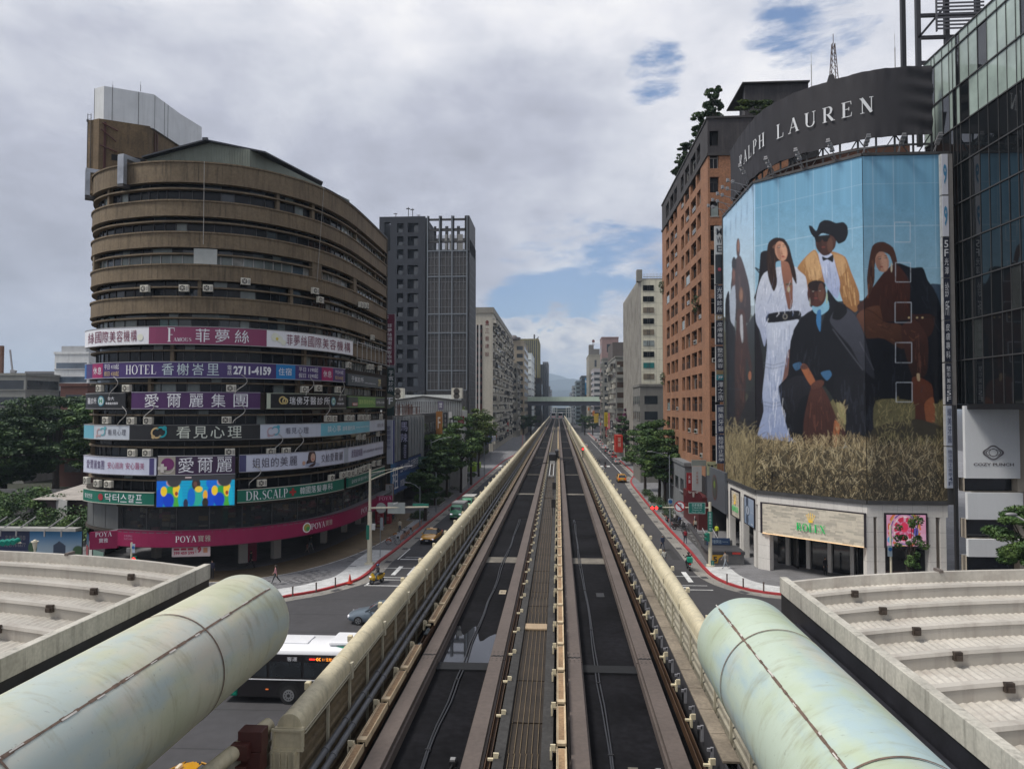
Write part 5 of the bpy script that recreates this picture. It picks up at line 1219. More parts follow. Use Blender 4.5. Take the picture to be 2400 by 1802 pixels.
fill([(808,575),(880,563),(906,650),(1000,668),(1042,760),(1004,802),(900,742),(800,740),(752,620)],(94,60,44),(64,42,34)); fill([(1000,690),(1082,640),(1150,750),(1142,940),(1062,952)],(72,44,38),(44,30,28)); fill([(840,232),(900,206),(958,240),(980,320),(960,342),(936,280),(880,262),(856,330),(852,430),(822,505),(812,400)],(78,52,44)); elp(896,318,38,58,(178,136,116),-10); elp(882,300,9,4,(46,28,24)); elp(914,296,8,4,(46,28,24)); elp(894,345,11,4,(140,66,58)); elp(948,350,5,26,(200,190,170)); line([(820,440),(816,520)],(150,90,60),2,.7)
elp(1130,625,60,9,(50,34,30));
for x in (1045,1090,1120): elp(x,628,6,5,(190,170,130))
fill([(1062,960),(1172,1000),(1182,1150),(1192,1250),(1130,1295),(1076,1200)],(92,52,38),(60,36,30)); fill([(1130,1110),(1180,1070),(1190,1200),(1150,1240)],(130,78,52)); fill([(1088,940),(1104,940),(1106,978),(1092,976)],(170,150,120)); line([(760,560),(850,600),(905,648)],(40,28,26),2,.6)
fill([(480,600),(520,590),(545,700),(590,560),(592,470),(640,530),(690,560),(740,600),(790,700),(830,800),(862,940),(850,980),(872,1080),(856,1250),(826,1372),(696,1342),(690,1200),(632,1096),(560,1010),(470,1322),(384,1286),(332,1100),(320,1010),(372,945),(386,760),(430,650)],(19,21,28),(14,15,20))
fill([(604,640),(650,560),(700,575),(745,612),(792,712),(852,940),(844,965),(780,900),(720,790),(640,700)],(62,64,74),(40,42,50)); fill([(640,560),(690,555),(700,600),(660,640),(618,630)],(16,17,22)); line([(620,690),(700,800),(790,920)],(92,94,104),3,.4); line([(770,760),(850,920)],(96,98,108),3,.35); line([(800,990),(846,1010),(830,1300)],(44,46,56),10,.5)
fill([(330,1010),(420,950),(520,965),(560,1010),(500,1050),(440,1080),(400,1200),(350,1120)],(34,34,40),(18,18,23)); fill([(640,960),(800,950),(850,1060),(800,1330),(700,1320),(690,1150),(630,1060)],(20,21,27))
fill([(506,566),(590,528),(600,580),(560,612),(524,604)],(122,168,192)); fill([(535,592),(556,588),(552,706),(530,655)],(58,112,160)); elp(532,495,53,74,(74,45,40)); elp(532,450,50,30,(34,24,24)); elp(512,482,9,4,(26,18,18)); elp(548,480,9,4,(26,18,18)); elp(526,520,13,5,(112,58,54)); elp(526,500,6,12,(90,58,48)); elp(588,520,5,32,(150,170,150)); elp(494,540,3,24,(150,150,140))
fill([(436,892),(474,888),(520,975),(560,1010),(596,1070),(644,1185),(694,1270),(680,1345),(600,1345),(468,1332),(460,1200),(488,1060),(500,1000)],(78,46,38),(56,34,30)); fill([(440,898),(474,890),(526,985),(496,1002)],(146,90,60)); fill([(630,1200),(662,1230),(640,1345),(622,1330)],(150,92,60)); fill([(398,888),(440,874),(452,900),(416,922)],(58,92,124)); fill([(554,934),(602,920),(616,946),(588,978)],(58,98,134)); elp(462,902,22,14,(88,56,46)); elp(536,1000,40,22,(86,54,44),-25)
for k in range(4): line([(505+k*14,1000+k*3),(520+k*14,1026)],(50,32,28),1.2,.7)
for k in range(10): line([(490+k*13,1090),(480+k*19,1320)],(44,28,25),1.5,.5)
fill([(750,1340),(778,1330),(776,1392),(752,1385)],(120,76,56))
fill([(-30,1300),(190,1280),(230,1300),(420,1320),(520,1335),(700,1350),(850,1290),(960,1250),(1235,1230),(1235,1700),(-30,1700)],(86,78,60),(70,64,50))
fill([(860,1090),(1060,1092),(1076,1200),(1000,1290),(860,1290)],(96,92,66)); fill([(850,1240),(1080,1190),(1235,1240),(1235,1300),(860,1340)],(58,54,44))
fill([(640,1100),(688,1120),(694,1220),(670,1200)],(130,126,88))
gc=((176,162,128),(150,134,100),(128,112,82),(104,92,68),(44,40,32),(36,33,28),(60,54,42),(188,176,144))
strokes(2600,190,1235,1330,1680,gc,(10,30),.5,1,.7); strokes(900,-30,190,1290,1680,((150,138,104),(120,108,78),(170,156,120),(70,62,46)),(20,60),.3,2,.13)
strokes(500,215,860,1300,1370,gc[:4],(8,22),.3,3,.6); strokes(500,860,1235,1100,1350,((140,132,92),(110,104,72),(66,62,44),(160,150,108)),(8,20),.3,4,.5,ok=lambda x,y: not(1060<x<1195 and y<1290)); strokes(60,640,690,1110,1260,gc[:3],(8,16),.3,5,.4)
strokes(900,190,1235,1500,1680,((30,28,24),(44,40,34),(60,56,46)),(10,26),.8,6,.8)
for a,b,c,d in ((965,98,1052,208),(970,322,1054,430),(968,543,1058,655),(970,766,1060,878),(974,988,1063,1096)):
 line([(a,b),(c,b),(c,d),(a,d),(a,b)],(205,214,226),1.4,.75)
line([(980,1215),(1062,1215),(1064,1548),(985,1548)],(150,140,118),1.2,.35)
for cx,cy,rx,ry,c,rt,am in ((348,250,13,40,(214,170,140),-12,.5),(322,268,10,40,(120,80,64),-12,.45),(310,230,26,12,(150,108,88),-20,.4),(606,225,16,42,(112,78,62),0,.5),(548,228,14,36,(44,28,24),0,.5),(908,322,15,44,(206,164,142),-10,.5),(876,330,12,42,(124,84,70),-10,.5),(556,486,18,52,(112,76,62),0,.5),(506,500,14,50,(42,26,24),0,.55),(96,230,6,34,(170,120,95),0,.6),(70,385,6,34,(140,96,80),0,.6),(112,500,7,28,(170,125,98),0,.6)):
 elp(cx,cy,rx,ry,c,rt,am)
for x,y in ((322,236),(349,232),(882,298),(914,294),(512,481),(549,479)): elp(x,y,5,2,(225,215,205),0,.7); elp(x,y,2,2,(20,14,12),0,.9); line([(x-9,y-9),(x+8,y-10)],(40,26,22),1.4,.7)
for x,y in ((340,270),(896,322),(528,502)): line([(x-5,y+4),(x+6,y+5)],(90,52,44),1.2,.5)
rd_=random.Random(12)
def folds(n,pl,cl,w_,am,dx=(-14,14),dy=(30,90)):
 xs=[p[0] for p in pl]; ys=[p[1] for p in pl]; X_=np.array([rd_.uniform(min(xs),max(xs)) for _ in range(n)]); Y_=np.array([rd_.uniform(min(ys),max(ys)) for _ in range(n)]); A_=np.array([rd_.uniform(*dx) for _ in range(n)]); B2=np.array([rd_.uniform(*dy) for _ in range(n)])
 ok=inpoly(X_,Y_,pl)&inpoly(X_+A_,Y_+B2,pl)
 for x,y,a,b_,o in zip(X_,Y_,A_,B2,ok):
  if o: line([(x,y),(x+a*.4,y+b_*.5),(x+a,y+b_)],rd_.choice(cl),rd_.uniform(.5,w_),am)
BK=((50,54,66),(8,9,13)); WF=((228,232,242),(108,122,156))
folds(90,[(440,740),(540,730),(560,960),(400,940)],BK,2.5,.35); folds(90,[(340,1020),(420,960),(540,980),(430,1080),(400,1290),(350,1150)],BK,3.5,.4); folds(110,[(650,970),(800,960),(860,1080),(830,1320),(700,1320)],BK,3.5,.4,(-8,12)); folds(120,[(980,340),(1120,355),(1220,600),(1225,800),(1180,700),(1160,610),(1060,590),(1050,430)],BK,3.5,.4,(0,40)); folds(110,[(870,770),(1000,800),(1050,960),(1180,960),(1225,760),(1230,1070),(870,1080)],BK,4,.3)
folds(90,[(830,590),(1000,670),(1140,700),(1150,740),(1000,790),(800,730)],((128,84,62),(46,29,25)),3,.45,(10,50),(-20,30)); folds(70,[(930,380),(980,350),(1045,440),(1050,600),(900,600),(860,560)],((96,56,46),(44,26,23)),2.5,.4,(-10,16)); folds(60,[(1080,700),(1145,760),(1140,940),(1068,940)],((108,70,58),(38,25,23)),3,.4,(-6,8)); folds(90,[(660,300),(710,330),(760,500),(750,580),(690,550),(655,430)],((214,174,122),(116,82,50)),3,.45,(0,16)); folds(60,[(430,350),(520,262),(560,340),(570,420),(500,430)],((220,184,136),(130,94,60)),3,.45,(-4,14),(20,60)); folds(60,[(560,330),(630,320),(655,440),(645,510),(590,450)],WF,2,.5,(-6,8),(20,70)); folds(150,[(262,660),(425,645),(385,830),(335,1000),(400,1310),(215,1300),(240,1100)],WF,2.5,.45,(-10,8)); folds(130,[(205,470),(330,350),(350,420),(368,575),(480,440),(500,575),(440,615),(270,635),(245,770),(200,640)],WF,2.5,.45,(-20,14),(20,60))
folds(60,[(262,260),(296,230),(300,330),(312,430),(292,478),(262,400)],((84,60,50),(22,16,14)),1.6,.5,(-5,6)); folds(60,[(826,300),(852,290),(852,430),(822,500)],((134,94,72),(44,30,26)),1.6,.5,(-6,3)); folds(60,[(480,1060),(560,1010),(640,1190),(680,1300),(600,1330),(475,1320)],((116,72,58),(42,27,23)),2.5,.45); folds(50,[(82,320),(110,300),(150,450),(160,600),(120,610)],((112,86,82),(32,25,26)),2,.5,(-4,6)); folds(40,[(92,640),(135,640),(150,800),(130,1180),(90,1200)],((116,78,66),(32,26,26)),2,.5,(-4,6))
rg_=np.random.default_rng(4);
def vn(n):
 a=rg_.normal(size=(CH//n+2,CW//n+2)); yi=np.arange(CH)/n; xi=np.arange(CW)/n; y0=yi.astype(int); x0=xi.astype(int); fy=(yi-y0)[:,None]; fx=(xi-x0)[None]; return (a[y0][:,x0]*(1-fx)+a[y0][:,x0+1]*fx)*(1-fy)+(a[y0+1][:,x0]*(1-fx)+a[y0+1][:,x0+1]*fx)*fy
gr_=(1+.035*vn(3)+.035*vn(12)+.025*vn(60)); cv_*=np.clip(gr_,.7,1.35)[...,None]
bl3=cv_.copy(); bl3[1:-1,1:-1]=(cv_[1:-1,1:-1]*4+cv_[:-2,1:-1]+cv_[2:,1:-1]+cv_[1:-1,:-2]+cv_[1:-1,2:])/8; cv_[:int(KY(1290))]=bl3[:int(KY(1290))]
def canvas(P3):
 """colour of points of the billboard from the canvas"""
 V_=np.array(P3)-np.array([0,0,EYE]); d=V_@np.array(FW); x=1200+F_PX*(V_@np.array(RT))/d-OX; y=901-F_PX*(V_@np.array(UPV))/d-OY
 x=np.clip(x-.5,0,CW-1.001); y=np.clip(y-.5,0,CH-1.001); i=x.astype(int); j=y.astype(int); a=(x-i)[:,None]; b=(y-j)[:,None]
 return (cv_[j,i]*(1-a)+cv_[j,np.minimum(i+1,CW-1)]*a)*(1-b)+(cv_[np.minimum(j+1,CH-1),i]*(1-a)+cv_[np.minimum(j+1,CH-1),np.minimum(i+1,CW-1)]*a)*b
bbd=T('billboard','huge folded billboard picturing four fashion models on dry grass under a blue sky','billboard',(24,68,ZB0))
for (uv,P,L_,d,n),nu in ((F1,90),(F2,300),(F3,210)):
 nv=560
 us=np.linspace(0,L_,nu); zs=np.linspace(ZB0+.12,ZB1-.12,nv); pts=[P(float(u),float(z),.06) for z in zs for u in us]; C=canvas(pts)
 U_,Z_=np.meshgrid(us,zs)
 if L_>6: # pale panel seams showing on the sky part
  sky_=(Z_>29.5)|((Z_>26)&(L_<8)&(Z_>27.5)); m=((np.abs((U_%1.72)-.86)<.035)|(np.abs(((Z_-ZB0)%3.7)-1.5)<.035))&sky_; m=m.ravel(); lum=C.sum(1); m&=(lum>.3)&(C[:,2]>C[:,0]*1.35); C[m]=C[m]*.7+np.array(lin((196,218,232)))*.3
 b=MB(); b.v=pts; idx=np.arange(nu*nv).reshape(nv,nu); b.f=[tuple(map(int,f)) for f in np.stack([idx[:-1,:-1],idx[:-1,1:],idx[1:,1:],idx[1:,:-1]],-1).reshape(-1,4)]; b.m=[0]*len(b.f)
 o=b.build('printed_picture',M('art_print',(1,1,1),.35,0,0,attr='Col',spec=.35),bbd); ca=o.data.color_attributes.new('Col','FLOAT_COLOR','POINT'); A=np.ones((nu*nv,4),np.float32); A[:,:3]=C*.98; ca.data.foreach_set('color',A.ravel())
bf=M('billboard_frame',(.06,.06,.062),.6,.2,.3,1)
b=MB(); b.prism([VA,VB,VC,VD,(VD[0],VD[1]+1.2),(VC[0]+.6,VC[1]+1.3),(VB[0]+1.2,VB[1]+1),(VA[0]+1.2,VA[1])],ZB0,ZB1)
for uv,P,L_,d,n in (F1,F2,F3):
 fbox(b,P,0,L_,ZB1-.1,ZB1+.14,-.3,.16); fbox(b,P,0,L_,ZB0-.24,ZB0+.1,-.3,.16)
fbox(b,F3[1],F3[2]-.02,F3[2]+.55,ZB0-.2,ZB1+.14,-1.0,.12)
fbox(b,F1[1],-.25,.02,ZB0-.1,ZB1+.1,-.4,.12)
b.build('frame',bf,bbd)
stone=tilemat('white_stone',(.42,.41,.385),(.45,.44,.41),1.,(.2,.19,.18),.012,0,.1,1.6,1.25,.6)
def stone_wall():
 m=M('stone_wall',(.66,.64,.60),.6,0,.1,.4,streak=.15,stain=(.25,.24,.22),fine=.05); return m
stw=stone_wall()
cb=T('corner_building','white stone corner building carrying the big folded billboard','building',(24,72,0))
b=MB(); b.prism([(20.5,84.2),(20.6,73.4),(27.2,66.6),(33.0,66.6),(33.0,92),(20.5,92)],6.3,38.5); b.prism([(23.5,84.2),(23.6,76.4),(29.2,70.2),(33.0,70.2),(33.0,92),(23.5,92)],0,6.29,1); b.build('core',[M('core_brown',(.14,.07,.05),.85,0,.3,.5),blackm],cb)
b=MB(); w=[]
def wallseg(F,pa,pb,z0,z1,o0=-.5,o1=0.):
 ua=F[0](pa,1200)[0]; ub=F[0](pb,1200)[0]; fbox(b,F[1],ua,ub,z0,z1,o0,o1)
for F in (F1,F2,F3): fbox(b,F[1],0 if F is not F1 else .02,F[2],6.25,7.30,-.6,0)
b.build('lintel',stw,cb)
b=MB()
for pa,pb in ((1702.5,1706),(1707.5,1711),(1733,1737.5),(1739,1742)): b.cut(); wallseg(F1,pa,pb,0,6.245,-.6,0)
b.cut(); wallseg(F1,1766,1771,0,6.245,-.6,0)
b.cut(); wallseg(F2,1776,1803,0,6.245,-.7,-.01)
for pa,pb in ((2030,2047),(2055,2073),(2176,2193),(2203,2217)): b.cut(); wallseg(F3,pa,pb,0,6.245,-.7,-.01)
b.each('pillar',stw,cb)
b=MB()
for pa,pb in ((2047,2055),(2193,2203)): wallseg(F3,pa,pb,0,6.245,-.6,-.3)
b.build('recess',M('recess_brown',(.2,.17,.14),.7,0,.2,1),cb)
b=MB()
for F in (F1,F2,F3):
 n=int(F[2]/1.25)
 for k in range(n+1): fbox(b,F[1],k*1.25,k*1.25+.012,6.26,7.29,-.01,.004)
for F,pa,pb in ((F2,1776,1803),(F3,2030,2047),(F3,2055,2073),(F3,2176,2193),(F3,2203,2217)):
 ua,ub=F[0](pa,1200)[0],F[0](pb,1200)[0]
 for z in (1.2,2.45,3.7,4.95): fbox(b,F[1],ua-.003,ub+.003,z,z+.015,-.5,-.006)
b.build('stone_joints',M('joint_line',(.2,.19,.18),.8),cb)
b=MB(); gs=glassm('arcade_glass',(.015,.016,.02),.08); fbox(b,F2[1],0,F2[2],0,4.2,-3.9,-3.8); fbox(b,F3[1],0,F3[2],0,6.2,-2.2,-2.1); fbox(b,F1[1],0,F1[2],0,6.2,-3.9,-3.8); b.build('shop_glazing',gs,cb)
b=MB();
for k in range(16): fbox(b,F2[1],3.,F2[2],3.6+k*.15,3.68+k*.15,-2.2,-2.05)
b.build('louvre',M('louvre_dark',(.05,.05,.055),.5,.3),cb)
b=MB()
for k in range(5): b.cut(); fbox(b,F2[1],1.0+k*2.1,1.35+k*2.1,0,5.5,-3.8,-3.5)
b.each('inner_pillar',stw,cb)
frb=M('sign_frame_dark',(.02,.015,.022),.5)
def panel_on(F,pxs,name,label,cat,fm,mat,off=.22,fr=.28,emit=False):
 (ax,ay),(bx,by)=pxs
 ua,za=F[0](ax,ay,off); ub,zb=F[0](bx,by,off)
 t=T(name,label,cat,F[1](min(ua,ub),min(za,zb),off)); b=MB(); fbox(b,F[1],ua,ub,min(za,zb),max(za,zb),-.1,off-.04); b.build('frame',fm,t)
 return t,(ua+fr,ub-fr,min(za,zb)+fr,max(za,zb)-fr),off
travert=tilemat('travertine_strips',(.50,.46,.38),(.40,.37,.31),1.,(.42,.39,.33),.004,0,.1,.9,.16,.5)
def strips_panel(F,u0,u1,z0,z1,off,name,parent,seed=1):
 rd=random.Random(seed); b=MB(); z=z0; fbox(b,F[1],u0,u1,z0,z1,off-.05,off-.012,0)
 while z<z1-.02:
  h=min(.155,z1-z); u=u0-rd.random()*.6
  while u<u1:
   w_=rd.choice((.45,.7,.95)); a=max(u,u0); c=min(u+w_,u1)
   if c>a: fbox(b,F[1],a,c-.006,z,z+h-.006,off-.01,off+rd.choice((0,.006,.012)),rd.choice((0,0,1,2)))
   u+=w_
  z+=h
 return b.build(name,[M('travertine_a',(.62,.57,.47),.5,0,.1,3),M('travertine_b',(.53,.49,.41),.5,0,.1,3),M('travertine_c',(.45,.42,.35),.5,0,.1,3)],parent)
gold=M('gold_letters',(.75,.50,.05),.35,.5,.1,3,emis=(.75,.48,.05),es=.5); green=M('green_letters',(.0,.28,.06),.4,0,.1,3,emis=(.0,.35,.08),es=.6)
def crown(b,fn,cx,z0,w,h):
 xs=[-.5,-.27,0,.27,.5]; tips=[.78,.93,1.,.93,.78]
 for k,(x,t_) in enumerate(zip(xs,tips)):
  b.poly([fn(cx+x*w*.42-w*.035,z0+h*.14,k),fn(cx+x*w*.42+w*.035,z0+h*.14,k),fn(cx+x*w+w*.025,z0+h*t_*.93,k),fn(cx+x*w-w*.025,z0+h*t_*.93,k)])
  b.poly([fn(cx+x*w+w*.06*math.cos(R(a)),z0+h*(t_-.03)+h*.06*math.sin(R(a)),6+k) for a in range(0,360,45)])
 b.poly([fn(cx+w*.3*math.cos(R(a)),z0+h*.1+h*.09*math.sin(R(a)),12) for a in range(0,360,24)])
def fn3_(F,off): return lambda u,v,k:F[1](u,v,off+.02+k*.003)
t,(u0,u1,z0,z1),of=panel_on(F2,((1781,1176),(2029,1283.5)),'jeweller_sign','large pale stone sign panel with a gold crown over green capitals','sign',frb,None)
uv=F2[0]; u0=uv(1787,1200,.2)[0]; u1=uv(2024,1200,.2)[0]; z1=uv(1787,1179.5,.2)[1]; z0=uv(1787,1248,.2)[1]
strips_panel(F2,u0,u1,z0,z1,.2,'stone_panel',t)
b=MB(); ua,za=uv(1866,1232,.25); ub,zb=uv(1934,1238,.25); serif(b,'ROLEX',fn3_(F2,.25),ua,ub,z0+(z1-z0)*.26,z0+(z1-z0)*.5,.1,fat=2); b.build('lettering',green,t)
b=MB(); crown(b,fn3_(F2,.25),uv(1900,1213,.25)[0],z0+(z1-z0)*.55,.75,.85); b.build('crown',gold,t)
b=MB(); fbox(b,F2[1],u0,u1,z0-.03,z0-.005,.0,.3); b.build('light_strip',M('warm_light',(.8,.6,.35),.5,emis=(1,.6,.3),es=.6),t)
t,_,of=panel_on(F1,((1710.5,1142),(1732.5,1219)),'jeweller_sign','narrow stone sign panel with gold crown seen edge-on beside the street','sign',frb,None,off=.15)
uv=F1[0]; ua,ub=uv(1715,1170,.15)[0],uv(1731.5,1170,.15)[0]; z0,z1=uv(1715,1205,.15)[1],uv(1715,1149,.15)[1]
strips_panel(F1,ua,ub,z0,z1,.15,'stone_panel',t,2)
b=MB(); serif(b,'ROLEX',fn3_(F1,.18),ua+(ub-ua)*.15,ua+(ub-ua)*.95,z0+(z1-z0)*.22,z0+(z1-z0)*.42,.1,fat=2); b.build('lettering',green,t); b=MB(); crown(b,fn3_(F1,.18),(ua+ub)/2,z0+(z1-z0)*.5,1.2,1.1); b.build('crown',gold,t)
t,_,of=panel_on(F1,((1742.5,1158),(1767.5,1240)),'watch_poster','tall blue-grey poster of a wrist watch on the corner building','poster',frb,None,off=.15)
ua,ub=uv(1745,1180,.15)[0],uv(1766.5,1180,.15)[0]; z0,z1=uv(1746,1224,.15)[1],uv(1746,1163,.15)[1]
def watch(U,V):
 C=np.zeros(U.shape+(3,)); C[:]=(.20,.27,.38); C=mixa(C,ss(V,0,1),(.30,.36,.46))
 C=mixa(C,ell(U,V,.3,.85,.14,.2),(.06,.08,.12)); C=mixa(C,ell(U,V,.3,.18,.14,.2),(.06,.08,.12)); C=mixa(C,ell(U,V,.33,.52,.26,.2),(.05,.07,.1)); C=mixa(C,ell(U,V,.33,.52,.21,.16),(.35,.4,.48)); C=mixa(C,ell(U,V,.33,.52,.03,.12),(.05,.05,.08)); C=mixa(C,((V>.5)&(V<.515)&(U>.65)).astype(float),(.5,.55,.6)); C=mixa(C,((V>.06)&(V<.09)&(U>.7)&(U<.9)).astype(float),(.5,.55,.6)); return C
art_grid('print',lambda u,v:F1[1](ua+(ub-ua)*u,z0+(z1-z0)*v,.16),40,90,watch,t)
t,_,of=panel_on(F3,((2073,1202),(2175,1285)),'shop_window_poster','square pink and red patterned display window right of the stone jeweller sign','display',frb,None,off=.15)
uv=F3[0]; ua,ub=uv(2078,1240,.15)[0],uv(2170,1240,.15)[0]; z0,z1=uv(2078,1279,.15)[1],uv(2078,1206,.15)[1]
def rings(U,V):
 C=np.zeros(U.shape+(3,)); C[:]=(.52,.25,.36); C=mixa(C,((V*70)%1<.4)*.25,(.6,.45,.6)); d=np.sqrt(((U-.45)/.42)**2+((V-.55)/.62)**2); a=np.arctan2(V-.55,U-.45)
 for r,c,w_ in ((.95,(.5,.12,.05),.06),(.88,(.45,.28,.05),.03),(.78,(.10,.08,.25),.03),(.62,(.6,.5,.5),.04),(.5,(.45,.02,.06),.12),(.28,(.5,.1,.2),.1)):
  C=mixa(C,((abs(d-r)<w_)&(np.sin(a*9+r*20)>-.6)).astype(float),c)
 C=mixa(C,ell(U,V,.45,.6,.1,.16),(.55,.03,.08)); C=mixa(C,ell(U,V,.08,.2,.07,.1),(.1,.3,.5)); C=mixa(C,ell(U,V,.75,.45,.06,.15),(.08,.07,.3)); return C
art_grid('print',lambda u,v:F3[1](ua+(ub-ua)*u,z0+(z1-z0)*v,.16),80,70,rings,t,emit=.35)
BP=Curve(smooth_path([(20.4,86.4),(20.35,80.8),(20.75,75.4),(21.9,72.2),(23.8,69.6),(27.4,66.7),(30.,65.9),(33.15,65.7)],.35)); BP.vis0=0
t=T('roof_banner','long curved charcoal banner with widely spaced white serif capitals above the billboard','banner',(26,68,39.8))
bm=M('banner_charcoal',(.019,.018,.023),.75,0,.12,.5,bump=.25)
b=MB(); nu=140; nv=24; rd=random.Random(3); vs=[]
for j in range(nv+1):
 for i in range(nu+1):
  u=BP.L*i/nu; v=j/nv; e_=(abs(v-.5)*2)**3; wv=.05*math.sin(u*3.1+v*2)*e_+.03*math.sin(u*7+1)*e_+(.10*math.sin(v*26+u)*max(0,(u-BP.L+3)/3) if u>BP.L-3 else 0)
  z=39.8+6.1*v+(-.10*abs(math.sin(u*1.1)) if j==0 else 0)+(.55 if (j==nv and BP.spx(1938,45.9)<u<BP.spx(1955,45.9)) else 0); vs.append(BP.P(u,wv,z))
b.add(vs,[(j*(nu+1)+i,j*(nu+1)+i+1,(j+1)*(nu+1)+i+1,(j+1)*(nu+1)+i) for j in range(nv) for i in range(nu)]); b.build('fabric',bm,t,smooth=True)
wl=M('banner_white',(.62,.64,.66),.7,0,.05,1)
b=MB(); f3=lambda u,v,k:BP.P(u,.13+k*.004,v); serif(b,'RALPH',f3,BP.spx(1736,42),BP.spx(1795,42),42.05,43.45,.3); serif(b,'LAUREN',f3,BP.spx(1822,42),BP.spx(2048,42),42.05,43.45,.42); b.build('lettering',wl,t)
b=MB(); band(b,0,BP.L,-.5,-.15,39.9,45.8,cv=BP,step=1); b.build('backing',bf,t)
tr=T('banner_truss','steel truss and props holding the dark banner above the billboard','truss',(26,68,37.5))
b=MB()
for k in range(19):
 u=BP.L*k/18; p=BP.P(u,-.3,37.6); b.bar(p,BP.P(u,-.3,40.),.14,mi=0)
 if k<18: q=BP.P(BP.L*(k+1)/18,-.3,40.); b.bar(p,q,.09) if k%2 else b.bar(BP.P(u,-.3,40.),BP.P(BP.L*(k+1)/18,-.3,37.6),.09)
b.build('props',bf,tr)
b=MB(); band(b,0,BP.L,-.35,-.2,38.9,39.05,cv=BP,step=1); b.build('rail',bf,tr)
b=MB(); b.poly([(22.6,74.5,38.8),(29.5,69.5,38.8),(30.5,76,40.4),(23.6,80,40.4)]);
for k in range(14):
 A=Vector((22.6,74.5,38.8)).lerp(Vector((29.5,69.5,38.8)),k/13); B_=Vector((23.6,80,40.4)).lerp(Vector((30.5,76,40.4)),k/13); b.bar(A+Vector((0,0,.03)),B_+Vector((0,0,.03)),.12,.05)
b.build('roof_canopy',M('canopy_white',(.5,.52,.5),.5,0,.2,1,streak=.3),label='white corrugated canopy seen under the dark banner',cat='canopy')
b=MB(); b.prism([(22.2,78),(24.5,73.5),(28.5,70.4),(33,69.6),(33,84),(22.2,84)],38.5,40.3); b.build('stair_house',M('core_brown',(.14,.07,.05)),label='red-brown roof house behind the props under the banner',cat='roof house')
lm=M('lamp_grey',(.30,.30,.31),.5,.3,.2,2)
def spot(base,tip,lab,heads=3):
 t=T('spotlight_arm',lab,'spotlight',base,'spotlight arms along the top of the billboard'); base=Vector(base); tip=Vector(tip); d=(tip-base); s_=Vector((d.y,-d.x,0)).normalized()
 b=MB(); b.bar(base,tip,.06); b.bar(base+Vector((0,0,-.8)),base.lerp(tip,.45),.045); b.build('arm',lm,t)
 b=MB()
 for k in range(heads):
  c=tip-d*.16*k*1.4+Vector((0,0,.12)); b.cut(); b.obox(c,s_*.16,d.normalized()*.12,(0,0,.07)); b.obox(c-Vector((0,0,.16)),s_*.2,d.normalized()*.1,(0,0,.06)); b.bar(c+Vector((0,0,-.12)),c+Vector((0,0,.1)),.05)
 b.each('lamp_head',lm,t)
ordl=['lowest','second','third','fourth','fifth','sixth']
for i,(px,py) in enumerate(((1662,491),(1673,476),(1686,457),(1698,441),(1710,424))):
 base=F1[1](1.6+i*2.3,37.7,-.2); tip=Vector(base)+Vector((-2.3,-.3,.55)); spot(tuple(base),tuple(tip),'%s spotlight arm reaching out from the left end of the billboard top'%ordl[i],2)
for i,px in enumerate((1752,1812,1882,1958)):
 u=F2[0](px,380)[0]; spot(F2[1](u,37.7,-.2),F2[1](u,39.0,1.3),'%s spotlight cluster from the left on the long middle edge of the billboard'%['first','second','third','fourth'][i],3)
for i,px in enumerate((2024,2106,2190)):
 u=F3[0](px,350)[0]; spot(F3[1](u,37.7,-.2),F3[1](u,38.7,1.0),'%s spotlight cluster on the right edge of the billboard under the banner'%['left','middle','right'][i],3)
def rod(px,y0,y1,Y,r,lab,name='antenna_rod',cat='antenna'):
 b=MB(); p=at(px,y0,Y); q=at(px,y1,Y); b.tube([(p[0],Y,p[2]-3),(p[0],Y,p[2]+(q[2]-p[2])*.6)],r,6); b.tube([(p[0],Y,p[2]+(q[2]-p[2])*.6),(p[0],Y,q[2])],r*.4,5); return b.build(name,frame_l,label=lab,cat=cat)
rod(1902,195,123,78,.05,'thin antenna rod left of the lattice mast on the banner roof'); rod(2098,160,80,74,.05,'thin antenna rod right of the lattice mast on the banner roof')
t=T('lattice_mast','small lattice mast rising behind the dark banner','mast',at(1954,180,75)); c=at(1954,180,75); top=at(1954,103,75)[2]; b=MB()
for i in range(4):
 sx,sy=((-1,-1),(1,-1),(1,1),(-1,1))[i]; b.bar((c[0]+sx*.42,75+sy*.42,c[2]-2),(c[0]+sx*.12,75+sy*.12,top),.06)
nz_=8
for k in range(nz_):
 for i in range(4):
  (ax,ay),(bx,by)=((-1,-1),(1,-1),(1,1),(-1,1))[i],((-1,-1),(1,-1),(1,1),(-1,1))[(i+1)%4]
  f=lambda s_:.42+(.12-.42)*s_; s0=k/nz_; s1=(k+1)/nz_; za=c[2]-2+(top-c[2]+2)*s0; zb=c[2]-2+(top-c[2]+2)*s1
  b.bar((c[0]+ax*f(s0),75+ay*f(s0),za),(c[0]+bx*f(s1),75+by*f(s1),zb),.04)
b.bar((c[0],75,top),(c[0],75,at(1954,80,75)[2]),.05); b.build('lattice',M('mast_brown',(.10,.07,.06),.7),t)
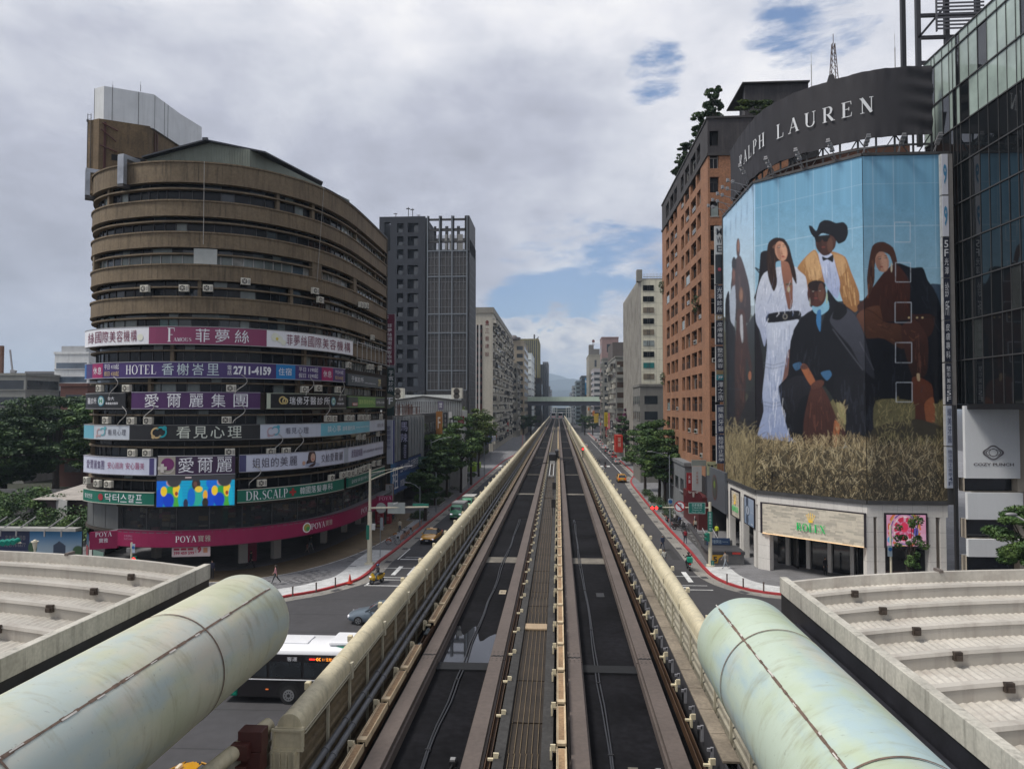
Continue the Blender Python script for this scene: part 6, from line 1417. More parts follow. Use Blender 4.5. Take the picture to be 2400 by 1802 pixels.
def stack(P,u0,u1,items,name,label,off,fn_side=None,group=None):
 for (ya,yb,fld,tx,tc_,lab,hz) in items:
  z1=uvz(ya); z0=uvz(yb); t=T(name,lab,'sign',P(u0,z0,off),group); b=MB(); fbox(b,P,u0,u1,z0+.03,z1-.03,off-.35,off); b.build('box',SM(fld),t)
  b=MB(); fbox(b,P,u0-.05,u1+.05,z0,z1,off-.4,off-.06); b.build('frame',frame_l,t)
  if tx:
   b=MB(); fn=lambda u,v:P(u,v,off+.02); w_=u1-u0
   if hz: put_text(b,tx,fn,u0+w_*.2,u1-w_*.2,z0+(z1-z0)*.25,z1-(z1-z0)*.25,bold=.03)
   else: put_text(b,tx,fn,u0+w_*.16,u1-w_*.16,z0+(z1-z0)*.06,z1-(z1-z0)*.06,vert=True,bold=.01)
   b.build('lettering',SM(tc_),t)
FS=facet((17.6,84.9),(19.0,84.9)); uvz=lambda y:FS[0](1687,y)[1]; u0=FS[0](1678,800)[0]; u1=FS[0](1696.5,800)[0]
WT=(.55,.57,.6); NV=(.012,.02,.06); TL=(.0,.16,.2); TN=(.2,.15,.08)
grp='stacked vertical signs left of the billboard'
stack(FS[1],u0,u1,[(530,597,(.45,.45,.44),'MWE',(.05,.05,.06),'white sign with dark letters, topmost of the strip left of the billboard',False),(597,666,(.012,.015,.02),'',WT,'black sign with a small red emblem left of the billboard',False),(669,737,(.01,.013,.03),'光澤診所',WT,'black sign with four large white characters left of the billboard',False),(738,751,TN,'5F',WT,'tan 5F plate left of the billboard',True),(751,808,(.01,.013,.03),'皮膚專科',WT,'black skin clinic sign under the tan 5F plate',False),(811,867,(.01,.013,.03),'整形美容',WT,'black sign between the skin clinic sign and the teal 7F plate',False),(868,878,TN,'',WT,'plain tan plate above the teal 7F plate',False),(878,891,TL,'7F',WT,'teal 7F plate left of the billboard',True),(891,942,(.01,.013,.03),'澤之浩',WT,'black sign with three brush characters under the teal 7F plate',False),(948,1016,NV,'耀美牙醫',WT,'navy dental sign with white frame, second from the bottom',False),(1018,1086,NV,'植牙矯正美學',WT,'navy framed sign, lowest of the strip left of the billboard',False)],'vertical_sign','',.1,group=grp)
b=MB(); zc_=uvz(632); b.disc(FS[1]((u0+u1)/2,zc_,.13),FS[4],.2,12); b.build('small_emblem',SM((.3,.05,.07)),label='small red emblem on the black vertical sign',cat='emblem')
FS=facet((33.15,63.4),(35,63.4)); uvz=lambda y:FS[0](2220,y)[1]; u0=FS[0](2214,800)[0]; u1=FS[0](2228,800)[0]; grp='stacked vertical signs right of the billboard'; LV=(.38,.42,.5)
stack(FS[1],u0,u1,[(361,457,(.5,.52,.58),'9',(.05,.2,.35),'white lightbox with a small blue emblem, topmost right of the billboard',True),(459,555,(.5,.52,.58),'9',(.05,.2,.35),'white lightbox with a blue emblem, second from the top right of the billboard',True),(556,651,(.012,.015,.03),'5F光澤',WT,'black sign starting with 5F right of the billboard',False),(652,750,(.012,.015,.03),'診所',WT,'black sign with two large characters right of the billboard',False),(751,848,(.012,.015,.03),'皮膚專科',WT,'black skin clinic sign right of the billboard',False),(851,948,(.012,.015,.03),'整形美容5F',WT,'black sign ending with 5F right of the billboard',False),(950,1045,LV,'耀美牙醫',(.05,.06,.12),'lavender dental sign, second from the bottom right of the billboard',False),(1047,1144,LV,'植牙矯正美學4F',(.05,.06,.12),'lavender sign ending with 4F, lowest right of the billboard',False)],'vertical_sign','',.05,group=grp)
b=MB(); fbox(b,FS[1],u1+.06,u1+.42,uvz(1144),uvz(361),-.6,.0); b.build('sign_side_casing',M('casing_grey',(.2,.19,.18),.5,.2,.2,1),label='grey metal casing beside the sign strip right of the billboard',cat='casing')
XG=34.2; gt=T('glass_tower','dark glass office tower along the right edge of the view','building',(42,60,0))
def gmat():
 m=bpy.data.materials.new('tower_glass'); m.use_nodes=True; b=m.node_tree.nodes['Principled BSDF']; b.inputs['Base Color'].default_value=(.006,.008,.010,1); b.inputs['Metallic'].default_value=.0; b.inputs['Roughness'].default_value=.03; b.inputs['Specular IOR Level'].default_value=1.; b.inputs['IOR'].default_value=1.55
 return m
tg=gmat()
b=MB(); b.box(XG+.05,60,36,69.2,15.9,47.4); b.build('core',M('core_dark',(.01,.012,.014),.7),gt)
ys=[69.2]; rd=random.Random(6)
while ys[-1]>36.5: ys.append(ys[-1]-rd.choice((.55,.55,1.15,1.3,1.3,1.35)))
zs_=[15.9,19.6,22.95,26.3,29.65,33.0,36.35,39.7,43.05,46.6,47.6]
b=MB(); rows_=[]
for i in range(len(ys)-1):
 for j in range(len(zs_)-1):
  tilt=rd.uniform(-.012,.012); b.quad((XG+tilt,ys[i],zs_[j]),(XG-tilt,ys[i+1],zs_[j]),(XG-tilt*.6,ys[i+1],zs_[j+1]),(XG+tilt*.6,ys[i],zs_[j+1]),0 if rd.random()<(.93 if zs_[j]<38 else .25) else 1 if zs_[j]<38 else 2)
b.build('curtain_wall',[tg,M('tower_blind',(.03,.035,.035),.15,0,.2,1,spec=.6),M('tower_pane_pale_sky',(.34,.42,.38),.08,0,.35,.25,spec=.9)],gt)  # pale upper panes carry reflected sky and blinds in their base colour
b=MB()
for y in ys: b.box(XG-.06,XG-.02,y-.02,y+.02,15.9,47.6)
b.build('vertical_mullions',frame_d,gt)
b=MB()
for z in zs_[1:]: b.cut().box(XG-.10,XG-.03,36,69.2,z-.05,z+.05)
b.each('floor_band',frame_d,gt)
b=MB(); b.box(XG-.25,60,36,69.5,15.45,15.88); b.build('soffit',M('soffit_black',(.008,.009,.012),.5),gt)
b=MB()
for x,y in ((34.0,69.6),(36.6,69.6),(34.0,72.5),(39.4,69.6)): b.cut().box(x-.35,x+.05,y-.3,y+.1,40,66)
b.each('frame_column',M('steel_black',(.035,.036,.042),.5,.2,.2,1),gt)
b=MB()
for z in (47.9,50.3,52.4,55.2,58.5): b.cut().box(33.7,48,69.35,69.65,z-.14,z+.14)
b.bar((33.8,69.4,50.2),(36.5,69.4,53.4),.2); b.each('frame_beam',M('steel_black'),gt)
b=MB()
for k in range(26): b.box(35.1,39.4,68.6,68.66,50.6+k*.34,50.76+k*.34)
b.box(35.05,35.15,68.5,68.7,50.4,60); b.build('louvred_screen',M('steel_grey',(.09,.09,.10),.5,.3,.2,1),gt)
FP_=facet((34.3,63.0),(50,63.0)); uv,P,_,_,_=FP_
pd=T('stone_podium','beige stone building with white panels below the glass tower at the right edge','building',(40,63,0))
bst=M('beige_stone',(.42,.37,.30),.75,0,.12,.5,fine=.06,streak=.15,stain=(.2,.18,.15))
U=lambda px,y=1000:uv(px,y)[0]; Z=lambda y,px=2320:uv(px,y)[1]
hl=[(U(2258),U(2382),Z(1152),Z(1121)),(U(2260),U(2384),Z(1262),Z(1217)),(U(2260),U(2384),.2,Z(1304))]
b=MB(); holes_wall(b,P,0,16,0,15.85,hl,.8); b.build('wall',bst,pd)
b=MB()
for h in hl: fbox(b,P,h[0],h[1],h[2],h[3],-.9,-.8)
b.build('window',glassm('podium_glass',(.015,.02,.03)),pd)
b=MB(); fbox(b,P,U(2236),U(2243),0,15.8,-.3,-.01); b.build('dark_gap',blackm,pd)
b=MB()
for ya,yb,pa,pb in ((951,1120,2256,2383),(1154,1216,2259,2388),(1262,1303,2259,2388)): b.cut(); fbox(b,P,U(pa),U(pb),Z(yb),Z(ya),.003,.35)
b.each('white_panel',M('panel_white',(.72,.74,.75),.45,0,.06,.4,streak=.1,stain=(.4,.4,.4)),pd)
b=MB(); fbox(b,P,0,16,Z(1154),Z(1152.5),-.01,.02); b.build('joint',M('joint_line'),pd)
t=T('shop_logo','grey cloud-shaped emblem over stretched capitals on the white panel','logo',P(U(2320),Z(1082),.36)); lg=M('logo_grey',(.16,.15,.16),.4,.3,.1,2)
cx_=U(2320.5); cz=Z(1060); b=MB(); k_=.0385
def loop(rx,rz,w_,mod,kk):
 pts=[]
 for i in range(49):
  a=2*math.pi*i/48; m_=1+mod*math.cos(4*a); pts.append((rx*m_*math.cos(a),rz*m_*math.sin(a)))
 for (a,c),(d,e) in zip(pts,pts[1:]): b.quad(P(cx_+a,cz+c,.38+kk),P(cx_+d,cz+e,.38+kk),P(cx_+d*(1-w_),cz+e*(1-w_),.38+kk),P(cx_+a*(1-w_),cz+c*(1-w_),.38+kk))
loop(.78,.56,.2,.10,0); loop(.36,.34,.16,.05,.006); loop(.62,.3,.14,.02,.012); b.build('emblem',lg,t)
b=MB(); fn=lambda u,v:P(u,v,.38); put_text(b,'COZY PUNCH',fn,U(2274),U(2368),Z(1091),Z(1084),bold=.03); b.build('lettering',lg,t)
# brick apartment block
brickm=tilemat('brick_tile',(.30,.125,.055),(.25,.10,.045),4.,(.16,.08,.05),.03,0,.22,.5,.25)
brickm_s=M('brick_plain',(.29,.14,.075),.85,0,.22,.35,fine=.3,streak=.35,stain=(.10,.06,.04));
dgrey=M('dark_render',(.04,.037,.04),.85,0,.3,.5,fine=.2,streak=.4,stain=(.12,.11,.1))
XB,YB0,YB1,ZT=19.0,92.5,133.,52.2
bk=T('brick_apartment_block','tall orange-brown brick apartment block with rows of recessed windows','building',(25,110,0))
FB=facet((XB,YB0),(XB,YB1)); uv,P,_,_,_=FB
cols=[]
for a,b_ in ((1636,1644.6),(1621,1633.4),(1608,1617.5),(1598,1605),(1582,1588.9),(1573,1580.7),(1562.6,1569.6)):
 ua,ub=uv(b_,800)[0],uv(a,800)[0]; cols.append((min(ua,ub),max(ua,ub)))
rowsz=[31.4+3.08*k for k in range(-7,6)]
b=MB(); hs=[(a,c,z-1.0,z+1.0) for a,c in cols for z in rowsz if z<47]
holes_wall(b,P,0,YB1-YB0,6.6,47.4,hs,.55); b.build('street_wall',brickm_s,bk)
ht=[(a,c,48.6,50.9) for a,c in cols]
b=MB(); holes_wall(b,P,0,YB1-YB0,47.75,ZT,ht,.55); FF=facet((XB,YB0),(XB+10,YB0)); uvF,PF,_,_,_=FF
ua,ub=uvF(1666,700)[0],uvF(1687,700)[0]
holes_wall(b,PF,0,10,47.75,ZT,[(ua,ub,48.7,50.6)],.5); b.build('grey_top_storey',dgrey,bk)
b=MB(); hf=[(ua,ub,z-1.0,z+1.0) for z in rowsz if z<47]; holes_wall(b,PF,0,10,6.6,47.4,hf,.5); b.build('front_wall',brickm_s,bk)
b=MB(); b.box(XB-.15,XB+10,YB0-.15,YB1,47.42,47.73); b.box(XB-.12,XB+10,YB0-.12,YB1+.1,ZT,ZT+.25); b.build('cornice',M('cornice_dark',(.045,.042,.042),.8),bk)
b=MB(); b.box(XB+.62,XB+14,YB0+.62,YB1,0,ZT-.02); b.box(XB+.02,XB+10,YB0+.02,YB1,0,6.55); b.build('core',M('core_black',(.012,.012,.013),.8),bk)
wf=M('window_white',(.4,.4,.38),.5,0,.1,2); rnd=random.Random(17)
def window_unit(P,a,c,z0,z1,par,kind,depth=.45):
 b=MB(); mid=(a+c)/2
 fbox(b,P,a+.02,c-.02,z0+.02,z1-.02,-depth-.05,-depth,0)
 fr=2 if kind in (1,2) else 1
 fbox(b,P,a+.03,c-.03,z1-.62,z1-.54,-depth,-depth+.07,fr); fbox(b,P,mid-.03,mid+.03,z0+.03,z1-.55,-depth,-depth+.06,fr)
 for e0,e1 in ((a+.03,a+.1),(c-.1,c-.03)): fbox(b,P,e0,e1,z0+.03,z1-.03,-depth,-depth+.06,fr)
 if kind==2: fbox(b,P,a+.1,c-.1,z0+.1,z1-.7,-.12,-.06,3); fbox(b,P,a-.02,c+.02,z0-.02,z0+.06,-.2,.05,2)
 if kind==3:
  n=6
  for k in range(n+1): q=a+.05+(c-a-.1)*k/n; fbox(b,P,q-.012,q+.012,z0+.03,z0+.95,-.1,-.07,1)
  fbox(b,P,a,c,z0+.95,z0+1.0,-.11,-.06,1)
 if kind==4: fbox(b,P,a+.1,mid+.1,z0+.05,z0+.6,-.3,.1,2); fbox(b,P,a+.2,mid,z0+.12,z0+.5,.1,.105,0)
 return b.build('window',[gl_d,frame_d,wf,M('pane_pale',(.2,.24,.23),.2,0,.3,1)],par)
for a,c,z0,z1 in hs: window_unit(P,a,c,z0,z1,bk,rnd.choice((0,0,0,0,3,3,1,2,4)))
for a,c,z0,z1 in ht: window_unit(P,a,c,z0,z1,bk,rnd.choice((0,3,1)))
for a,c,z0,z1 in hf: window_unit(PF,a,c,z0,z1,bk,rnd.choice((0,0,1,2,4)))
b=MB(); q=[at(1713,275,100),at(1741,206,100),at(1862,199,100)]
b.prism([(q[1][0],99),(q[2][0]+1.5,99),(q[2][0]+2,108),(q[1][0]+1.5,108)],51,q[1][2]); b.build('roof_house',dgrey,label='dark roof house behind the garden on top of the brick block',cat='roof house')
b=MB(); b.box(q[1][0]-.4,q[2][0]+1.6,98.6,108,q[1][2],q[1][2]+.18); b.build('roof_slab',M('cornice_dark'),label='thin flat roof slab of the dark roof house',cat='roof')
sf=T('grey_shop_sign','large dark grey curved sign board with an oval emblem above the subway entrance','sign',(18.9,88,3)); FG=facet((18.75,84.6),(18.75,92.2)); uv,P,_,_,_=FG
b=MB(); ua,ub=uv(1700,1150)[0],uv(1655,1150)[0]; z0=uv(1700,1202)[1]; fbox(b,P,min(ua,ub),max(ua,ub),3.6,8.2,-.3,.05); b.build('board',M('board_grey',(.085,.095,.11),.45,0,.08,.4),sf)
b=MB(); cy=(ua+ub)/2; zc2=6.0
for r_,k,m_ in ((1.5,0,0),(1.32,.006,1)):
 b.poly([P(cy+r_*.95*math.cos(R(a)),zc2+r_*math.sin(R(a)),.07+k) for a in range(0,360,15)],m_)
b.poly([P(cy+.5*math.cos(R(a)),zc2+.35+.45*math.sin(R(a)),.085) for a in range(0,360,30)],2); b.build('emblem',[SM((.10,.045,.04)),SM((.05,.055,.05)),SM((.14,.2,.03))],sf)
t=T('bull_sign','pale green-yellow sign with a black bull head at the corner of the brick block','sign',at(1675,1115,91)); FQ=facet((17.2,91.6),(20,91.6)); uv,P,_,_,_=FQ
b=MB(); ua,za=uv(1657,1082); ub,zb=uv(1681,1114); fbox(b,P,ua,ub,zb,za,-.2,0); b.build('board',SM((.34,.36,.22)),t)
b=MB(); cx_=(ua+ub)/2; zc2=za-.5
b.poly([P(cx_+x,zc2+z,.02) for x,z in ((-.15,.1),(.15,.1),(.1,-.35),(-.1,-.35))]); b.poly([P(cx_+x,zc2+z,.024) for x,z in ((-.15,.1),(-.45,.12),(-.5,.35),(-.55,.1),(-.4,-.02))]); b.poly([P(cx_+x,zc2+z,.024) for x,z in ((.15,.1),(.45,.12),(.5,.35),(.55,.1),(.4,-.02))]); b.build('bull_head',SM((.02,.03,.03)),t)
# foliage
def leafmat(name,c1,c2,c3):
 if name in MC: return MC[name]
 m=bpy.data.materials.new(name); m.use_nodes=True; MC[name]=m; t=m.node_tree; b=t.nodes['Principled BSDF']; b.inputs['Roughness'].default_value=.6; b.inputs['Specular IOR Level'].default_value=.3
 g_=t.nodes.new('ShaderNodeTexCoord'); n=t.nodes.new('ShaderNodeTexNoise'); t.links.new(g_.outputs['Object'],n.inputs['Vector']); n.inputs['Scale'].default_value=.55; n.inputs['Detail'].default_value=5
 r=t.nodes.new('ShaderNodeValToRGB'); t.links.new(n.outputs['Fac'],r.inputs[0]); r.color_ramp.elements[0].position=.33; r.color_ramp.elements[0].color=(*c1,1); r.color_ramp.elements[1].position=.68; r.color_ramp.elements[1].color=(*c3,1); e_=r.color_ramp.elements.new(.5); e_.color=(*c2,1)
 t.links.new(r.outputs[0],b.inputs['Base Color']); b.inputs['Subsurface Weight'].default_value=0
 return m
lf_dark=leafmat('leaves_dark',(.016,.034,.016),(.035,.07,.026),(.08,.13,.04))
lf_mid=leafmat('leaves_mid',(.024,.052,.018),(.055,.11,.032),(.13,.20,.055))
lf_yel=leafmat('leaves_yellowgreen',(.03,.05,.015),(.07,.11,.03),(.15,.20,.05))
lf_pur=leafmat('leaves_purple',(.05,.015,.03),(.14,.04,.09),(.25,.09,.17))
barkm=M('bark',(.05,.038,.03),.9,0,.4,2,fine=.3)
def leaf_mesh(name,clumps,leaf,seed,mat,flat=.6):
 rg=np.random.default_rng(seed); V=[];
 for (cx,cy,cz,rx,ry,rz,n) in clumps:
  d=rg.normal(size=(n,3)); d/=np.linalg.norm(d,axis=1)[:,None]; rr=rg.uniform(.45,1.,n)**.6; p=d*rr[:,None]*np.array([rx,ry,rz])+np.array([cx,cy,cz])
  a=rg.normal(size=(n,3)); a[:,2]*=flat; a/=np.linalg.norm(a,axis=1)[:,None]; b=np.cross(a,rg.normal(size=(n,3))+d*1.2); b/=np.linalg.norm(b,axis=1)[:,None]
  s=leaf*rg.uniform(.6,1.3,n)[:,None]; q=np.stack([p-a*s,p+b*s*.45,p+a*s,p-b*s*.45],1); V.append(q.reshape(-1,3))
 V=np.concatenate(V); nf=len(V)//4; me=bpy.data.meshes.new(name); me.vertices.add(len(V)); me.vertices.foreach_set('co',V.ravel()); me.loops.add(len(V)); me.loops.foreach_set('vertex_index',np.arange(len(V),dtype=np.int32)); me.polygons.add(nf); me.polygons.foreach_set('loop_start',np.arange(0,len(V),4,dtype=np.int32)); me.polygons.foreach_set('loop_total',np.full(nf,4,np.int32)); me.update(); me.validate(); me.materials.append(mat); return me
def tree(loc,h,rx,ry,label,mat,seed,cat='tree',group=None,trunk_h=None,nl=150,ncl=42,leaf=.26,zsq=.5,tr=.22,layered=True,name='tree'):
 rd=random.Random(seed); th=trunk_h or h*.42; cz=(h+th*.75)/2; rz=(h-th*.75)/2
 t=T(name,label,cat,loc,group); cl=[]; tips=[]
 for k in range(ncl):
  for _ in range(30):
   x,y,z=rd.uniform(-1,1),rd.uniform(-1,1),rd.uniform(-1,1); q=x*x+y*y+z*z
   if .2<q<1: break
  if layered: z=round(z*3.2)/3.2+rd.uniform(-.06,.06)
  s_=rd.uniform(.16,.36); c=(x*rx*.85,y*ry*.85,cz+z*rz*.9); tips.append(c); cl.append((*c,rx*s_,ry*s_,rz*s_*zsq*.85,int(nl*rd.uniform(.6,1.4))))
 me=leaf_mesh('crown',cl,leaf,seed,mat); o=bpy.data.objects.new('crown',me); COL.objects.link(o); o.parent=t; KIDS.setdefault(t.name,[]).append(o); ORG[o.name]=Vector((0,0,0))
 b=MB(); b.tube([(0,0,-.1),(rd.uniform(-.2,.2),rd.uniform(-.2,.2),th*.5),(rd.uniform(-.4,.4),0,th),(0,0,cz)],tr,8,rs=[tr*1.3,tr,tr*.8,tr*.4])
 for c in tips[::3]: b.tube([(0,0,th*rd.uniform(.6,1.)),(c[0]*.5,c[1]*.5,(th+c[2])/2+.3),c],.06,5,rs=[tr*.45,tr*.28,.03])
 b.build('trunk',barkm,t,local=True); return t
# generic distant building
def bgmat(c,**k):
 key='bld_%d_%d_%d'%tuple(int(v*1000) for v in c); return M(key,c,.8,0,.15,.12,fine=.08,streak=.35,stain=tuple(v*.4 for v in c),sscale=.35,**k)
def building(label,x0,x1,y0,y1,z1,col,side,floors=None,cat='building',style='grid',wcol=None,wx=3.2,fh=3.3,z0=0,front=True,frac=.55,group=None,clutter=0,name='building',seed=1,top=True):
 """side: +1 the street lies on its +x side, -1 on its -x side"""
 t=T(name,label,cat,((x0+x1)/2,y0,z0),group); rd=random.Random(seed); w=bgmat(col); b=MB(); xs=x1 if side>0 else x0
 b.prism([(x0,y0),(x1,y0),(x1,y1),(x0,y1)],z0,z1);
 if top: b.box(x0-.15,x1+.15,y0-.15,y1,z1+.002,z1+.5)
 b.build('wall',w,t)
 n=int((z1-z0-1)/fh); wm=M('win_%s'%('d' if wcol is None else str(int(wcol[0]*1000))),wcol or (.025,.03,.035),.15,0,.4,.3,spec=.7); m=MB(); s_=MB()
 def win(P,L_):
  if style=='fins':
   k=0
   while k*1.6<L_: fbox(s_,P,k*1.6,k*1.6+.55,z0,z1,.02,.5); k+=1
   fbox(m,P,.1,L_-.1,z0+3,z1-.8,.005,.02); return
  if style=='lattice':
   q=0
   while q<L_: fbox(s_,P,q,q+.10,z0,z1-9,.03,.12); q+=1.25
   z=z0
   while z<z1-9: fbox(s_,P,0,L_,z,z+.10,.02,.10); z+=2.4
   return
  nw=max(1,int(L_/wx)); pw=L_/nw
  for j in range(n):
   z=z0+fh*j+fh*.35+ (z1-z0-fh*n)*.6
   if style=='ribbon': fbox(m,P,.4,L_-.4,z,z+fh*frac,.005,.02); fbox(s_,P,0,L_,z-.15,z,.02,.18); continue
   for i in range(nw):
    a=i*pw+pw*.5*(1-frac-.05); c=a+pw*(frac+.05)
    fbox(m,P,a,c,z,z+fh*.52,.005,.03)
    if rd.random()<.5: fbox(s_,P,a-.1,c+.1,z-.12,z,.02,.22)
    if clutter and rd.random()<clutter:
     r_=rd.random(); d=rd.uniform(.4,1.1);
     if r_<.45: fbox(s_,P,a-.15,c+.15,z-.25,z+rd.uniform(.7,1.1),.03,d,rd.choice((0,1,2,3)))
     elif r_<.8: fbox(s_,P,a,c,z+fh*.5,z+fh*.58,.03,d,rd.choice((0,1,2)))
     else: fbox(s_,P,a+.1,a+.9,z-.1,z+.5,.03,.6,1)
     if rd.random()<.3: fbox(s_,P,a,c,z-.2,z+fh*.55,.03,d*.7,rd.choice((2,3,0)))
 if front: F=facet((x0,y0),(x1,y0)); win(lambda u,z,o:(x0+u,y0-o,z),x1-x0)
 win((lambda u,z,o:(xs+o*side,y0+u,z)),y1-y0)
 m.build('windows',wm,t);
 if s_.f: s_.build('sills_and_balconies',[bgmat(tuple(min(.6,c*1.15) for c in col)),M('clut_light',(.52,.50,.43),.7,0,.3,1),M('clut_dark',(.03,.03,.03),.7,0,.3,1),M('clut_mid',(.16,.15,.13),.7,0,.3,1)],t)
 return t
def X(px,Y): return at(px,900,Y)[0]
def Zy(py,Y,px=1300): return at(px,py,Y)[2]
Yd=190.; ztp=Zy(507,Yd,990)
t=T('navy_tower','dark navy high-rise with deep window recesses behind the round tower','building',(-41,Yd,0)); nm=M('navy_render',(.022,.026,.036),.75,0,.15,.1,fine=.05)
P=lambda u,z,o:(X(887,Yd)+u,Yd-o,z); U=lambda px:X(px,Yd)-X(887,Yd); W=U(996)
hs=[]
for k in range(13):
 y0_=480+ (130+115*k if k>2 else 130+108*k)/3.46; z1=Zy(y0_,Yd); z0=Zy(y0_+22,Yd)
 for a,c in ((929,944),(954,979)): hs.append((U(a),U(c),z0,z1))
b=MB(); holes_wall(b,P,0,W,0,ztp,hs+[(U(899),U(913),Zy(583,Yd),Zy(515,Yd))],1.6); b.box(X(887,Yd),X(896,Yd),Yd+.1,Yd+14,0,ztp); b.box(X(915,Yd),X(996,Yd),Yd+1.62,Yd+14,0,ztp); b.box(X(896,Yd),X(915,Yd),Yd+1.62,Yd+14,0,Zy(583,Yd)); b.build('wall',nm,t)
b=MB(); rd=random.Random(3)
for a,c,z0,z1 in hs:
 if a>U(950): fbox(b,P,a+(c-a)*.5,c-.1,z0+.1,z1-.2,-1.5,-1.4)
 else: fbox(b,P,a+.2,c-.3,z0+.1,z0+1.2,-1.3,-.9)
b.build('glazing',M('navy_glass',(.03,.045,.06),.1,0,.3,.3,spec=.8),t)
b=MB();
for px,h_ in ((920,3),(950,5.5),(960,5),(975,2)): x=X(px,Yd); b.tube([(x,Yd+3,ztp),(x,Yd+3,ztp+h_*.6)],.1,5); b.box(x-.6,x+.4,Yd+2.9,Yd+3.1,ztp+h_*.5,ztp+h_*.55)
b.build('roof_masts',frame_d,t)
t=T('lattice_tower','grey lattice-clad high-rise with an open frame at its top','building',(-30,Yd,0)); x0,x1=X(1001,Yd),X(1094,Yd); zt0=Zy(585,Yd)
lt_=M('lattice_cladding',(.055,.052,.052),.6,.2,.12,.3,fine=.1); ll=M('lattice_line',(.17,.19,.21),.5,.3,.1,.5)
b=MB(); b.box(x0,x1,Yd,Yd+16,0,zt0); b.box(X(996,Yd)+.02,x0-.01,Yd+1.5,Yd+12,0,ztp-2); b.box(x1+.01,x1+.6,Yd+.6,Yd+15.5,0,ztp-6); b.build('cladding',lt_,t)
b=MB()
for px in (1001,1029,1058.5,1094): b.cut(); x=X(px,Yd); b.box(x-.14,x+.14,Yd-.25,Yd-.02,Zy(915,Yd),ztp);
for py in (585,645.5,734,779,868,914): b.cut().box(x0-.1,x1+.1,Yd-.22,Yd-.03,Zy(py,Yd)-.14,Zy(py,Yd)+.14)
b.each('band',ll,t)
b=MB()
for k in range(1,11): x=x0+(x1-x0)*k/11; b.box(x-.05,x+.05,Yd-.1,Yd-.005,Zy(914,Yd),zt0)
z=Zy(914,Yd)
while z<zt0: b.box(x0,x1,Yd-.09,Yd-.004,z,z+.09); z+=2.2
for z in np.arange(5,zt0,2.2): b.box(x1+.6,x1+.66,Yd+.6,Yd+15,z,z+.1)
for y in np.arange(Yd+.6,Yd+15,2.5): b.box(x1+.6,x1+.68,y,y+.12,0,ztp-6)
b.build('mesh_lines',M('lattice_thin',(.16,.165,.17),.6),t)
b=MB()
for px in (1001,1003,1029,1033,1058,1062,1090,1094): x=X(px,Yd); b.box(x-.2,x+.2,Yd,Yd+.4,zt0,ztp); b.box(x-.2,x+.2,Yd+11,Yd+11.4,zt0,ztp)
for py in (508,533,561): b.box(x0,x1,Yd,Yd+.5,Zy(py,Yd)-.5,Zy(py,Yd)); b.box(x0,x1,Yd+11,Yd+11.5,Zy(py,Yd)-.5,Zy(py,Yd)+.1)
b.box(x1-.4,x1+.6,Yd,Yd+14,zt0,ztp); b.build('open_frame',lt_,t)
b=MB();
for a,c in ((1019,1027),(1035,1040),(1046,1057),(1066,1078)): b.box(X(a,Yd),X(c,Yd),Yd+5,Yd+5.2,zt0,Zy(535,Yd))
for k in range(20):
 z=zt0+k*.28; b.box(X(1004,Yd),X(1088,Yd),Yd+5.3,Yd+5.35,z,z+.1)
b.build('frame_panels',M('panel_pale2',(.34,.34,.33),.7),t)
XF=-22.9
wr=M('corrugated_white',(.52,.54,.53),.6,0,.2,.3,streak=.4,stain=(.15,.14,.13))
t=T('warehouse_roof','white corrugated roof building with a shallow gable in front of the dark tower','building',(-34,135,0)); b=MB(); Yw=135
x0,x1=X(921,Yw),X(1083,Yw); zz_=Zy(946,Yw); b.box(x0-3,X(1048,Yw),Yw+8,Yw+20,0,Zy(925,Yw+8)); b.box(x0-3,x1,Yw,Yw+8,0,Zy(962,Yw)); pk=X(993,Yw)
b.poly([(x0,Yw-.1,Zy(962,Yw)),(x1,Yw-.1,Zy(962,Yw)),(x1,Yw-.1,Zy(940,Yw)),(pk,Yw-.1,Zy(929,Yw)),(x0,Yw-.1,Zy(939,Yw))]); b.build('wall',wr,t)
b=MB(); k=0
x=x0
while x<x1: b.box(x,x+.16,Yw-.2,Yw-.12,Zy(985,Yw),Zy(941,Yw)); x+=.42
b.build('corrugation',M('corr_shadow',(.2,.2,.2),.7),t); b=MB(); b.bar((x0,Yw-.3,Zy(939,Yw)),(pk,Yw-.3,Zy(929,Yw)),.3); b.bar((pk,Yw-.3,Zy(929,Yw)),(x1,Yw-.3,Zy(940,Yw)),.3)
for k in range(24): x=X(937,Yw+8)+k*.6; b.box(x,x+.06,Yw+8,Yw+8.1,Zy(925,Yw+8),Zy(916,Yw+8))
b.box(X(937,Yw+8),X(1052,Yw+8),Yw+8,Yw+8.1,Zy(917,Yw+8),Zy(916,Yw+8)); b.build('edge_trim',frame_d,t)
for px,lab in ((932,'white cube-shaped cooling unit on the left of the warehouse roof'),(1070,'tall white air conditioning unit beside the lattice tower')):
 b=MB(); x=X(px,Yw+3); b.box(x-1,x+1,Yw+3,Yw+5,Zy(933,Yw+3),Zy(909,Yw+3)); o=b.build('cooling_unit',acm,label=lab,cat='cooling unit'); b=MB(); b.disc((x,Yw+2.98,Zy(916,Yw)),(0,-1,0),.6,14); b.disc((x,Yw+2.98,Zy(927,Yw)),(0,-1,0),.6,14); b.build('fan_grille',acd,o)
gb=(.15,.155,.16)
t=T('old_grey_building','weathered grey building with tall vertical strips beside the round tower','building',(-26,108,0)); b=MB(); gm2=M('old_grey',(.15,.15,.145),.85,0,.35,.3,fine=.2,streak=.7,stain=(.04,.04,.04)); b.box(-36,XF,99,121,3.4,14.4); b.box(-36,XF-3,96.2,121,0,3.4); b.build('wall',gm2,t)
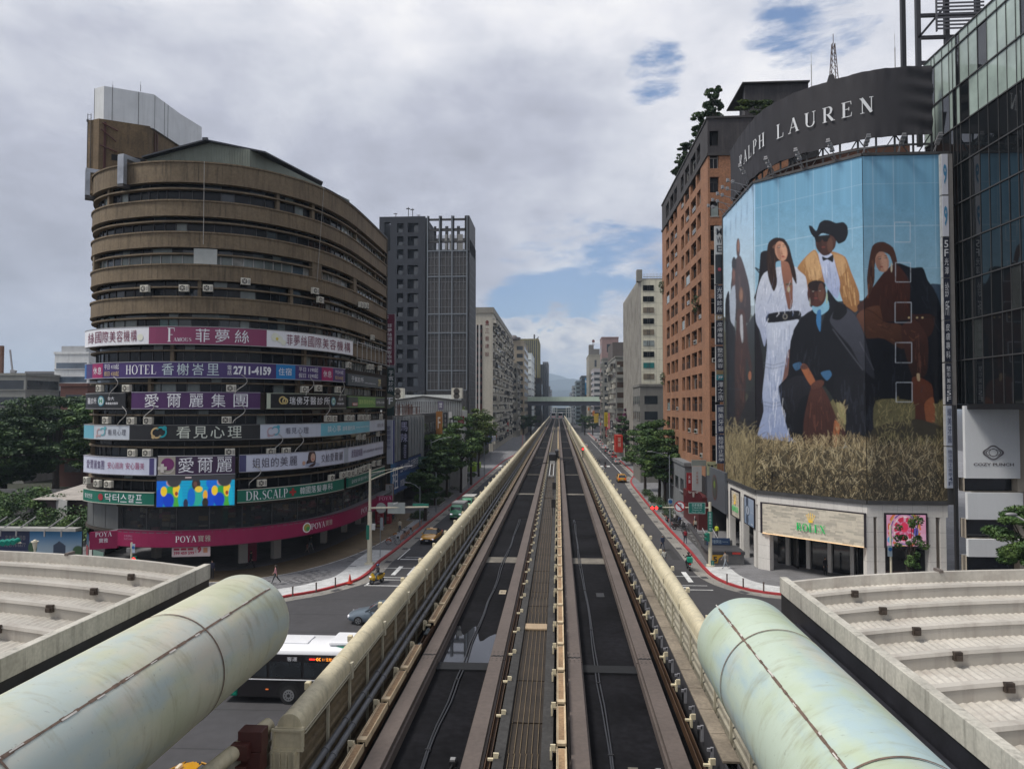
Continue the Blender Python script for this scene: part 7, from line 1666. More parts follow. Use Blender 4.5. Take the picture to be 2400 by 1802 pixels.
FO=facet((XF,99),(XF,121)); P=lambda u,z,o:(XF+o,99+u,z); b=MB()
for k in range(10): fbox(b,P,k*2.3+.5,k*2.3+1.3,3.5,14.2,.0,.45)
b.build('pilaster',M('pilaster_grey',(.24,.26,.27),.7,0,.2,.4,streak=.5,stain=(.08,.08,.08)),t)
b=MB()
for k in range(9):
 for z in (8.6,11.6): fbox(b,P,k*2.3+1.4,k*2.3+2.7,z,z+1.7,.0,.05)
b.build('window',gl_d,t)
b=MB(); rd=random.Random(9)
for k in range(40): u=rd.uniform(0,21); fbox(b,P,u,u+.06,14.4,15.6+rd.random()*.5,-.3,-.2)
fbox(b,P,0,22,15.5,15.6,-.3,-.2); b.build('roof_frame',M('rust_frame',(.10,.05,.04),.7),t)
def psign(px0,px1,y0,y1,Y,fld,tx,tc,label,vert=True,name='projecting_sign',th=.25,em=0.,frame=None,bold=.01,group=None,cat='sign'):
 x0,x1=X(px0,Y),X(px1,Y); z1=Zy(y0,Y,(px0+px1)/2); z0=Zy(y1,Y,(px0+px1)/2); t=T(name,label,cat,((x0+x1)/2,Y,z0),group); b=MB(); b.box(x0,x1,Y,Y+th,z0,z1); b.build('board',SM(fld),t)
 if frame:
  b=MB(); e=.05*(x1-x0); b.box(x0-e,x0,Y-.02,Y+th,z0-e,z1+e); b.box(x1,x1+e,Y-.02,Y+th,z0-e,z1+e); b.box(x0,x1,Y-.02,Y+th,z1,z1+e); b.box(x0,x1,Y-.02,Y+th,z0-e,z0); b.build('frame',SM(frame),t)
 if tx:
  lines=tx if isinstance(tx,list) else [(tx,.15,.85,.06,.94)]
  for (s_,a,c,d,e_) in lines:
   b=MB(); fn=lambda u,v:(x0+u,Y-.03,z0+v); w_=x1-x0; h_=z1-z0; v_=vert and len(s_)>1 and (e_-d)*h_>(c-a)*w_
   put_text(b,s_,fn,w_*a,w_*c,h_*d,h_*e_,vert=v_,bold=bold); b.build('lettering',SM(tc),t)
 return t
psign(901,924,737,855,95.75,(.12,.012,.04),[('菲夢絲國際美容機構',.26,.74,.03,.82),('F',.2,.4,.88,.97)],WH,'tall wine red vertical sign at the right edge of the round tower',frame=(.25,.2,.22))
t=psign(902,924.5,862,974,95.75,(.012,.035,.035),[('于賓診所',.38,.9,.5,.95),('7F',.08,.55,.2,.34)],WH,'tall dark green vertical clinic sign with a round 7F badge');
b=MB(); x=X(909,95.7); z=Zy(940,95.7,910); b.poly([(x+1.1*math.cos(R(a)),95.70,z+1.0*math.sin(R(a))) for a in range(0,360,15)]); b.build('badge',SM((.14,.15,.12)),t); b=MB(); put_text(b,'7F',lambda u,v:(u,95.66,v),x-.6,x+.7,z-.45,z+.5,bold=.03); b.build('lettering',SM(WH),t)
psign(902.5,920,985,1086,95.75,(.36,.39,.46),[('愛爾麗診所',.22,.8,.32,.88)],(.05,.04,.12),'tall lavender vertical clinic sign with a bright white edge',frame=(.55,.56,.6)); psign(920.5,924.6,985,1086,95.9,(.06,.07,.2),'',WH,'narrow dark blue edge panel beside the lavender vertical sign')
psign(905,922.5,1135,1172,95.0,(.33,.34,.35),[('BRAND OFF',.5,.85,.08,.92)],(.05,.05,.06),'small white vertical shop sign above the red pillar signs',frame=(.2,.12,.08))
t=T('rental_banner','large blue rental banner with white writing on the street side beyond the round tower','banner',(XF+.5,106,3.6)); P=lambda u,z,o:(XF+.5+o,96.2+u,z); z0,z1=3.7,7.95; Lb=21.5
def bl(U,V): C=np.zeros(U.shape+(3,)); C[:]=(.005,.045,.17); C=mixa(C,ss(V,.0,1)*.6,(.004,.02,.09)); C=mixa(C,np.clip(1-abs(V-.45-.08*np.sin(U*5))/.06,0,1)*.5,(.03,.16,.40)); C=mixa(C,ss(-U,-.22,0),(.01,.13,.30)); return C
art_grid('print',lambda u,v:P(Lb*u,z0+(z1-z0)*v,0),60,24,bl,t); b=MB(); fbox(b,P,0,Lb,z0-.1,z1+.1,-.2,-.02); b.build('backing',frame_d,t)
b=MB(); fn=lambda u,v:P(u,v,.03); put_text(b,'租',fn,.8,4.6,z0+.5,z1-.6,bold=.006); put_text(b,'25-100坪 店面招租',fn,6,20,z0+2.5,z0+3.9,bold=.005); put_text(b,'0928-177-424 洽：陳主任',fn,6,20.5,z0+.5,z0+1.7,bold=.005); b.build('lettering',SM(WH),t)
psign(930,957,985,1077,103.,(.010,.012,.022),[('馬辣',.35,.95,.42,.98),('頂級麻辣鴛鴦',.62,.86,.04,.38)],(.42,.42,.6),'big black vertical restaurant sign with brush characters',bold=.01)
psign(981,1004,1070,1090,112.,(.03,.09,.07),[('大戶屋',.1,.9,.2,.8)],(.3,.33,.3),'green horizontal sign half hidden by a tree',vert=False)
psign(1022,1037,964,1052,125.,(.25,.11,.03),[('F',.3,.7,.55,.85)],(.5,.45,.4),'tall orange vertical banner sign among the street trees'); psign(1039,1049,967,1003,127.,(.012,.014,.02),[('會永和',.25,.75,.05,.95)],(.3,.3,.3),'narrow black sign right of the orange banner sign'); psign(1027,1039,940,960,126.,(.13,.12,.18),[('健身',.2,.8,.2,.8)],WH,'small purple-grey sign above the orange banner sign'); psign(1052,1059,965,979,129.,(.5,.5,.5),'',WH,'small white sign box beside the dark red sign'); psign(1054,1064,980,1003,130.,(.02,.02,.03),[('麻辣',.2,.8,.1,.9)],WH,'small black sign with two characters under the white sign box'); psign(1074,1088,975,996,133.,(.14,.01,.025),[('Anna',.2,.8,.3,.5)],(.4,.3,.3),'dark red square sign at the end of the low buildings',vert=False)
for i,(px,w_,yt,yb_,Y,c,lab) in enumerate(((881,17,1198,1236,92.0,(.26,.008,.02),'red pillar sign with a burger picture below the magenta fascia'),(903,14,1192,1227,95.5,(.26,.008,.02),'red pillar sign behind the first one with white characters'))):
 t=psign(px,px+w_,yt,yb_,Y,c,[('老闆的餐',.3,.7,.3,.95)] if i==0 else [('安心 日安',.4,.75,.2,.9)],(.5,.3,.3),lab,th=.8)
 b=MB(); x0,x1=X(px,Y),X(px+w_,Y); b.box(x0-.1,x1+.1,Y-.1,Y+.9,0,Zy(yb_,Y,px)); b.build('base',M('base_grey',(.25,.25,.25),.7),t)
 if i==0: b=MB(); z=Zy(1231,Y,px); x=(x0+x1)/2; b.poly([(x+.4*math.cos(R(a)),Y-.03,z+.25*math.sin(R(a))) for a in range(0,360,20)],0); b.poly([(x+.36*math.cos(R(a)),Y-.04,z+.12*math.sin(R(a))) for a in range(0,360,20)],1); b.build('picture',[SM((.10,.04,.015)),SM((.3,.2,.08))],t)
building('low dark building with several street signs beyond the old grey building',-36,XF+.3,121.3,142,14.0,(.07,.07,.075),1,fh=3.0,wx=2.4,seed=5,name='low_building')
building('grey lower building at the foot of the lattice tower',-36,XF,142.3,180,13.0,(.12,.12,.12),1,fh=3.2,wx=2.8,seed=6,name='low_building')
for y0,y1,c,z_,lab in ((200,228,(.05,.10,.25),4.8,'blue awning over the arcade in front of the red character building'),(229,240,(.4,.42,.45),4.4,'white awning with dark drawings next to the blue awning')):
 b=MB(); b.box(-24,-20.6,y0,y1,z_,z_+1.6); b.build('awning',SM(c),label=lab,cat='awning')
building('grey shop row left of the street below the red character building',-36,-23.5,200,246,7.5,(.10,.10,.10),1,fh=3.4,wx=3,seed=9,name='shop_row')
Ys=250.; xs0,xs1=X(1103,Ys),X(1155,Ys); zs1=Zy(734,Ys,1130)
t=building('pale slab block with red characters on its end wall and a cluttered street side',xs0,xs1,Ys,362,zs1,(.46,.43,.36),1,clutter=.9,wx=2.6,fh=3.0,front=False,seed=3,name='slab_block',frac=.75)
b=MB(); red=M('red_brown_wall',(.10,.03,.025),.8,0,.3,.3)
b.box(X(1109,Ys),X(1130,Ys),Ys-.1,Ys-.002,0,Zy(760,Ys)); b.build('red_recess',red,t)
b=MB()
for px in (1115.5,1123.5): b.cut(); x=X(px,Ys); b.box(x-.3,x+.3,Ys-.4,Ys-.101,0,Zy(760,Ys))
b.each('white_fin',M('fin_white',(.45,.44,.42),.7,0,.1,1),t)
b=MB(); rd=random.Random(2)
for k in range(11):
 z=Zy(760+k*17.5,Ys)
 for px in (1112,1119.5,1127): b.box(X(px-2.6,Ys),X(px+2.6,Ys),Ys-.16,Ys-.105,z-1.6,z-.2)
b.build('stair_windows',gl_d,t)
b=MB(); fn=lambda u,v:(u,Ys-.05,v); zt_=Zy(775,Ys);
for ch,ya,yb_ in (('三',769,779),('普',787,798),('建',805,815),('設',824,834)): put_text(b,ch,fn,X(1137,Ys),X(1146,Ys),Zy(yb_,Ys),Zy(ya,Ys),bold=.006)
zt_=Zy(752,Ys); b.poly([(X(1136.5,Ys),Ys-.05,Zy(754,Ys)),(X(1146.5,Ys),Ys-.05,Zy(754,Ys)),(X(1141.5,Ys),Ys-.05,Zy(749,Ys))]); b.box(X(1138,Ys),X(1145,Ys),Ys-.06,Ys-.02,Zy(758,Ys),Zy(755,Ys)); b.box(X(1137,Ys),X(1146,Ys),Ys-.06,Ys-.02,Zy(760.5,Ys),Zy(759.5,Ys)); b.build('red_characters',M('red_paint',(.13,.008,.008),.7,0,.3,.5),t)
b=MB(); b.box(xs0-.3,xs1+.3,Ys-.3,Ys+100,zs1,zs1+2.0); b.build('roof_parapet',bgmat((.26,.245,.21)),t)
def bl_(label,pa,pb,yt,Y,dep,col,**k): return building(label,X(pa,Y),X(pb,Y),Y,Y+dep,Zy(yt,Y),col,1,**k)
def br_(label,pa,pb,yt,Y,dep,col,**k): return building(label,X(pa,Y),X(pb,Y),Y,Y+dep,Zy(yt,Y),col,-1,**k)
bl_('cluttered old grey apartment block beside the slab block',1180,1213,853,366,26,(.22,.21,.18),clutter=.8,wx=2.6,fh=3.0,seed=12)
tt=bl_('brown-grey block with dark square windows and round tanks on the roof',1186,1229,800,396,50,(.27,.23,.17),fh=4.2,wx=4.5,frac=.62,seed=13)
b=MB(); x=X(1200,380); z=Zy(783,380); b.cyl((x,398,z-4),(x,398,z-1.2),1.5,16); b.cyl((x,398,z-1.2),(x,398,z),3.6,20,r2=3.6); b.cyl((x,398,z),(x,398,z+1.2),2.2,20,r2=1); b.build('water_tank',bgmat((.14,.12,.12)),label='round mushroom-shaped water tank on the brown-grey block',cat='water tank')
bl_('red-brown balcony block below the white building',1218,1233,878,448,20,(.13,.09,.08),clutter=.7,seed=14,wx=2.4)
bl_('white building with black horizontal lines',1222,1246,829,470,55,(.66,.70,.70),style='ribbon',fh=4.6,frac=.12,seed=15)
bl_('pale narrow block right of the white building',1240,1252,866,530,30,(.28,.26,.22),seed=16,wx=3)
t=bl_('tall olive green tower with ribbed cladding and a crane arm on the roof',1205,1262,795,600,50,(.24,.21,.09),style='fins',seed=17,name='olive_tower'); b=MB(); x,z=X(1252,600),Zy(795,600); b.box(x-.6,x+.6,604,605,z,z+4.5); b.bar((x+1,604,z),(x+3.7,604,z+2.2),.7); b.build('roof_crane',frame_d,t)
bl_('dark brown block with a large inset panel',1249,1269,887,560,40,(.055,.05,.05),seed=18,wx=8,fh=16,frac=.6); bl_('dark glass block between the olive and the striped tower',1263,1276,855,680,40,(.05,.055,.065),style='fins',seed=19); bl_('striped tower of dark and pale vertical bands',1272,1284,849,720,50,(.20,.21,.23),style='fins',seed=20); bl_('small white block at the far left end of the street',1276,1289,906,760,30,(.36,.36,.35),seed=21,wx=3,fh=3.6); bl_('far small grey block at the street end',1285,1293,914,900,40,(.25,.26,.28),seed=22)
cr0=building('cream tiled office block with grey vertical fins along the street',20,30,176,219,46.2,(.62,.59,.46),-1,style='none',front=False,seed=31,name='cream_block',top=False)
b=MB(); P=lambda u,z,o:(20-o,176+u,z)
k=0
while k*2.1<43: fbox(b,P,k*2.1,k*2.1+.8,0,46.6,.01,.45); k+=1
b.build('grey_fins',M('fin_grey',(.36,.34,.30),.8,0,.25,.3,streak=.5),cr0); b=MB(); fbox(b,P,.05,43,0,45.8,.0,.06); b.build('dark_glazing',M('fin_dark',(.012,.012,.013),.4),cr0)
P=lambda u,z,o:(20+u,176-o,z); Uq=lambda px:X(px,176)-20
b=MB();
for k in range(11):
 y=675+k*25.9; z=Zy(y,176,1520); m_=(0,0,1,0,1,2,0,3,1,1,0)[k]; b.cut(); fbox(b,P,Uq(1508),Uq(1533.5),z-.65,z+.65,.0,.12,m_); fbox(b,P,Uq(1508)+1.0,Uq(1508)+1.1,z-.65,z+.65,.12,.17,4); fbox(b,P,Uq(1533)-1.1,Uq(1533)-1.,z-.65,z+.65,.12,.17,4)
b.each('window',[gl_d,M('blind_tan',(.16,.13,.09),.5,0,.3,1),M('blind_pale',(.22,.25,.24),.5,0,.3,1),M('blind_teal',(.0,.13,.12),.5,0,.2,1),frame_d],cr0)
b=MB()
for k in range(17): z=2+k*2.75; fbox(b,P,.0,10,z,z+.03,.0,.012)
for k in range(6): fbox(b,P,.6+k*1.5,.63+k*1.5,0,46,.0,.013)
b.build('tile_joints',M('joint_brown',(.16,.14,.10),.8),cr0)
b=MB(); b.box(19.9,30,176,176.4,46.2,46.5); b.box(19.0,20.3,175.5,177.5,45.8,48.6)
for k in range(20): x=20.8+k*.35; b.box(x,x+.05,178,178.1,46.5,48.1)
b.box(20.8,28,178,178.1,47.2,47.3); b.build('roof_railing',bgmat((.22,.21,.18)),cr0)
gb_=building('small weathered grey building with a rounded corner in front of the cream block',X(1500,150),30,150,164,Zy(906,150),(.17,.165,.15),-1,fh=3.2,wx=3.4,seed=33,name='grey_corner_building')
building('grey and maroon balcony block left of the cream block',X(1443,226),34,226,262,Zy(838,226,1450),(.22,.22,.20),-1,fh=3.2,wx=3.0,clutter=.6,seed=34,wcol=(.06,.035,.025),frac=.7); b=MB(); x=X(1436,240); b.box(x,x+12,240,262,Zy(838,226,1450)+.5,Zy(803,240)); b.build('roof_storey',bgmat((.10,.085,.08)),label='brown windowless roof storey of the maroon balcony block',cat='roof storey')
br_('tall pink tower rising behind the balcony block',1411,1450,793,330,14,(.28,.19,.18),seed=35,wx=6,fh=7,frac=.35,name='pink_tower')
br_('grey balcony block with thin pilasters farther down',1413,1432,842,300,12,(.20,.20,.18),clutter=.7,seed=36,wx=2.6)
br_('white building with pink horizontal stripes',1391,1414,866,455,36,(.40,.37,.38),style='ribbon',fh=3.6,frac=.5,seed=37); br_('tall beige windowless tower with a stepped top',1380,1412,833,492,40,(.27,.25,.2),seed=38,wx=9,fh=9,frac=.1,name='beige_tower')
b=MB(); x0,x1=X(1381,492),X(1392,492); b.box(x0,x1,493,502,Zy(833,492),Zy(808,492)); x0,x1=X(1392,492),X(1406,492); b.box(x0,x1,493,502,Zy(833,492),Zy(818,492)); b.build('roof_block',bgmat((.15,.14,.13)),label='dark stepped roof block on the beige tower',cat='roof block')
b=MB(); x=X(1391,497); z=Zy(808,492);
for dx in (-.5,.5): b.bar((x+dx,497,z),(x+dx*.4,497,z+4),.2)
for k in range(5): b.bar((x-.5,497,z+k*.8),(x+.5,497,z+k*.8+.6),.12)
b.box(x-.9,x+.9,496.5,497.5,z+2,z+3.4); b.build('antenna_mast',M('antenna_red',(.14,.05,.05),.7),label='red lattice antenna on the beige tower',cat='antenna')
br_('brown red block below the beige tower',1380,1393,900,540,36,(.14,.09,.08),seed=39,wx=3); t=br_('dark glass block with a blue banner',1363,1381,882,580,50,(.06,.075,.085),style='ribbon',fh=3.8,frac=.3,seed=40,name='dark_glass_block'); b=MB(); b.box(X(1371,578),X(1378,578),578,579,Zy(925,578),Zy(886,578)); b.build('banner',SM((.01,.16,.32)),t); b=MB(); put_text(b,'6am',lambda u,v:(u,577.9,v),X(1371.5,578),X(1377.5,578),Zy(897,578),Zy(889,578),bold=.02); b.build('lettering',SM(WH),t)
br_('pale green glass block at the far right of the street',1350,1363,894,640,50,(.18,.23,.24),style='ribbon',fh=3.6,frac=.45,seed=41); br_('white and grey stepped block near the vanishing point',1342,1352,905,720,50,(.30,.32,.33),seed=42,wx=3,fh=3.6); br_('tiny far block near the vanishing point',1336,1343,921,900,60,(.26,.28,.3),seed=43)
building('dark narrow shop houses on the right side of the far street',20.5,30,262,330,13,(.12,.115,.11),-1,seed=44,wx=3,clutter=.4,name='shop_houses'); building('shop houses under the elevated road on the right',27,34,331,425,12,(.15,.13,.12),-1,seed=45,wx=3,clutter=.5,name='shop_houses'); building('shop houses under the elevated road on the left',-34,-22.8,448.5,520,15,(.14,.13,.12),1,seed=46,wx=3,clutter=.5,name='shop_houses')
rd=random.Random(77); grp='small projecting shop signs down the street'
cl_=[(.45,.30,.02),(.35,.03,.03),(.02,.03,.1),(.5,.5,.48),(.03,.12,.08),(.4,.12,.02),(.02,.02,.03),(.3,.2,.25)]
nmz={0:'yellow',1:'red',2:'navy',3:'white',4:'green',5:'orange',6:'black',7:'mauve'}
psign(1416,1424,966,999,200.,(.48,.36,.01),[('電腦專業維修',.3,.7,.06,.8)],(.1,.07,.02),'tall yellow sign on a pole at the right side of the street'); psign(1425,1429,968,1005,196.,(.5,.15,.15),'',WH,'narrow pink and red sign beside the tall yellow sign'); psign(1430,1436,985,1005,192.,(.02,.02,.03),[('全美',.2,.8,.1,.9)],WH,'small black sign with white characters beside the yellow sign'); psign(1443,1459,1020,1060,190.,(.42,.025,.01),[('當舖',.3,.7,.3,.9)],(.6,.5,.4),'bright orange-red shop sign at street level before the cream block',th=6.)
psign(1378,1381,955,962,300.,(.5,.15,.03),'',WH,'tiny orange sign far down the right side')
for i in range(22):
 Y=215+i*9.5; s_=-1 if i%2 else 1; c=rd.randrange(8); x=(20.3 if s_>0 else -23.3); z0=rd.uniform(3,9); h_=rd.uniform(2,5.5); w_=rd.uniform(.9,1.6); b=MB(); xa=x-w_ if s_>0 else x; b.box(xa,xa+w_,Y,Y+.25,z0,z0+h_); b.build('shop_sign',SM(cl_[c]),label='%s shop sign %s the far street, %s from the near end'%(nmz[c],'right of' if s_>0 else 'left of',ordn[i//2] if i//2<15 else 'last'),cat='sign',group=grp)
t=T('elevated_road','pale green elevated road crossing the street on a dark beam','bridge',(0,440,0)); b=MB(); b.box(-70,70,438,452,Zy(940.5,440),Zy(930,440)); b.build('parapet',M('bridge_green',(.50,.60,.48),.7,0,.12,.1,streak=.2,stain=(.15,.17,.14),sscale=.3),t); b=MB(); b.box(-70,70,439,451,Zy(951,440),Zy(943,440)); b.box(-70,70,438.4,452,Zy(943,440)+.02,Zy(940.5,440)-.02); b.build('beam',M('bridge_beam',(.09,.09,.11),.7,0,.1,.1),t)
b=MB()
for x in (-17.5,15.5): b.cut().box(x-1.3,x+1.3,443,446,0,Zy(951,440))
b.each('pier',M('bridge_pier',(.10,.10,.10),.8),t)
t=T('far_station','white and pale blue station straddling the railway in the distance','station',(0,500,5)); Y=470; wst=M('station_white',(.50,.54,.54),.5,0,.1,.3); b=MB(); XA,XB_=X(1295,Y),X(1338,Y)
for z in (Zy(954,Y),Zy(960,Y),Zy(966,Y)): b.box(XA,XB_,Y,Y+60,z-.35,z)
for px in (1295,1299,1305,1327,1333,1338): x=X(px,Y); b.box(x-.25,x+.25,Y-.2,Y+.4,5,Zy(954,Y))
b.box(XA,XB_,Y-.1,Y+60,4.5,8.2); b.tube([(X(1296,Y),Y,Zy(956,Y)),(X(1300,Y),Y,Zy(953.5,Y)),(X(1305,Y),Y,Zy(956,Y))],.3,6); b.tube([(X(1328,Y),Y,Zy(956,Y)),(X(1333,Y),Y,Zy(953.5,Y)),(X(1337,Y),Y,Zy(956,Y))],.3,6); b.build('frame',wst,t)
b=MB(); b.box(XA+.5,XB_-.5,Y+1,Y+58,8.3,Zy(957,Y)); b.build('glazing',M('station_glass',(.09,.14,.16),.2,0,.3,.3),t)
for x,lab in ((-2.68,'small metro train on the left far track'),(1.4,'small metro train on the right far track')):
 tr=T('metro_train',lab,'train',(x,425,8.7)); b=MB(); b.box(x-1.25,x+1.25,425,450,8.95,12.0); b.build('body',M('train_white',(.5,.5,.5),.4),tr,bevel=.2); b=MB(); b.box(x-1.05,x+1.05,424.9,424.99,10.3,11.6); b.build('windscreen',gl_d,tr); b=MB(); b.box(x-.9,x-.6,424.85,424.95,9.4,9.7); b.box(x+.6,x+.9,424.85,424.95,9.4,9.7); b.build('headlight',M('train_lamp',(.6,.1,.08),.4,emis=(.8,.1,.1),es=.5),tr)
t=T('switch_gear','black switch gear box with curved rails between the tracks','switch',(-.6,88,8.6)); b=MB(); b.box(-1.2,-.3,92,97,8.3,9.6); b.box(-.4,.1,95,99,8.3,9.9); b.tube([(-3.2,84,8.75),(-2.2,88,8.78),(-.8,90,8.8)],.05,6); b.tube([(.6,91,8.8),(1.7,96,8.78),(2.2,101,8.75)],.05,6); b.build('gear',blackm,t)
for y,x,lab in ((47.5,-.3,'nearer black track signal standing on the grating walkway'),(58.,-.33,'farther black track signal standing on the grating walkway')):
 t=T('track_signal',lab,'signal',(x,y,8.7)); b=MB(); b.box(x-.14,x+.14,y,y+.12,9.1,9.65); b.build('head',blackm,t); b=MB(); b.tube([(x-.07,y,8.6),(x-.07,y+.05,9.1)],.025,5); b.tube([(x+.07,y,8.6),(x+.07,y+.05,9.1)],.025,5); b.build('legs',blackm,t)
t=T('red_track_signal','small red signal lamp on the right parapet','signal',(3.2,95,10)); b=MB(); b.tube([(3.2,95,8.6),(3.2,95,9.9)],.06,6); b.box(3.05,3.35,94.9,95.1,9.9,10.4); b.build('post',blackm,t); b=MB(); b.disc((3.2,94.88,10.15),(0,-1,0),.12,12); b.build('lamp',M('red_lamp',(.8,.02,.02),.4,emis=(1,.03,.03),es=3),t)
b=MB(); b.box(-.95,-.85,72,88,8.72,8.78); b.box(-.55,-.45,72,88,8.72,8.78); b.box(-1.0,-.4,88,88.1,8.75,9.1); b.box(-1.0,-.4,72,72.1,8.75,8.9); b.build('walkway_rail',frame_l,label='pale twin rails standing on the walkway before the switch gear',cat='rail')
def hill(name,Y,pts,col,seed):
 rd=random.Random(seed); b=MB(); P_=[(X(px,Y),Zy(py,Y)) for px,py in pts]; n=80; xs_=np.linspace(P_[0][0],P_[-1][0],n); zs2=np.interp(xs_,[p[0] for p in P_],[p[1] for p in P_]); zs2=zs2+np.array([rd.uniform(-1,1) for _ in xs_])*.012*max(zs2)
 for i in range(3): zs2[1:-1]=(zs2[:-2]+zs2[2:]+2*zs2[1:-1])/4
 rows_=[(Y-.30*max(zs2),0),(Y-.15*max(zs2),.55),(Y,1),(Y+.6*max(zs2),0)]; vs=[(float(x),yy+rd.uniform(-1,1)*.02*max(zs2),float(z)*k-1) for yy,k in rows_ for x,z in zip(xs_,zs2)]
 b.add(vs,[(j*n+i,j*n+i+1,(j+1)*n+i+1,(j+1)*n+i) for j in range(3) for i in range(n-1)]); b.build(name,M(name+'_m',(.018,.034,.045),.9,0,.1,.001),kind='structure',smooth=True)
hill('near_hill',5200,[(500,948),(1150,930),(1250,925),(1290,918),(1318,907),(1345,914),(1400,925),(1600,935),(2300,948)],(.05,.08,.05),1)
hill('middle_mountain',7000,[(300,945),(1100,900),(1230,906),(1290,892),(1332,880),(1360,890),(1450,900),(1700,935),(2500,948)],(.05,.08,.05),2)
hill('far_mountain',8900,[(300,946),(1000,905),(1180,880),(1290,867),(1320,880),(1350,896),(1420,915),(1600,935),(2500,948)],(.05,.08,.05),3)
# trees and plants
def G0(px,py): p=gz(px,py); return (p[0],p[1],.14)
g='street trees along the left pavement'
for i,(px,py,h,r,sd,lab) in enumerate(((996,1222,7.2,2.6,1,'small dark street tree nearest to the blue banner'),(1020,1188,9.4,3.2,2,'leaning street tree behind the parked green truck'),(1046,1168,12.0,4.4,3,'tall layered street tree, third in the left row'),(1080,1156,14.0,4.4,4,'tall layered street tree, fourth in the left row'),(1104,1138,15.6,4.8,5,'tallest street tree in the left row, before the slab block'),(1122,1118,15.0,4.6,6,'far yellow-green street tree, last of the left row'))):
 tree(G0(px,py),h,r,r,lab,lf_yel if i>=4 else lf_mid if i>=2 else lf_dark,sd,group=g,nl=210,ncl=46,leaf=.22,tr=.2,trunk_h=h*.45)
g='street trees beside the brick block'
for px,py,h,r,sd,lab in ((1512,1153,12.5,4.6,11,'left of the three big trees before the brick block'),(1545,1177,13.3,4.9,12,'middle big tree before the brick block'),(1558,1183,10.2,4.2,13,'right and lowest of the big trees before the brick block')):
 tree(G0(px,py),h,r,r,lab,lf_mid,sd,group=g,nl=260,ncl=56,leaf=.22,tr=.22)
g='big park trees on the left'
for x,y,h,r,sd,m_,lab in ((-92,128,19.5,11,21,lf_dark,'broad dark park tree at the left edge'),(-74,118,18.2,10,22,lf_mid,'broad park tree in the middle of the left group'),(-62,108,17.0,8,23,lf_dark,'park tree close to the round tower'),(-83,104,14,8,24,lf_dark,'lower dark park tree in front of the left group'),(-110,118,18,9,25,lf_dark,'park tree cut by the left edge of the frame'),(-58,122,18,8,26,lf_yel,'yellow-green park tree peeping out beside the round tower'),(-98,98,13,7,27,lf_dark,'low park tree near the grey fence at the left edge')):
 tree((x,y,0),h,r,r*.8,lab,m_,sd,group=g,nl=420,ncl=60,leaf=.36,tr=.5,trunk_h=h*.38)
pg=MB(); pg.poly([(-140,84,.16),(-52,84,.16),(-52,180,.16),(-140,180,.16)]); pg.build('park_ground',M('park_soil',(.03,.035,.02),.9,0,.4,.3,fine=.3),kind='structure')
rd=random.Random(8); cl=[]
for k in range(70):
 x=rd.uniform(-78,-50.5); y=rd.uniform(76,92); z=1.2+max(0,(y-76))*.16+rd.uniform(-.3,.9); cl.append((x,y,z,rd.uniform(1,2.6),rd.uniform(1,2.2),rd.uniform(.5,1.1),420))
me=leaf_mesh('creeper_thicket',cl,.2,5,lf_mid); o=bpy.data.objects.new('creeper_thicket',me); COL.objects.link(o); tag(o,'tangled green creeper thicket behind the blue hoarding at the left','thicket',kind='stuff')
cl=[(rd.uniform(-78,-51),rd.uniform(78,92),1.4,2.4,2.,1.2,260) for k in range(26)]
me=leaf_mesh('dark_undergrowth',cl,.24,6,lf_dark); o=bpy.data.objects.new('dark_undergrowth',me); COL.objects.link(o); tag(o,'dark undergrowth within the creeper thicket','undergrowth',kind='stuff')
tree((34.0,55,.14),8.6,3.0,2.4,'round street tree in front of the beige stone podium',lf_mid,31,nl=420,ncl=44,leaf=.12,tr=.12,layered=False,trunk_h=4.2); tree((37.4,54,.14),7.2,2.2,2.,'smaller street tree at the right edge of the view',lf_mid,32,nl=320,ncl=30,leaf=.12,tr=.1,layered=False,trunk_h=3.6)
tree((27.6,59,.14),7.6,1.2,1.2,'slender young tree in front of the pink display window',lf_mid,33,nl=90,ncl=20,leaf=.12,tr=.07,layered=False,trunk_h=3.0)
g='roof garden plants on the brick block'
def roofp(px,py,X_,h,r,m_,sd,lab,lay=False,nl=120,ncl=18):
 p=atx(px,py,X_); tree((p[0],p[1],52.2),h,r,r,lab,m_,sd,cat='plant',group=g,nl=nl,ncl=ncl,leaf=.16,tr=.06,layered=lay,trunk_h=h*.25,name='roof_plant')
for Y,h,r,m_,sd,lab in ((94,5.8,1.3,lf_dark,41,'pointed dark conifer, tallest plant of the roof garden'),(95.5,4.4,1.4,lf_dark,42,'second pointed conifer of the roof garden'),(98,3.4,1.6,lf_mid,43,'rounded shrub left of the conifers on the brick roof'),(102,2.8,1.5,lf_mid,44,'drooping shrub on the brick roof edge'),(109,3.4,1.8,lf_dark,45,'dense dark shrub on the brick roof edge'),(113,3.2,1.6,lf_mid,46,'loose leafy shrub on the brick roof edge'),(118,2.4,1.3,lf_dark,47,'lowest small shrub at the far end of the roof edge')):
 tree((20.2 if Y<97 else 19.6,Y,52.2),h,r,r,lab,m_,sd,cat='plant',group=g,nl=130,ncl=22,leaf=.17,tr=.06,layered=False,trunk_h=.6,name='roof_plant')
tree((25.5,95,52.2),3.6,3.2,1.5,'yellowish hedge before the dark roof house',lf_yel,48,cat='plant',group=g,nl=200,ncl=26,leaf=.16,tr=.06,layered=False,trunk_h=.5,name='roof_plant')
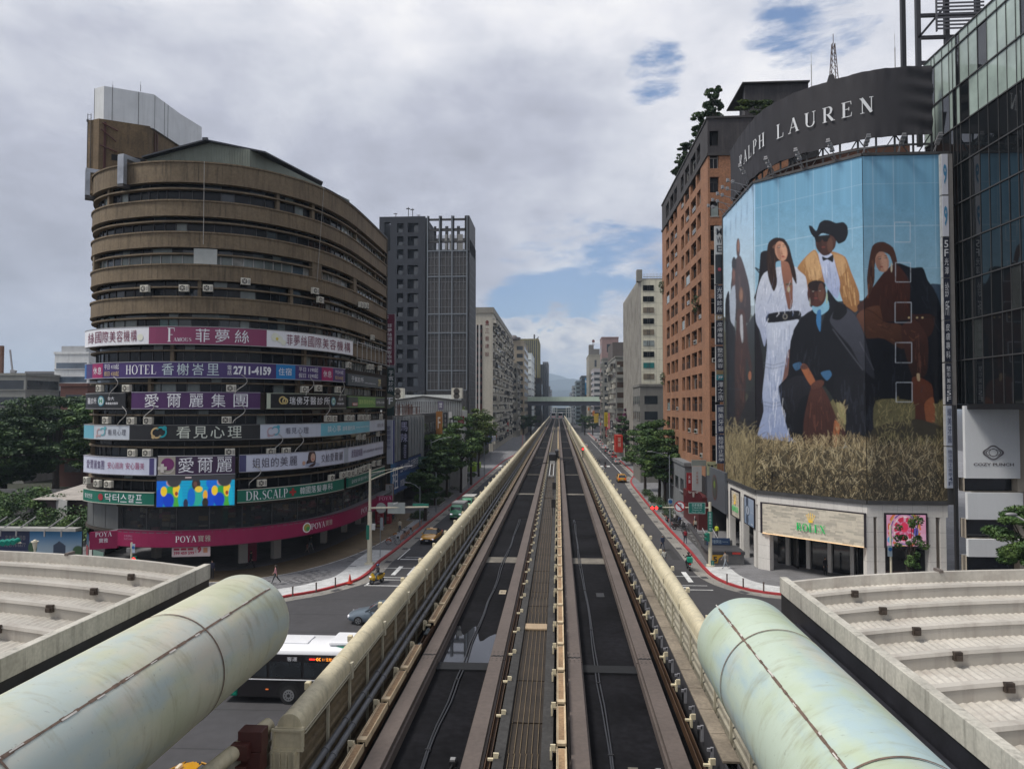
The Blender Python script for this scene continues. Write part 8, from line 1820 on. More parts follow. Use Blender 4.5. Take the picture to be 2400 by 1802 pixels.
for y,z,lab,sd in ((131.5,37,'hanging plant at the far upper corner of the brick block',51),(131,20.5,'bushy plant on the far lower corner of the brick block',52),(99.5,29.5,'potted plant in a window of the brick block',53)):
 t=T('window_plant',lab,'plant',(18.8,y,z)); me=leaf_mesh('leaves',[(0,0,.5,.7,1.1,.8,160),(0,.3,-.4,.5,.6,.7,90)],.16,sd,lf_dark); o=bpy.data.objects.new('leaves',me); COL.objects.link(o); o.parent=t; b=MB(); b.box(-.25,.2,-.4,.4,-.1,.25); b.build('planter',M('planter_brown',(.12,.07,.05),.8),t,local=True)
tree((19.6,212,.14),15.5,3.2,3.2,'purple-flowering tree beside the cream block',lf_pur,61,nl=110,ncl=26,leaf=.35,tr=.2); tree((19.0,204,.14),13,3.4,3.4,'dark tree below the purple-flowering tree',lf_dark,62,nl=110,ncl=26,leaf=.35,tr=.2)
for x,y,sd,lab in ((-15,400,63,'far round tree left of the distant station'),(-19,395,64,'far dark tree at the left end under the elevated road'),(14.5,400,65,'far round tree right of the distant station'),(18.5,392,66,'far dark tree on the right under the elevated road')): tree((x,y,0),11.5,4.6,4,lab,lf_dark,sd,nl=60,ncl=22,leaf=.6,tr=.3)
def hedge(x0,x1,y0,y1,h,lab,sd,m_=None):
 t=T('planting_bed',lab,'planter',((x0+x1)/2,(y0+y1)/2,.14),'planting beds along the pavements'); rd=random.Random(sd); b=MB()
 for a,c,d,e in ((x0,x1,y0,y0+.15),(x0,x1,y1-.15,y1),(x0,x0+.15,y0+.151,y1-.151),(x1-.15,x1,y0+.151,y1-.151)): b.box(a,c,d,e,.14,.32)
 b.build('kerb',M('bed_kerb',(.26,.26,.25),.8),t); b=MB(); b.box(x0+.15,x1-.15,y0+.15,y1-.15,.14,.22); b.build('soil',M('soil',(.05,.035,.025),.9),t)
 cl=[(rd.uniform(x0+.4,x1-.4)-t.location.x,rd.uniform(y0+.4,y1-.4)-t.location.y,rd.uniform(.2,h*.6),.55,.6,h*.45,90) for _ in range(int((x1-x0)*(y1-y0)*1.1)+3)]; me=leaf_mesh('shrubs',cl,.10,sd,m_ or lf_dark); o=bpy.data.objects.new('shrubs',me); COL.objects.link(o); o.parent=t; KIDS.setdefault(t.name,[]).append(o)
for k,(y,px) in enumerate(((98,997),(112,1037),(122,1060),(134,1083),(146,1103),(158,1117))): hedge(-20.6+.05*k,-18.4+.05*k,y,y+6,.8,'low planting bed, %s along the left kerb'%ordn[k],70+k)
for k,y in enumerate((101,109,117,126)): hedge(14.6,16.4,y,y+5.5,1.9 if k<2 else 1.2,'dense planting bed, %s along the right kerb'%ordn[k],80+k)
b=MB(); b.box(-21.5,-19.6,172,184,.14,1.5); b.build('lime_hedge',leafmat('leaves_lime',(.12,.22,.01),(.22,.36,.02),(.34,.5,.04)),label='bright lime green hedge beyond the left street trees',cat='hedge')
# vehicles
tyre=M('tyre',(.015,.015,.016),.8); rimm=M('rim_silver',(.32,.33,.34),.35,.6,.1,3); cgl=M('car_glass',(.012,.015,.018),.05,0,0,1,spec=.9); lampw=M('headlamp',(.75,.75,.72),.2,0,0,1,emis=(.9,.85,.95),es=.5); lampr=M('taillamp',(.35,.01,.01),.3,0,0,1,emis=(.8,.02,.01),es=.6); blk=M('trim_black',(.02,.02,.022),.5)
plw=M('number_plate',(.5,.5,.5),.5)
def paintm(c): return M('paint_%d_%d_%d'%tuple(int(v*100) for v in c),c,.28,.1,.04,.5,coat=.6)
def wheel(t,x,y,r,w=.2):
 s_=1 if x>0 else -1; b=MB(); b.cyl((x-w/2,y,r),(x+w/2,y,r),r,20); wh=b.build('wheel',tyre,t,local=True,auto=40); b=MB(); xo=x+s_*(w/2+.006); b.disc((xo,y,r),(s_,0,0),r*.66,18)
 b.build('rim',rimm,wh,local=True); b=MB()
 for k in range(5):
  a=R(k*72+10); b.obox((xo+s_*.008,y+.4*r*math.cos(a+.62),r+.4*r*math.sin(a+.62)),(.004,0,0),Vector((0,math.cos(a+.62),math.sin(a+.62)))*r*.17,Vector((0,-math.sin(a+.62),math.cos(a+.62)))*r*.09)
 b.build('rim_gap',blk,wh,local=True)
def loft(b,secs,mi=0,close=True):
 n=len(secs[0]); base=len(b.v); vs=[p for s in secs for p in s]; fs=[]
 for i in range(len(secs)-1):
  for k in range(n-1): fs.append((i*n+k,i*n+k+1,(i+1)*n+k+1,(i+1)*n+k))
 if close: fs.append(tuple(range(n-1,-1,-1))); fs.append(tuple((len(secs)-1)*n+k for k in range(n)))
 b.add(vs,fs,mi)
def car(label,loc,rz,col,kind='sedan',group=None,taxi=False,name='car',low=None):
 t=T(name,label,'taxi' if taxi else 'car',loc,group,rz); pm_=paintm(col);
 L_,W_,H_={'sedan':(4.55,.88,1.46),'wagon':(4.6,.9,1.48),'hatch':(4.0,.85,1.5),'suv':(4.5,.92,1.66),'van':(4.6,.86,1.9)}[kind]
 h=L_/2
 prof={'sedan':[(-h,.42,.62,.72),(-h+.12,.3,.70,.86),(-h+.6,.22,.84,.97),(-h+1.35,.2,.96,1.),(-.2,.2,.98,1.),(h-1.2,.2,1.0,1.),(h-.35,.24,1.02,.95),(h-.06,.36,.96,.86),(h,.5,.85,.78)],
          'van':[(-h,.4,.8,.8),(-h+.1,.28,.95,.92),(-h+.5,.2,1.05,.98),(-h+1.,.2,1.1,1.),(0,.2,1.12,1.),(h-.4,.2,1.12,1.),(h-.05,.3,1.1,.96),(h,.45,1.0,.9)]}
 p=prof.get(kind,prof['sedan'])
 b=MB(); secs=[]
 for y,zb,zs,wf in p:
  w=W_*wf; c=[(w*.9,zb),(w*.99,zb+.12),(w,(zb+zs)/2),(w*.985,zs-.14),(w*.93,zs-.03),(w*.6,zs+.03),(0,zs+.045)]; full=[(x,y,z) for x,z in c]+[(-x,y,z) for x,z in c[-2::-1]]; secs.append(full)
 loft(b,secs); b.build('body',pm_,t,local=True,auto=38)
 if low:
  b=MB(); secs=[]
  for y,zb,zs,wf in p:
   w=W_*wf+.012; zt_=min(zs-.1,zb+.34); c=[(w*.9,zb-.02),(w*1.0,zb+.12),(w*1.01,zt_)]; secs.append([(x,y-(.02 if y<0 else -.02),z) for x,z in c]+[(-x,y-(.02 if y<0 else -.02),z) for x,z in c[::-1]])
  loft(b,secs,close=True); b.build('lower_trim',paintm(low),t,local=True,auto=38)
 g={'sedan':(-h+1.35,-h+2.15,h-1.75,h-.72),'wagon':(-h+1.35,-h+2.15,h-.75,h-.2),'hatch':(-h+1.05,-h+1.8,h-.8,h-.12),'suv':(-h+1.2,-h+1.85,h-.6,h-.12),'van':(-h+.45,-h+1.05,h-.25,h-.08)}[kind]
 zb=.97 if kind!='van' else 1.08; wb=W_*.92; wt=W_*.74 if kind!='van' else W_*.82; zt_=H_-.05
 b=MB(); A=[(-wb,g[0],zb),(wb,g[0],zb),(wb,g[3],zb),(-wb,g[3],zb)]; B_=[(-wt,g[1],zt_),(wt,g[1],zt_),(wt,g[2],zt_),(-wt,g[2],zt_)]
 b.add(A+B_,[(0,1,5,4),(1,2,6,5),(2,3,7,6),(3,0,4,7),(4,5,6,7)]); b.build('windows',cgl,t,local=True)
 b=MB(); secs=[]
 for y,ww,z in ((g[1]-.06,wt*.96,zt_-.02),(g[1]+.25,wt,zt_+.03),((g[1]+g[2])/2,wt*1.01,H_),(g[2]-.25,wt,zt_+.03),(g[2]+.06,wt*.96,zt_-.02)): secs.append([(ww*1.03,y,zt_-.05),(ww*.95,y,z),(ww*.5,y,z+.02),(0,y,z+.025),(-ww*.5,y,z+.02),(-ww*.95,y,z),(-ww*1.03,y,zt_-.05)])
 loft(b,secs); rf=b.build('roof',pm_,t,local=True,auto=40)
 b=MB()
 for s_ in (-1,1):
  for q0,q1 in (((wb,g[0],zb),(wt,g[1],zt_)),((wb,g[3],zb),(wt,g[2],zt_))): b.bar((s_*q0[0],q0[1],q0[2]),(s_*q1[0],q1[1],q1[2]),.07)
  ym=(g[1]+g[2])/2+.1; b.bar((s_*wb*1.0,ym,zb),(s_*wt*1.01,ym,zt_),.06)
 b.build('window_pillars',pm_ if not low else blk,t,local=True)
 for x in (-W_*.9,W_*.9):
  for y in (-h+.85,h-.82): wheel(t,x,y,.32 if kind!='suv' else .36)
 for s_ in (-1,1):
  yf=p[1][0]-.03; b=MB(); b.obox((s_*W_*.62,yf+.02,p[1][2]-.10),(.2,0,0),(0,.07,0),(0,0,.075)); b.build('headlight',lampw,t,local=True,bevel=.02)
  b=MB(); b.obox((s_*W_*.68,h-.03,.84),(.16,0,0),(0,.05,0),(0,0,.09)); b.build('taillight',lampr,t,local=True,bevel=.02)
  b=MB(); b.obox((s_*(W_+.07),g[0]+.35,zb+.03),(.1,0,0),(0,.05,0),(0,0,.06)); b.build('mirror',pm_,t,local=True,bevel=.02)
 b=MB(); b.box(-W_*.45,W_*.45,-h-.012,-h+.1,.5,.64); b.box(-W_*.6,W_*.6,-h-.005,-h+.1,.32,.42); b.build('grille',blk,t,local=True)
 b=MB(); b.box(-.17,.17,-h-.03,-h-.012,.42,.52); b.box(-.17,.17,h+.005,h+.02,.6,.7); b.build('number_plate',plw,t,local=True)
 if taxi:
  b=MB(); b.box(-.18,.18,-.12,.02,H_+.02,H_+.14); b.build('roof_sign',M('taxi_sign',(.55,.5,.4),.5,emis=(.8,.5,.3),es=.2),t,local=True,bevel=.02)
 return t
TY=(.62,.30,.01)
car('yellow taxi with headlights on, waiting at the left kerb beside the bicycle docks',(-14.75,84.3,0),R(-4),TY,'sedan',taxi=True,low=(.02,.02,.04)); car('dark saloon car half hidden by the left parapet, beside the green trucks',(-11.9,89.5,0),R(-2),(.03,.035,.05),'sedan')
car('yellow taxi seen from behind with brake lights, right of the railway',(13.1,152.5,0),R(180),TY,'suv',taxi=True); car('silver-blue estate car crossing the junction behind the bus',(-12.9,52.6,0),R(-90),(.16,.20,.24),'wagon')
p=gz(425,1796,1.5); car('yellow taxi roof just showing at the bottom edge of the view',(p[0],p[1]-.1,0),R(-90),TY,'sedan',taxi=True)
g='cars parked down the right side of the street'
for px,py,c,k,lab in ((1450,1088,(.5,.5,.5),'hatch','white hatchback, nearest of the parked cars'),(1441,1076,(.25,.01,.015),'sedan','dark red parked car'),(1434,1067,(.32,.33,.34),'suv','silver off-roader parked behind the red car'),(1425,1062,(.03,.03,.035),'sedan','black car parked behind the silver off-roader'),(1416,1053,(.55,.55,.55),'sedan','white saloon, fourth parked car'),(1410.5,1045,(.5,.5,.5),'hatch','white car parked under the street sign'),(1406,1039,(.42,.42,.42),'suv','pale car farther up the parked row'),(1401,1034,(.05,.05,.06),'sedan','dark car at the far end of the parked row')):
 q=gz(px,py); car('%s'%lab,(q[0]-.2,q[1]+2.2,0),R(180),c,k,group=g)
g='far traffic on the right carriageway'
for i,(x,y,c,k,lab) in enumerate(((8.2,232,(.5,.5,.5),'van','white van standing crosswise by the far crossing'),(5.2,232,(.3,.02,.015),'van','red van with a white cover in the far traffic'),(10.2,276,(.4,.4,.4),'sedan','silver car beyond the crossing'),(7.2,290,(.5,.5,.5),'suv','white car in the middle of the far traffic'),(4.4,300,(.05,.05,.06),'sedan','black car by the viaduct in the far traffic'),(9.8,318,(.2,.02,.02),'sedan','maroon car in the far traffic'),(6.8,335,(.45,.45,.45),'sedan','pale car far ahead in the traffic'),(4.4,350,(.5,.5,.5),'van','white van far ahead beside the viaduct'))): car(lab,(x,y,0),R(180) if i else R(90),c,k,group=g)
def truck(label,loc,rz):
 t=T('light_truck',label,'truck',loc,'pale green box trucks',rz); gm3=paintm((.10,.36,.20)); W_=.84
 b=MB(); secs=[]
 for y,zb,zt_,wf in ((-2.35,.42,1.05,.92),(-2.3,.32,1.2,.97),(-2.2,.3,1.3,1.),(-1.85,.3,1.85,.97),(-1.7,.3,1.93,.95),(-.75,.3,1.93,.95)):
  w=W_*wf; secs.append([(w,y,zb),(w,y,(zb+zt_)/2),(w*.97,y,zt_-.12),(w*.85,y,zt_),(0,y,zt_+.03),(-w*.85,y,zt_),(-w*.97,y,zt_-.12),(-w,y,(zb+zt_)/2),(-w,y,zb)])
 loft(b,secs); b.build('cab',gm3,t,local=True,auto=40)
 b=MB(); b.add([(-.72,-2.26,1.18),(.72,-2.26,1.18),(.66,-1.95,1.78),(-.66,-1.95,1.78)],[(0,1,2,3)]); b.build('windscreen',cgl,t,local=True)
 b=MB()
 for s_ in (-1,1): b.quad((s_*.865,-1.85,1.15),(s_*.865,-.95,1.15),(s_*.825,-.95,1.72),(s_*.825,-1.7,1.72))
 b.build('side_window',cgl,t,local=True)
 b=MB(); b.box(-.9,.9,-.7,2.3,.55,2.12); b.build('cargo_box',M('cargo_grey',(.36,.36,.34),.55,0,.1,1),t,local=True,bevel=.03); b=MB(); b.box(-.92,.92,-.72,2.32,2.121,2.17); b.build('cargo_roof',M('cargo_roof',(.45,.44,.42),.55,0,.15,1),t,local=True)
 b=MB(); b.box(-.4,.4,-.7,2.3,.4,.55); b.box(-.55,.55,-2.37,-2.3,.62,.72); b.box(-.82,.82,-2.38,-2.3,.3,.38); b.build('chassis',blk,t,local=True)
 for s_ in (-1,1): b=MB(); b.obox((s_*.62,-2.34,.86),(.17,0,0),(0,.04,0),(0,0,.09)); b.build('headlight',lampw,t,local=True,bevel=.02)
 for s_ in (-1,1): b=MB(); b.obox((s_*.98,-1.95,1.35),(.06,0,0),(0,.05,0),(0,0,.14)); b.build('mirror',blk,t,local=True)
 b=MB(); b.box(-.17,.17,-2.39,-2.375,.42,.52); b.build('number_plate',plw,t,local=True)
 for x in (-.76,.76):
  for y in (-1.55,1.5): wheel(t,x,y,.3)
 return t
truck('nearer pale green box truck with headlights on at the left kerb',(-14.0,102.0,0),R(-3)); truck('second pale green box truck parked behind the first',(-13.5,109.6,0),R(-3))
bt=T('city_bus','black and green city bus with a white roof waiting at the junction','bus',(-12.4,39.1,0)); b=MB(); bk_=M('bus_black',(.010,.009,.011),.3,0,.1,1,coat=.4); bw=M('bus_white',(.74,.75,.77),.35,0,.06,1); bg_=M('bus_green',(.0,.22,.14),.35,0,.05,1)
def bbox(b,x0,x1,z0,z1,y0=37.9,y1=40.35,mi=0): b.box(x0,x1,y0,y1,z0,z1,mi)
bbox(b,-17.0,-6.8,.32,2.62); b.build('body',bk_,bt,bevel=.06); b=MB(); b.box(-17.9,-17.01,37.9,40.35,.35,2.4); b.build('rear_green',bg_,bt,bevel=.1); b=MB(); secs=[]
for x in (-17.95,-17.6,-7.2,-6.8): i_=.15 if x in (-17.95,-6.8) else 0; secs.append([(x,37.88+i_,2.62),(x,37.9+i_,2.78),(x,38.15+i_,2.95-i_*.4),(x,39.1,3.0-i_*.4),(x,40.1-i_,2.95-i_*.4),(x,40.35-i_,2.78),(x,40.37-i_,2.62)])
loft(b,secs); b.build('roof',bw,bt,auto=50)
b=MB(); b.box(-12.2,-8.,38.2,40.0,2.97,3.2); b.build('roof_unit',bw,bt,bevel=.12); b=MB(); b.box(-15.8,-13.4,38.5,39.7,2.96,3.06); b.build('roof_hatch',bw,bt,bevel=.04); b=MB(); b.add([(-11.8,38.19,2.99),(-9.3,38.19,2.99),(-9.3,38.19,2.88),(-10.6,37.93,2.84)],[(0,1,2,3)]); b.build('green_flash',bg_,bt)
b=MB()
for x0,x1 in ((-17.,-15.4),(-15.25,-13.55),(-13.4,-11.2)): b.cut(); b.box(x0,x1,37.87,37.898,1.42,2.22)
b.each('side_window',M('bus_glass',(.02,.025,.03),.08,0,.5,1.5,spec=.8),bt)
b=MB(); b.box(-17.2,-6.8,37.86,37.897,1.27,1.31); b.build('white_stripe',bw,bt); b=MB(); b.box(-11.0,-9.,37.86,37.898,.5,2.5); b.build('door',M('door_grey',(.3,.32,.34),.4),bt); b=MB(); b.box(-10.8,-9.,37.84,37.859,.7,2.3); b.build('door_glass',gl_b,bt)
b=MB(); b.box(-13.3,-11.3,37.86,37.897,2.28,2.52); dp=b.build('destination_display',blk,bt); b=MB(); fn=lambda u,v:(u,37.85,v); put_text(b,'<<',fn,-12.75,-12.5,2.3,2.5,bold=.03); put_text(b,'11 往松山車站',fn,-12.4,-11.4,2.31,2.49); b.build('led_letters',M('led_orange',(.9,.25,.02),.5,emis=(1,.3,.03),es=1.5),dp); b=MB(); b.box(-13.1,-12.8,37.84,37.858,2.36,2.43); b.build('led_red',M('led_red',(.9,.02,.02),.5,emis=(1,.03,.02),es=1.5),dp)
b=MB(); put_text(b,'2936',fn,-13.15,-12.2,.88,1.06,bold=.02); put_text(b,'客運',fn,-14.3,-13.75,2.28,2.5); b.build('lettering',SM(WH),bt); b=MB(); b.box(-15.45,-15.3,37.86,37.897,.75,.8); b.build('side_lamp',M('amber',(.6,.15,.03),.4,emis=(.8,.2,.05),es=.3),bt)
for x in (-14.2,-8.4):
 b=MB(); b.add([(x+.68*math.cos(R(a)),37.89,.5+.68*math.sin(R(a))) for a in range(0,181,15)],[tuple(range(13))]); b.build('wheel_arch',M('arch_black',(.006,.006,.007),.8),bt)
 b=MB(); b.cyl((x,37.88,.48),(x,38.2,.48),.48,28); wh=b.build('wheel',tyre,bt,auto=40); b=MB(); b.cyl((x,37.84,.48),(x,37.88,.48),.3,24); b.build('rim',rimm,wh,auto=40); b=MB()
 for k in range(10): a=R(36*k); b.disc((x+.2*math.cos(a),37.835,.48+.2*math.sin(a)),(0,-1,0),.035,8)
 b.disc((x,37.836,.48),(0,-1,0),.09,12); b.build('rim_holes',blk,wh)
# people
def seglab(p,segs):
 best=1e9;lab=None
 for a,b,l in segs:
  ab=b-a; t_=max(0,min(1,(p-a).dot(ab)/(ab.length_squared or 1))); d=(p-a-ab*t_).length
  if d<best: best=d; lab=l
 return lab
SKN=M('skin',(.42,.26,.18),.6,0,.05,3);
def person(label,loc,rz,shirt,pants,hair=(.02,.015,.012),pose='walk',h=1.68,bag=None,long_hair=False,helmet=None,skirt=False,ph=1.,group=None,hat=None):
 t=T('person',label,'person',loc,group,rz); k=h/1.72; V=Vector
 J={'pel':V((0,0,.93)),'sp':V((0,0,1.14)),'ch':V((0,-.01,1.34)),'nk':V((0,0,1.48)),'hb':V((0,-.01,1.54)),'hm':V((0,-.02,1.62)),'ht':V((0,-.01,1.70))}
 rad={'pel':.13,'sp':.12,'ch':.14,'nk':.055,'hb':.07,'hm':.09,'ht':.06}
 E_=[('pel','sp'),('sp','ch'),('ch','nk'),('nk','hb'),('hb','hm'),('hm','ht')]; lab={}
 sw={'walk':.42,'stand':.03,'ride':0}[pose]*ph
 for s_,n in ((-1,'l'),(1,'r')):
  f=s_*sw
  if pose=='ride':
   hip=V((s_*.1,.0,.90)); kn=V((s_*.17,-.38,.82)); an=V((s_*.15,-.34,.40)); toe=V((s_*.15,-.48,.36)); sh=V((s_*.18,-.02,1.40)); el=V((s_*.24,-.24,1.22)); wr=V((s_*.26,-.46,1.12)); hd=V((s_*.26,-.55,1.10))
  else:
   hip=V((s_*.09,0,.89)); a=f; kn=hip+V((s_*.01,-math.sin(a)*.42,-math.cos(a)*.42)); a2=a*.9-(.35 if (f<0 and sw>.1) else .0)*1.; an=kn+V((0,-math.sin(a2)*.41,-math.cos(a2)*.41)); toe=an+V((s_*.02,-.14,-.035 if f>=0 else -.06))
   sh=V((s_*.175,0,1.40)); b_=-f*.9; el=sh+V((s_*.05,-math.sin(b_)*.27,-math.cos(b_)*.27)); b2=b_+.25; wr=el+V((s_*.01,-math.sin(b2)*.24,-math.cos(b2)*.24)); hd=wr+(wr-el).normalized()*.08
  d=(hd-wr).normalized(); side=V((0,-1,0)) if abs(d.z)>.5 else V((-s_,0,0))
  for nm,p,r in (('hip',hip,.095),('kn',kn,.062),('an',an,.042),('toe',toe,.04),('sh',sh,.062),('el',el,.045),('wr',wr,.03),('hd',hd,.034)): J[n+nm]=p; rad[n+nm]=r
  E_+=[('pel',n+'hip'),(n+'hip',n+'kn'),(n+'kn',n+'an'),(n+'an',n+'toe'),('ch',n+'sh'),(n+'sh',n+'el'),(n+'el',n+'wr'),(n+'wr',n+'hd')]
  for i,(o_,l_) in enumerate(((-.03,.07),(-.01,.08),(.01,.075),(.03,.06))):
   a_=n+'f%d'%i; J[a_]=hd+side*o_+d*l_*.55+V((0,-.005,0)); rad[a_]=.009; c_=n+'g%d'%i; J[c_]=hd+side*o_*1.15+d*l_+V((-s_*.012,0,0)); rad[c_]=.008; E_+=[(n+'hd',a_),(a_,c_)]
  J[n+'th']=wr+d*.05+side*.05; rad[n+'th']=.01; E_.append((n+'wr',n+'th'))
 ks=list(J); ix={q:i for i,q in enumerate(ks)}; me=bpy.data.meshes.new('sk'); me.from_pydata([tuple(J[q]*k) for q in ks],[(ix[a],ix[b]) for a,b in E_],[]); o=bpy.data.objects.new('sk',me); COL.objects.link(o); o.modifiers.new('s','SKIN');
 for q in ks: sv=me.skin_vertices[0].data[ix[q]]; r=rad[q]*k*1.0; sv.radius=(r*(1.25 if q in('ch','pel','sp') else 1),r*(.78 if q in('ch','pel','sp') else 1)); sv.use_root=(q=='pel')
 o.modifiers.new('u','SUBSURF').levels=1; dg=bpy.context.evaluated_depsgraph_get(); em=bpy.data.meshes.new_from_object(o.evaluated_get(dg)); COL.objects.unlink(o); bpy.data.objects.remove(o)
 em.materials.clear()
 for m_ in (SKN,M('cloth_%d_%d_%d'%tuple(int(v*100) for v in shirt),shirt,.85,0,.15,4),M('cloth_%d_%d_%d'%tuple(int(v*100) for v in pants),pants,.85,0,.15,4),M('shoe_dark',(.05,.05,.055),.6)): em.materials.append(m_)
 segs=[]
 for a,b_ in E_:
  l=0 if (a in('nk','hb','hm') or 'f' in a or 'g' in b_ or b_.endswith(('hd','th'))or a.endswith('hd')) else 3 if b_.endswith('toe') else 2 if (b_.endswith(('hip','kn','an'))) else 1
  segs.append((J[a]*k,J[b_]*k,l))
 for p_ in em.polygons: c=p_.center; p_.material_index=seglab(c,segs) if c.z<1.44*k or True else 0; p_.use_smooth=True
 bo=bpy.data.objects.new('body',em); COL.objects.link(bo); bo.parent=t
 b=MB(); c=J['hm']*k; hm_=M('hair_%d'%int(hair[0]*1000),hair,.7)
 if helmet: b.ball((c.x,c.y+.01,c.z+.035),(.135,.15,.13),14,8); b.build('helmet',paintm(helmet),t,local=True,smooth=True); b=MB(); b.obox((c.x,c.y-.12,c.z+.0),(.09,0,0),(0,.02,0),(0,0,.05)); b.build('visor',cgl,t,local=True)
 else:
  b.ball((c.x,c.y+.025,c.z+.03),(.1,.105,.1),12,7)
  if long_hair: b.ball((c.x,c.y+.07,c.z-.12),(.1,.055,.2),10,6)
  b.build('hair',hm_,t,local=True,smooth=True)
 b=MB(); b.ball((c.x,c.y-.098,c.z-.01),(.014,.02,.022),6,4); b.build('nose',SKN,t,local=True); b=MB()
 for s_ in (-1,1): b.cut(); b.ball((c.x+s_*.034,c.y-.085,c.z+.012),(.014,.01,.008),6,4)
 b.each('eye',M('eye_dark',(.02,.015,.015),.4),t,local=True); b=MB(); b.box(c.x-.025,c.x+.025,c.y-.095,c.y-.08,c.z-.052,c.z-.043); b.build('mouth',M('lip',(.3,.1,.09),.6),t,local=True)
 if hat: b=MB(); b.ball((c.x,c.y,c.z+.06),(.12,.13,.07),12,6); b.build('cap',paintm(hat),t,local=True,smooth=True)
 if bag:
  b=MB(); b.box(-.15*k,.15*k,.10,.27,1.0*k,1.4*k); b.build('backpack',M('bag_%d_%d'%(int(bag[0]*100),int(bag[1]*100)),bag,.8,0,.15,4),t,local=True,bevel=.04)
 if skirt: b=MB(); b.cyl((0,0,.62*k),(0,0,1.02*k),.2,14,r2=.13); b.build('skirt',M('cloth_%d_%d_%d'%tuple(int(v*100) for v in pants)),t,local=True)
 return t
def PG(px,py,z=.14): q=gz(px,py,z); return (q[0],q[1],z)
DK=(.02,.02,.025); JN=(.05,.07,.11)
person('person in a pink top and dark trousers walking left across the corner pavement',PG(646,1369),R(-80),(.42,.20,.22),(.04,.045,.05),long_hair=True)
person('person in dark clothes standing under the magenta fascia looking at a phone',PG(497,1355),R(5),(.03,.03,.06),DK,pose='stand'); person('person in black walking by the shop windows beside the red panel',PG(588,1332),R(80),DK,DK); person('person in black walking with a child under the fascia',PG(728,1292),R(70),DK,(.2,.2,.22)); person('small child in patterned clothes beside the person in black',PG(720,1297),R(70),(.25,.12,.12),(.2,.15,.15),h=1.1)
person('person in a cream jacket standing by the white rental bicycles',PG(937,1249),R(40),(.42,.38,.30),(.05,.06,.09),pose='stand',bag=(.4,.38,.33))
person('person in a navy jacket walking on the road right of the viaduct',PG(1553,1290,0),R(10),(.03,.045,.09),(.04,.05,.08),hair=(.2,.2,.2),bag=(.02,.03,.06)); person('person in a white shirt with a backpack crossing beside the parapet',PG(1557,1327,0),R(-20),(.42,.42,.38),(.12,.12,.13),bag=(.03,.03,.03),long_hair=True)
person('person with a dark red backpack walking up the right pavement',PG(1606,1274),R(180),(.10,.02,.03),(.04,.05,.08),bag=(.25,.01,.02),ph=.6); person('person in a tan jacket with a white bag walking to the subway entrance',PG(1630,1247),R(175),(.36,.22,.13),DK,long_hair=True,bag=(.4,.38,.35),ph=.5); person('person in white with a cap behind the tan jacket',PG(1632,1235),R(175),(.5,.5,.5),(.3,.3,.3),hat=(.5,.5,.5),pose='stand'); person('person in a yellow safety vest standing by the subway stairs',PG(1680,1262),R(150),(.5,.55,.03),DK,pose='stand'); person('person in a grey coat and pale trousers walking before the 5 sign',PG(1700,1333),R(-70),(.20,.19,.18),(.25,.28,.31),bag=(.2,.17,.15))
person('person in dark clothes standing inside the jeweller arcade',(24.6,69.2,.1),R(20),DK,DK,pose='stand')
q=gz(1405,1086); person('far pedestrian on the zebra crossing at the right',(q[0],q[1],0),R(90),(.2,.2,.22),JN)
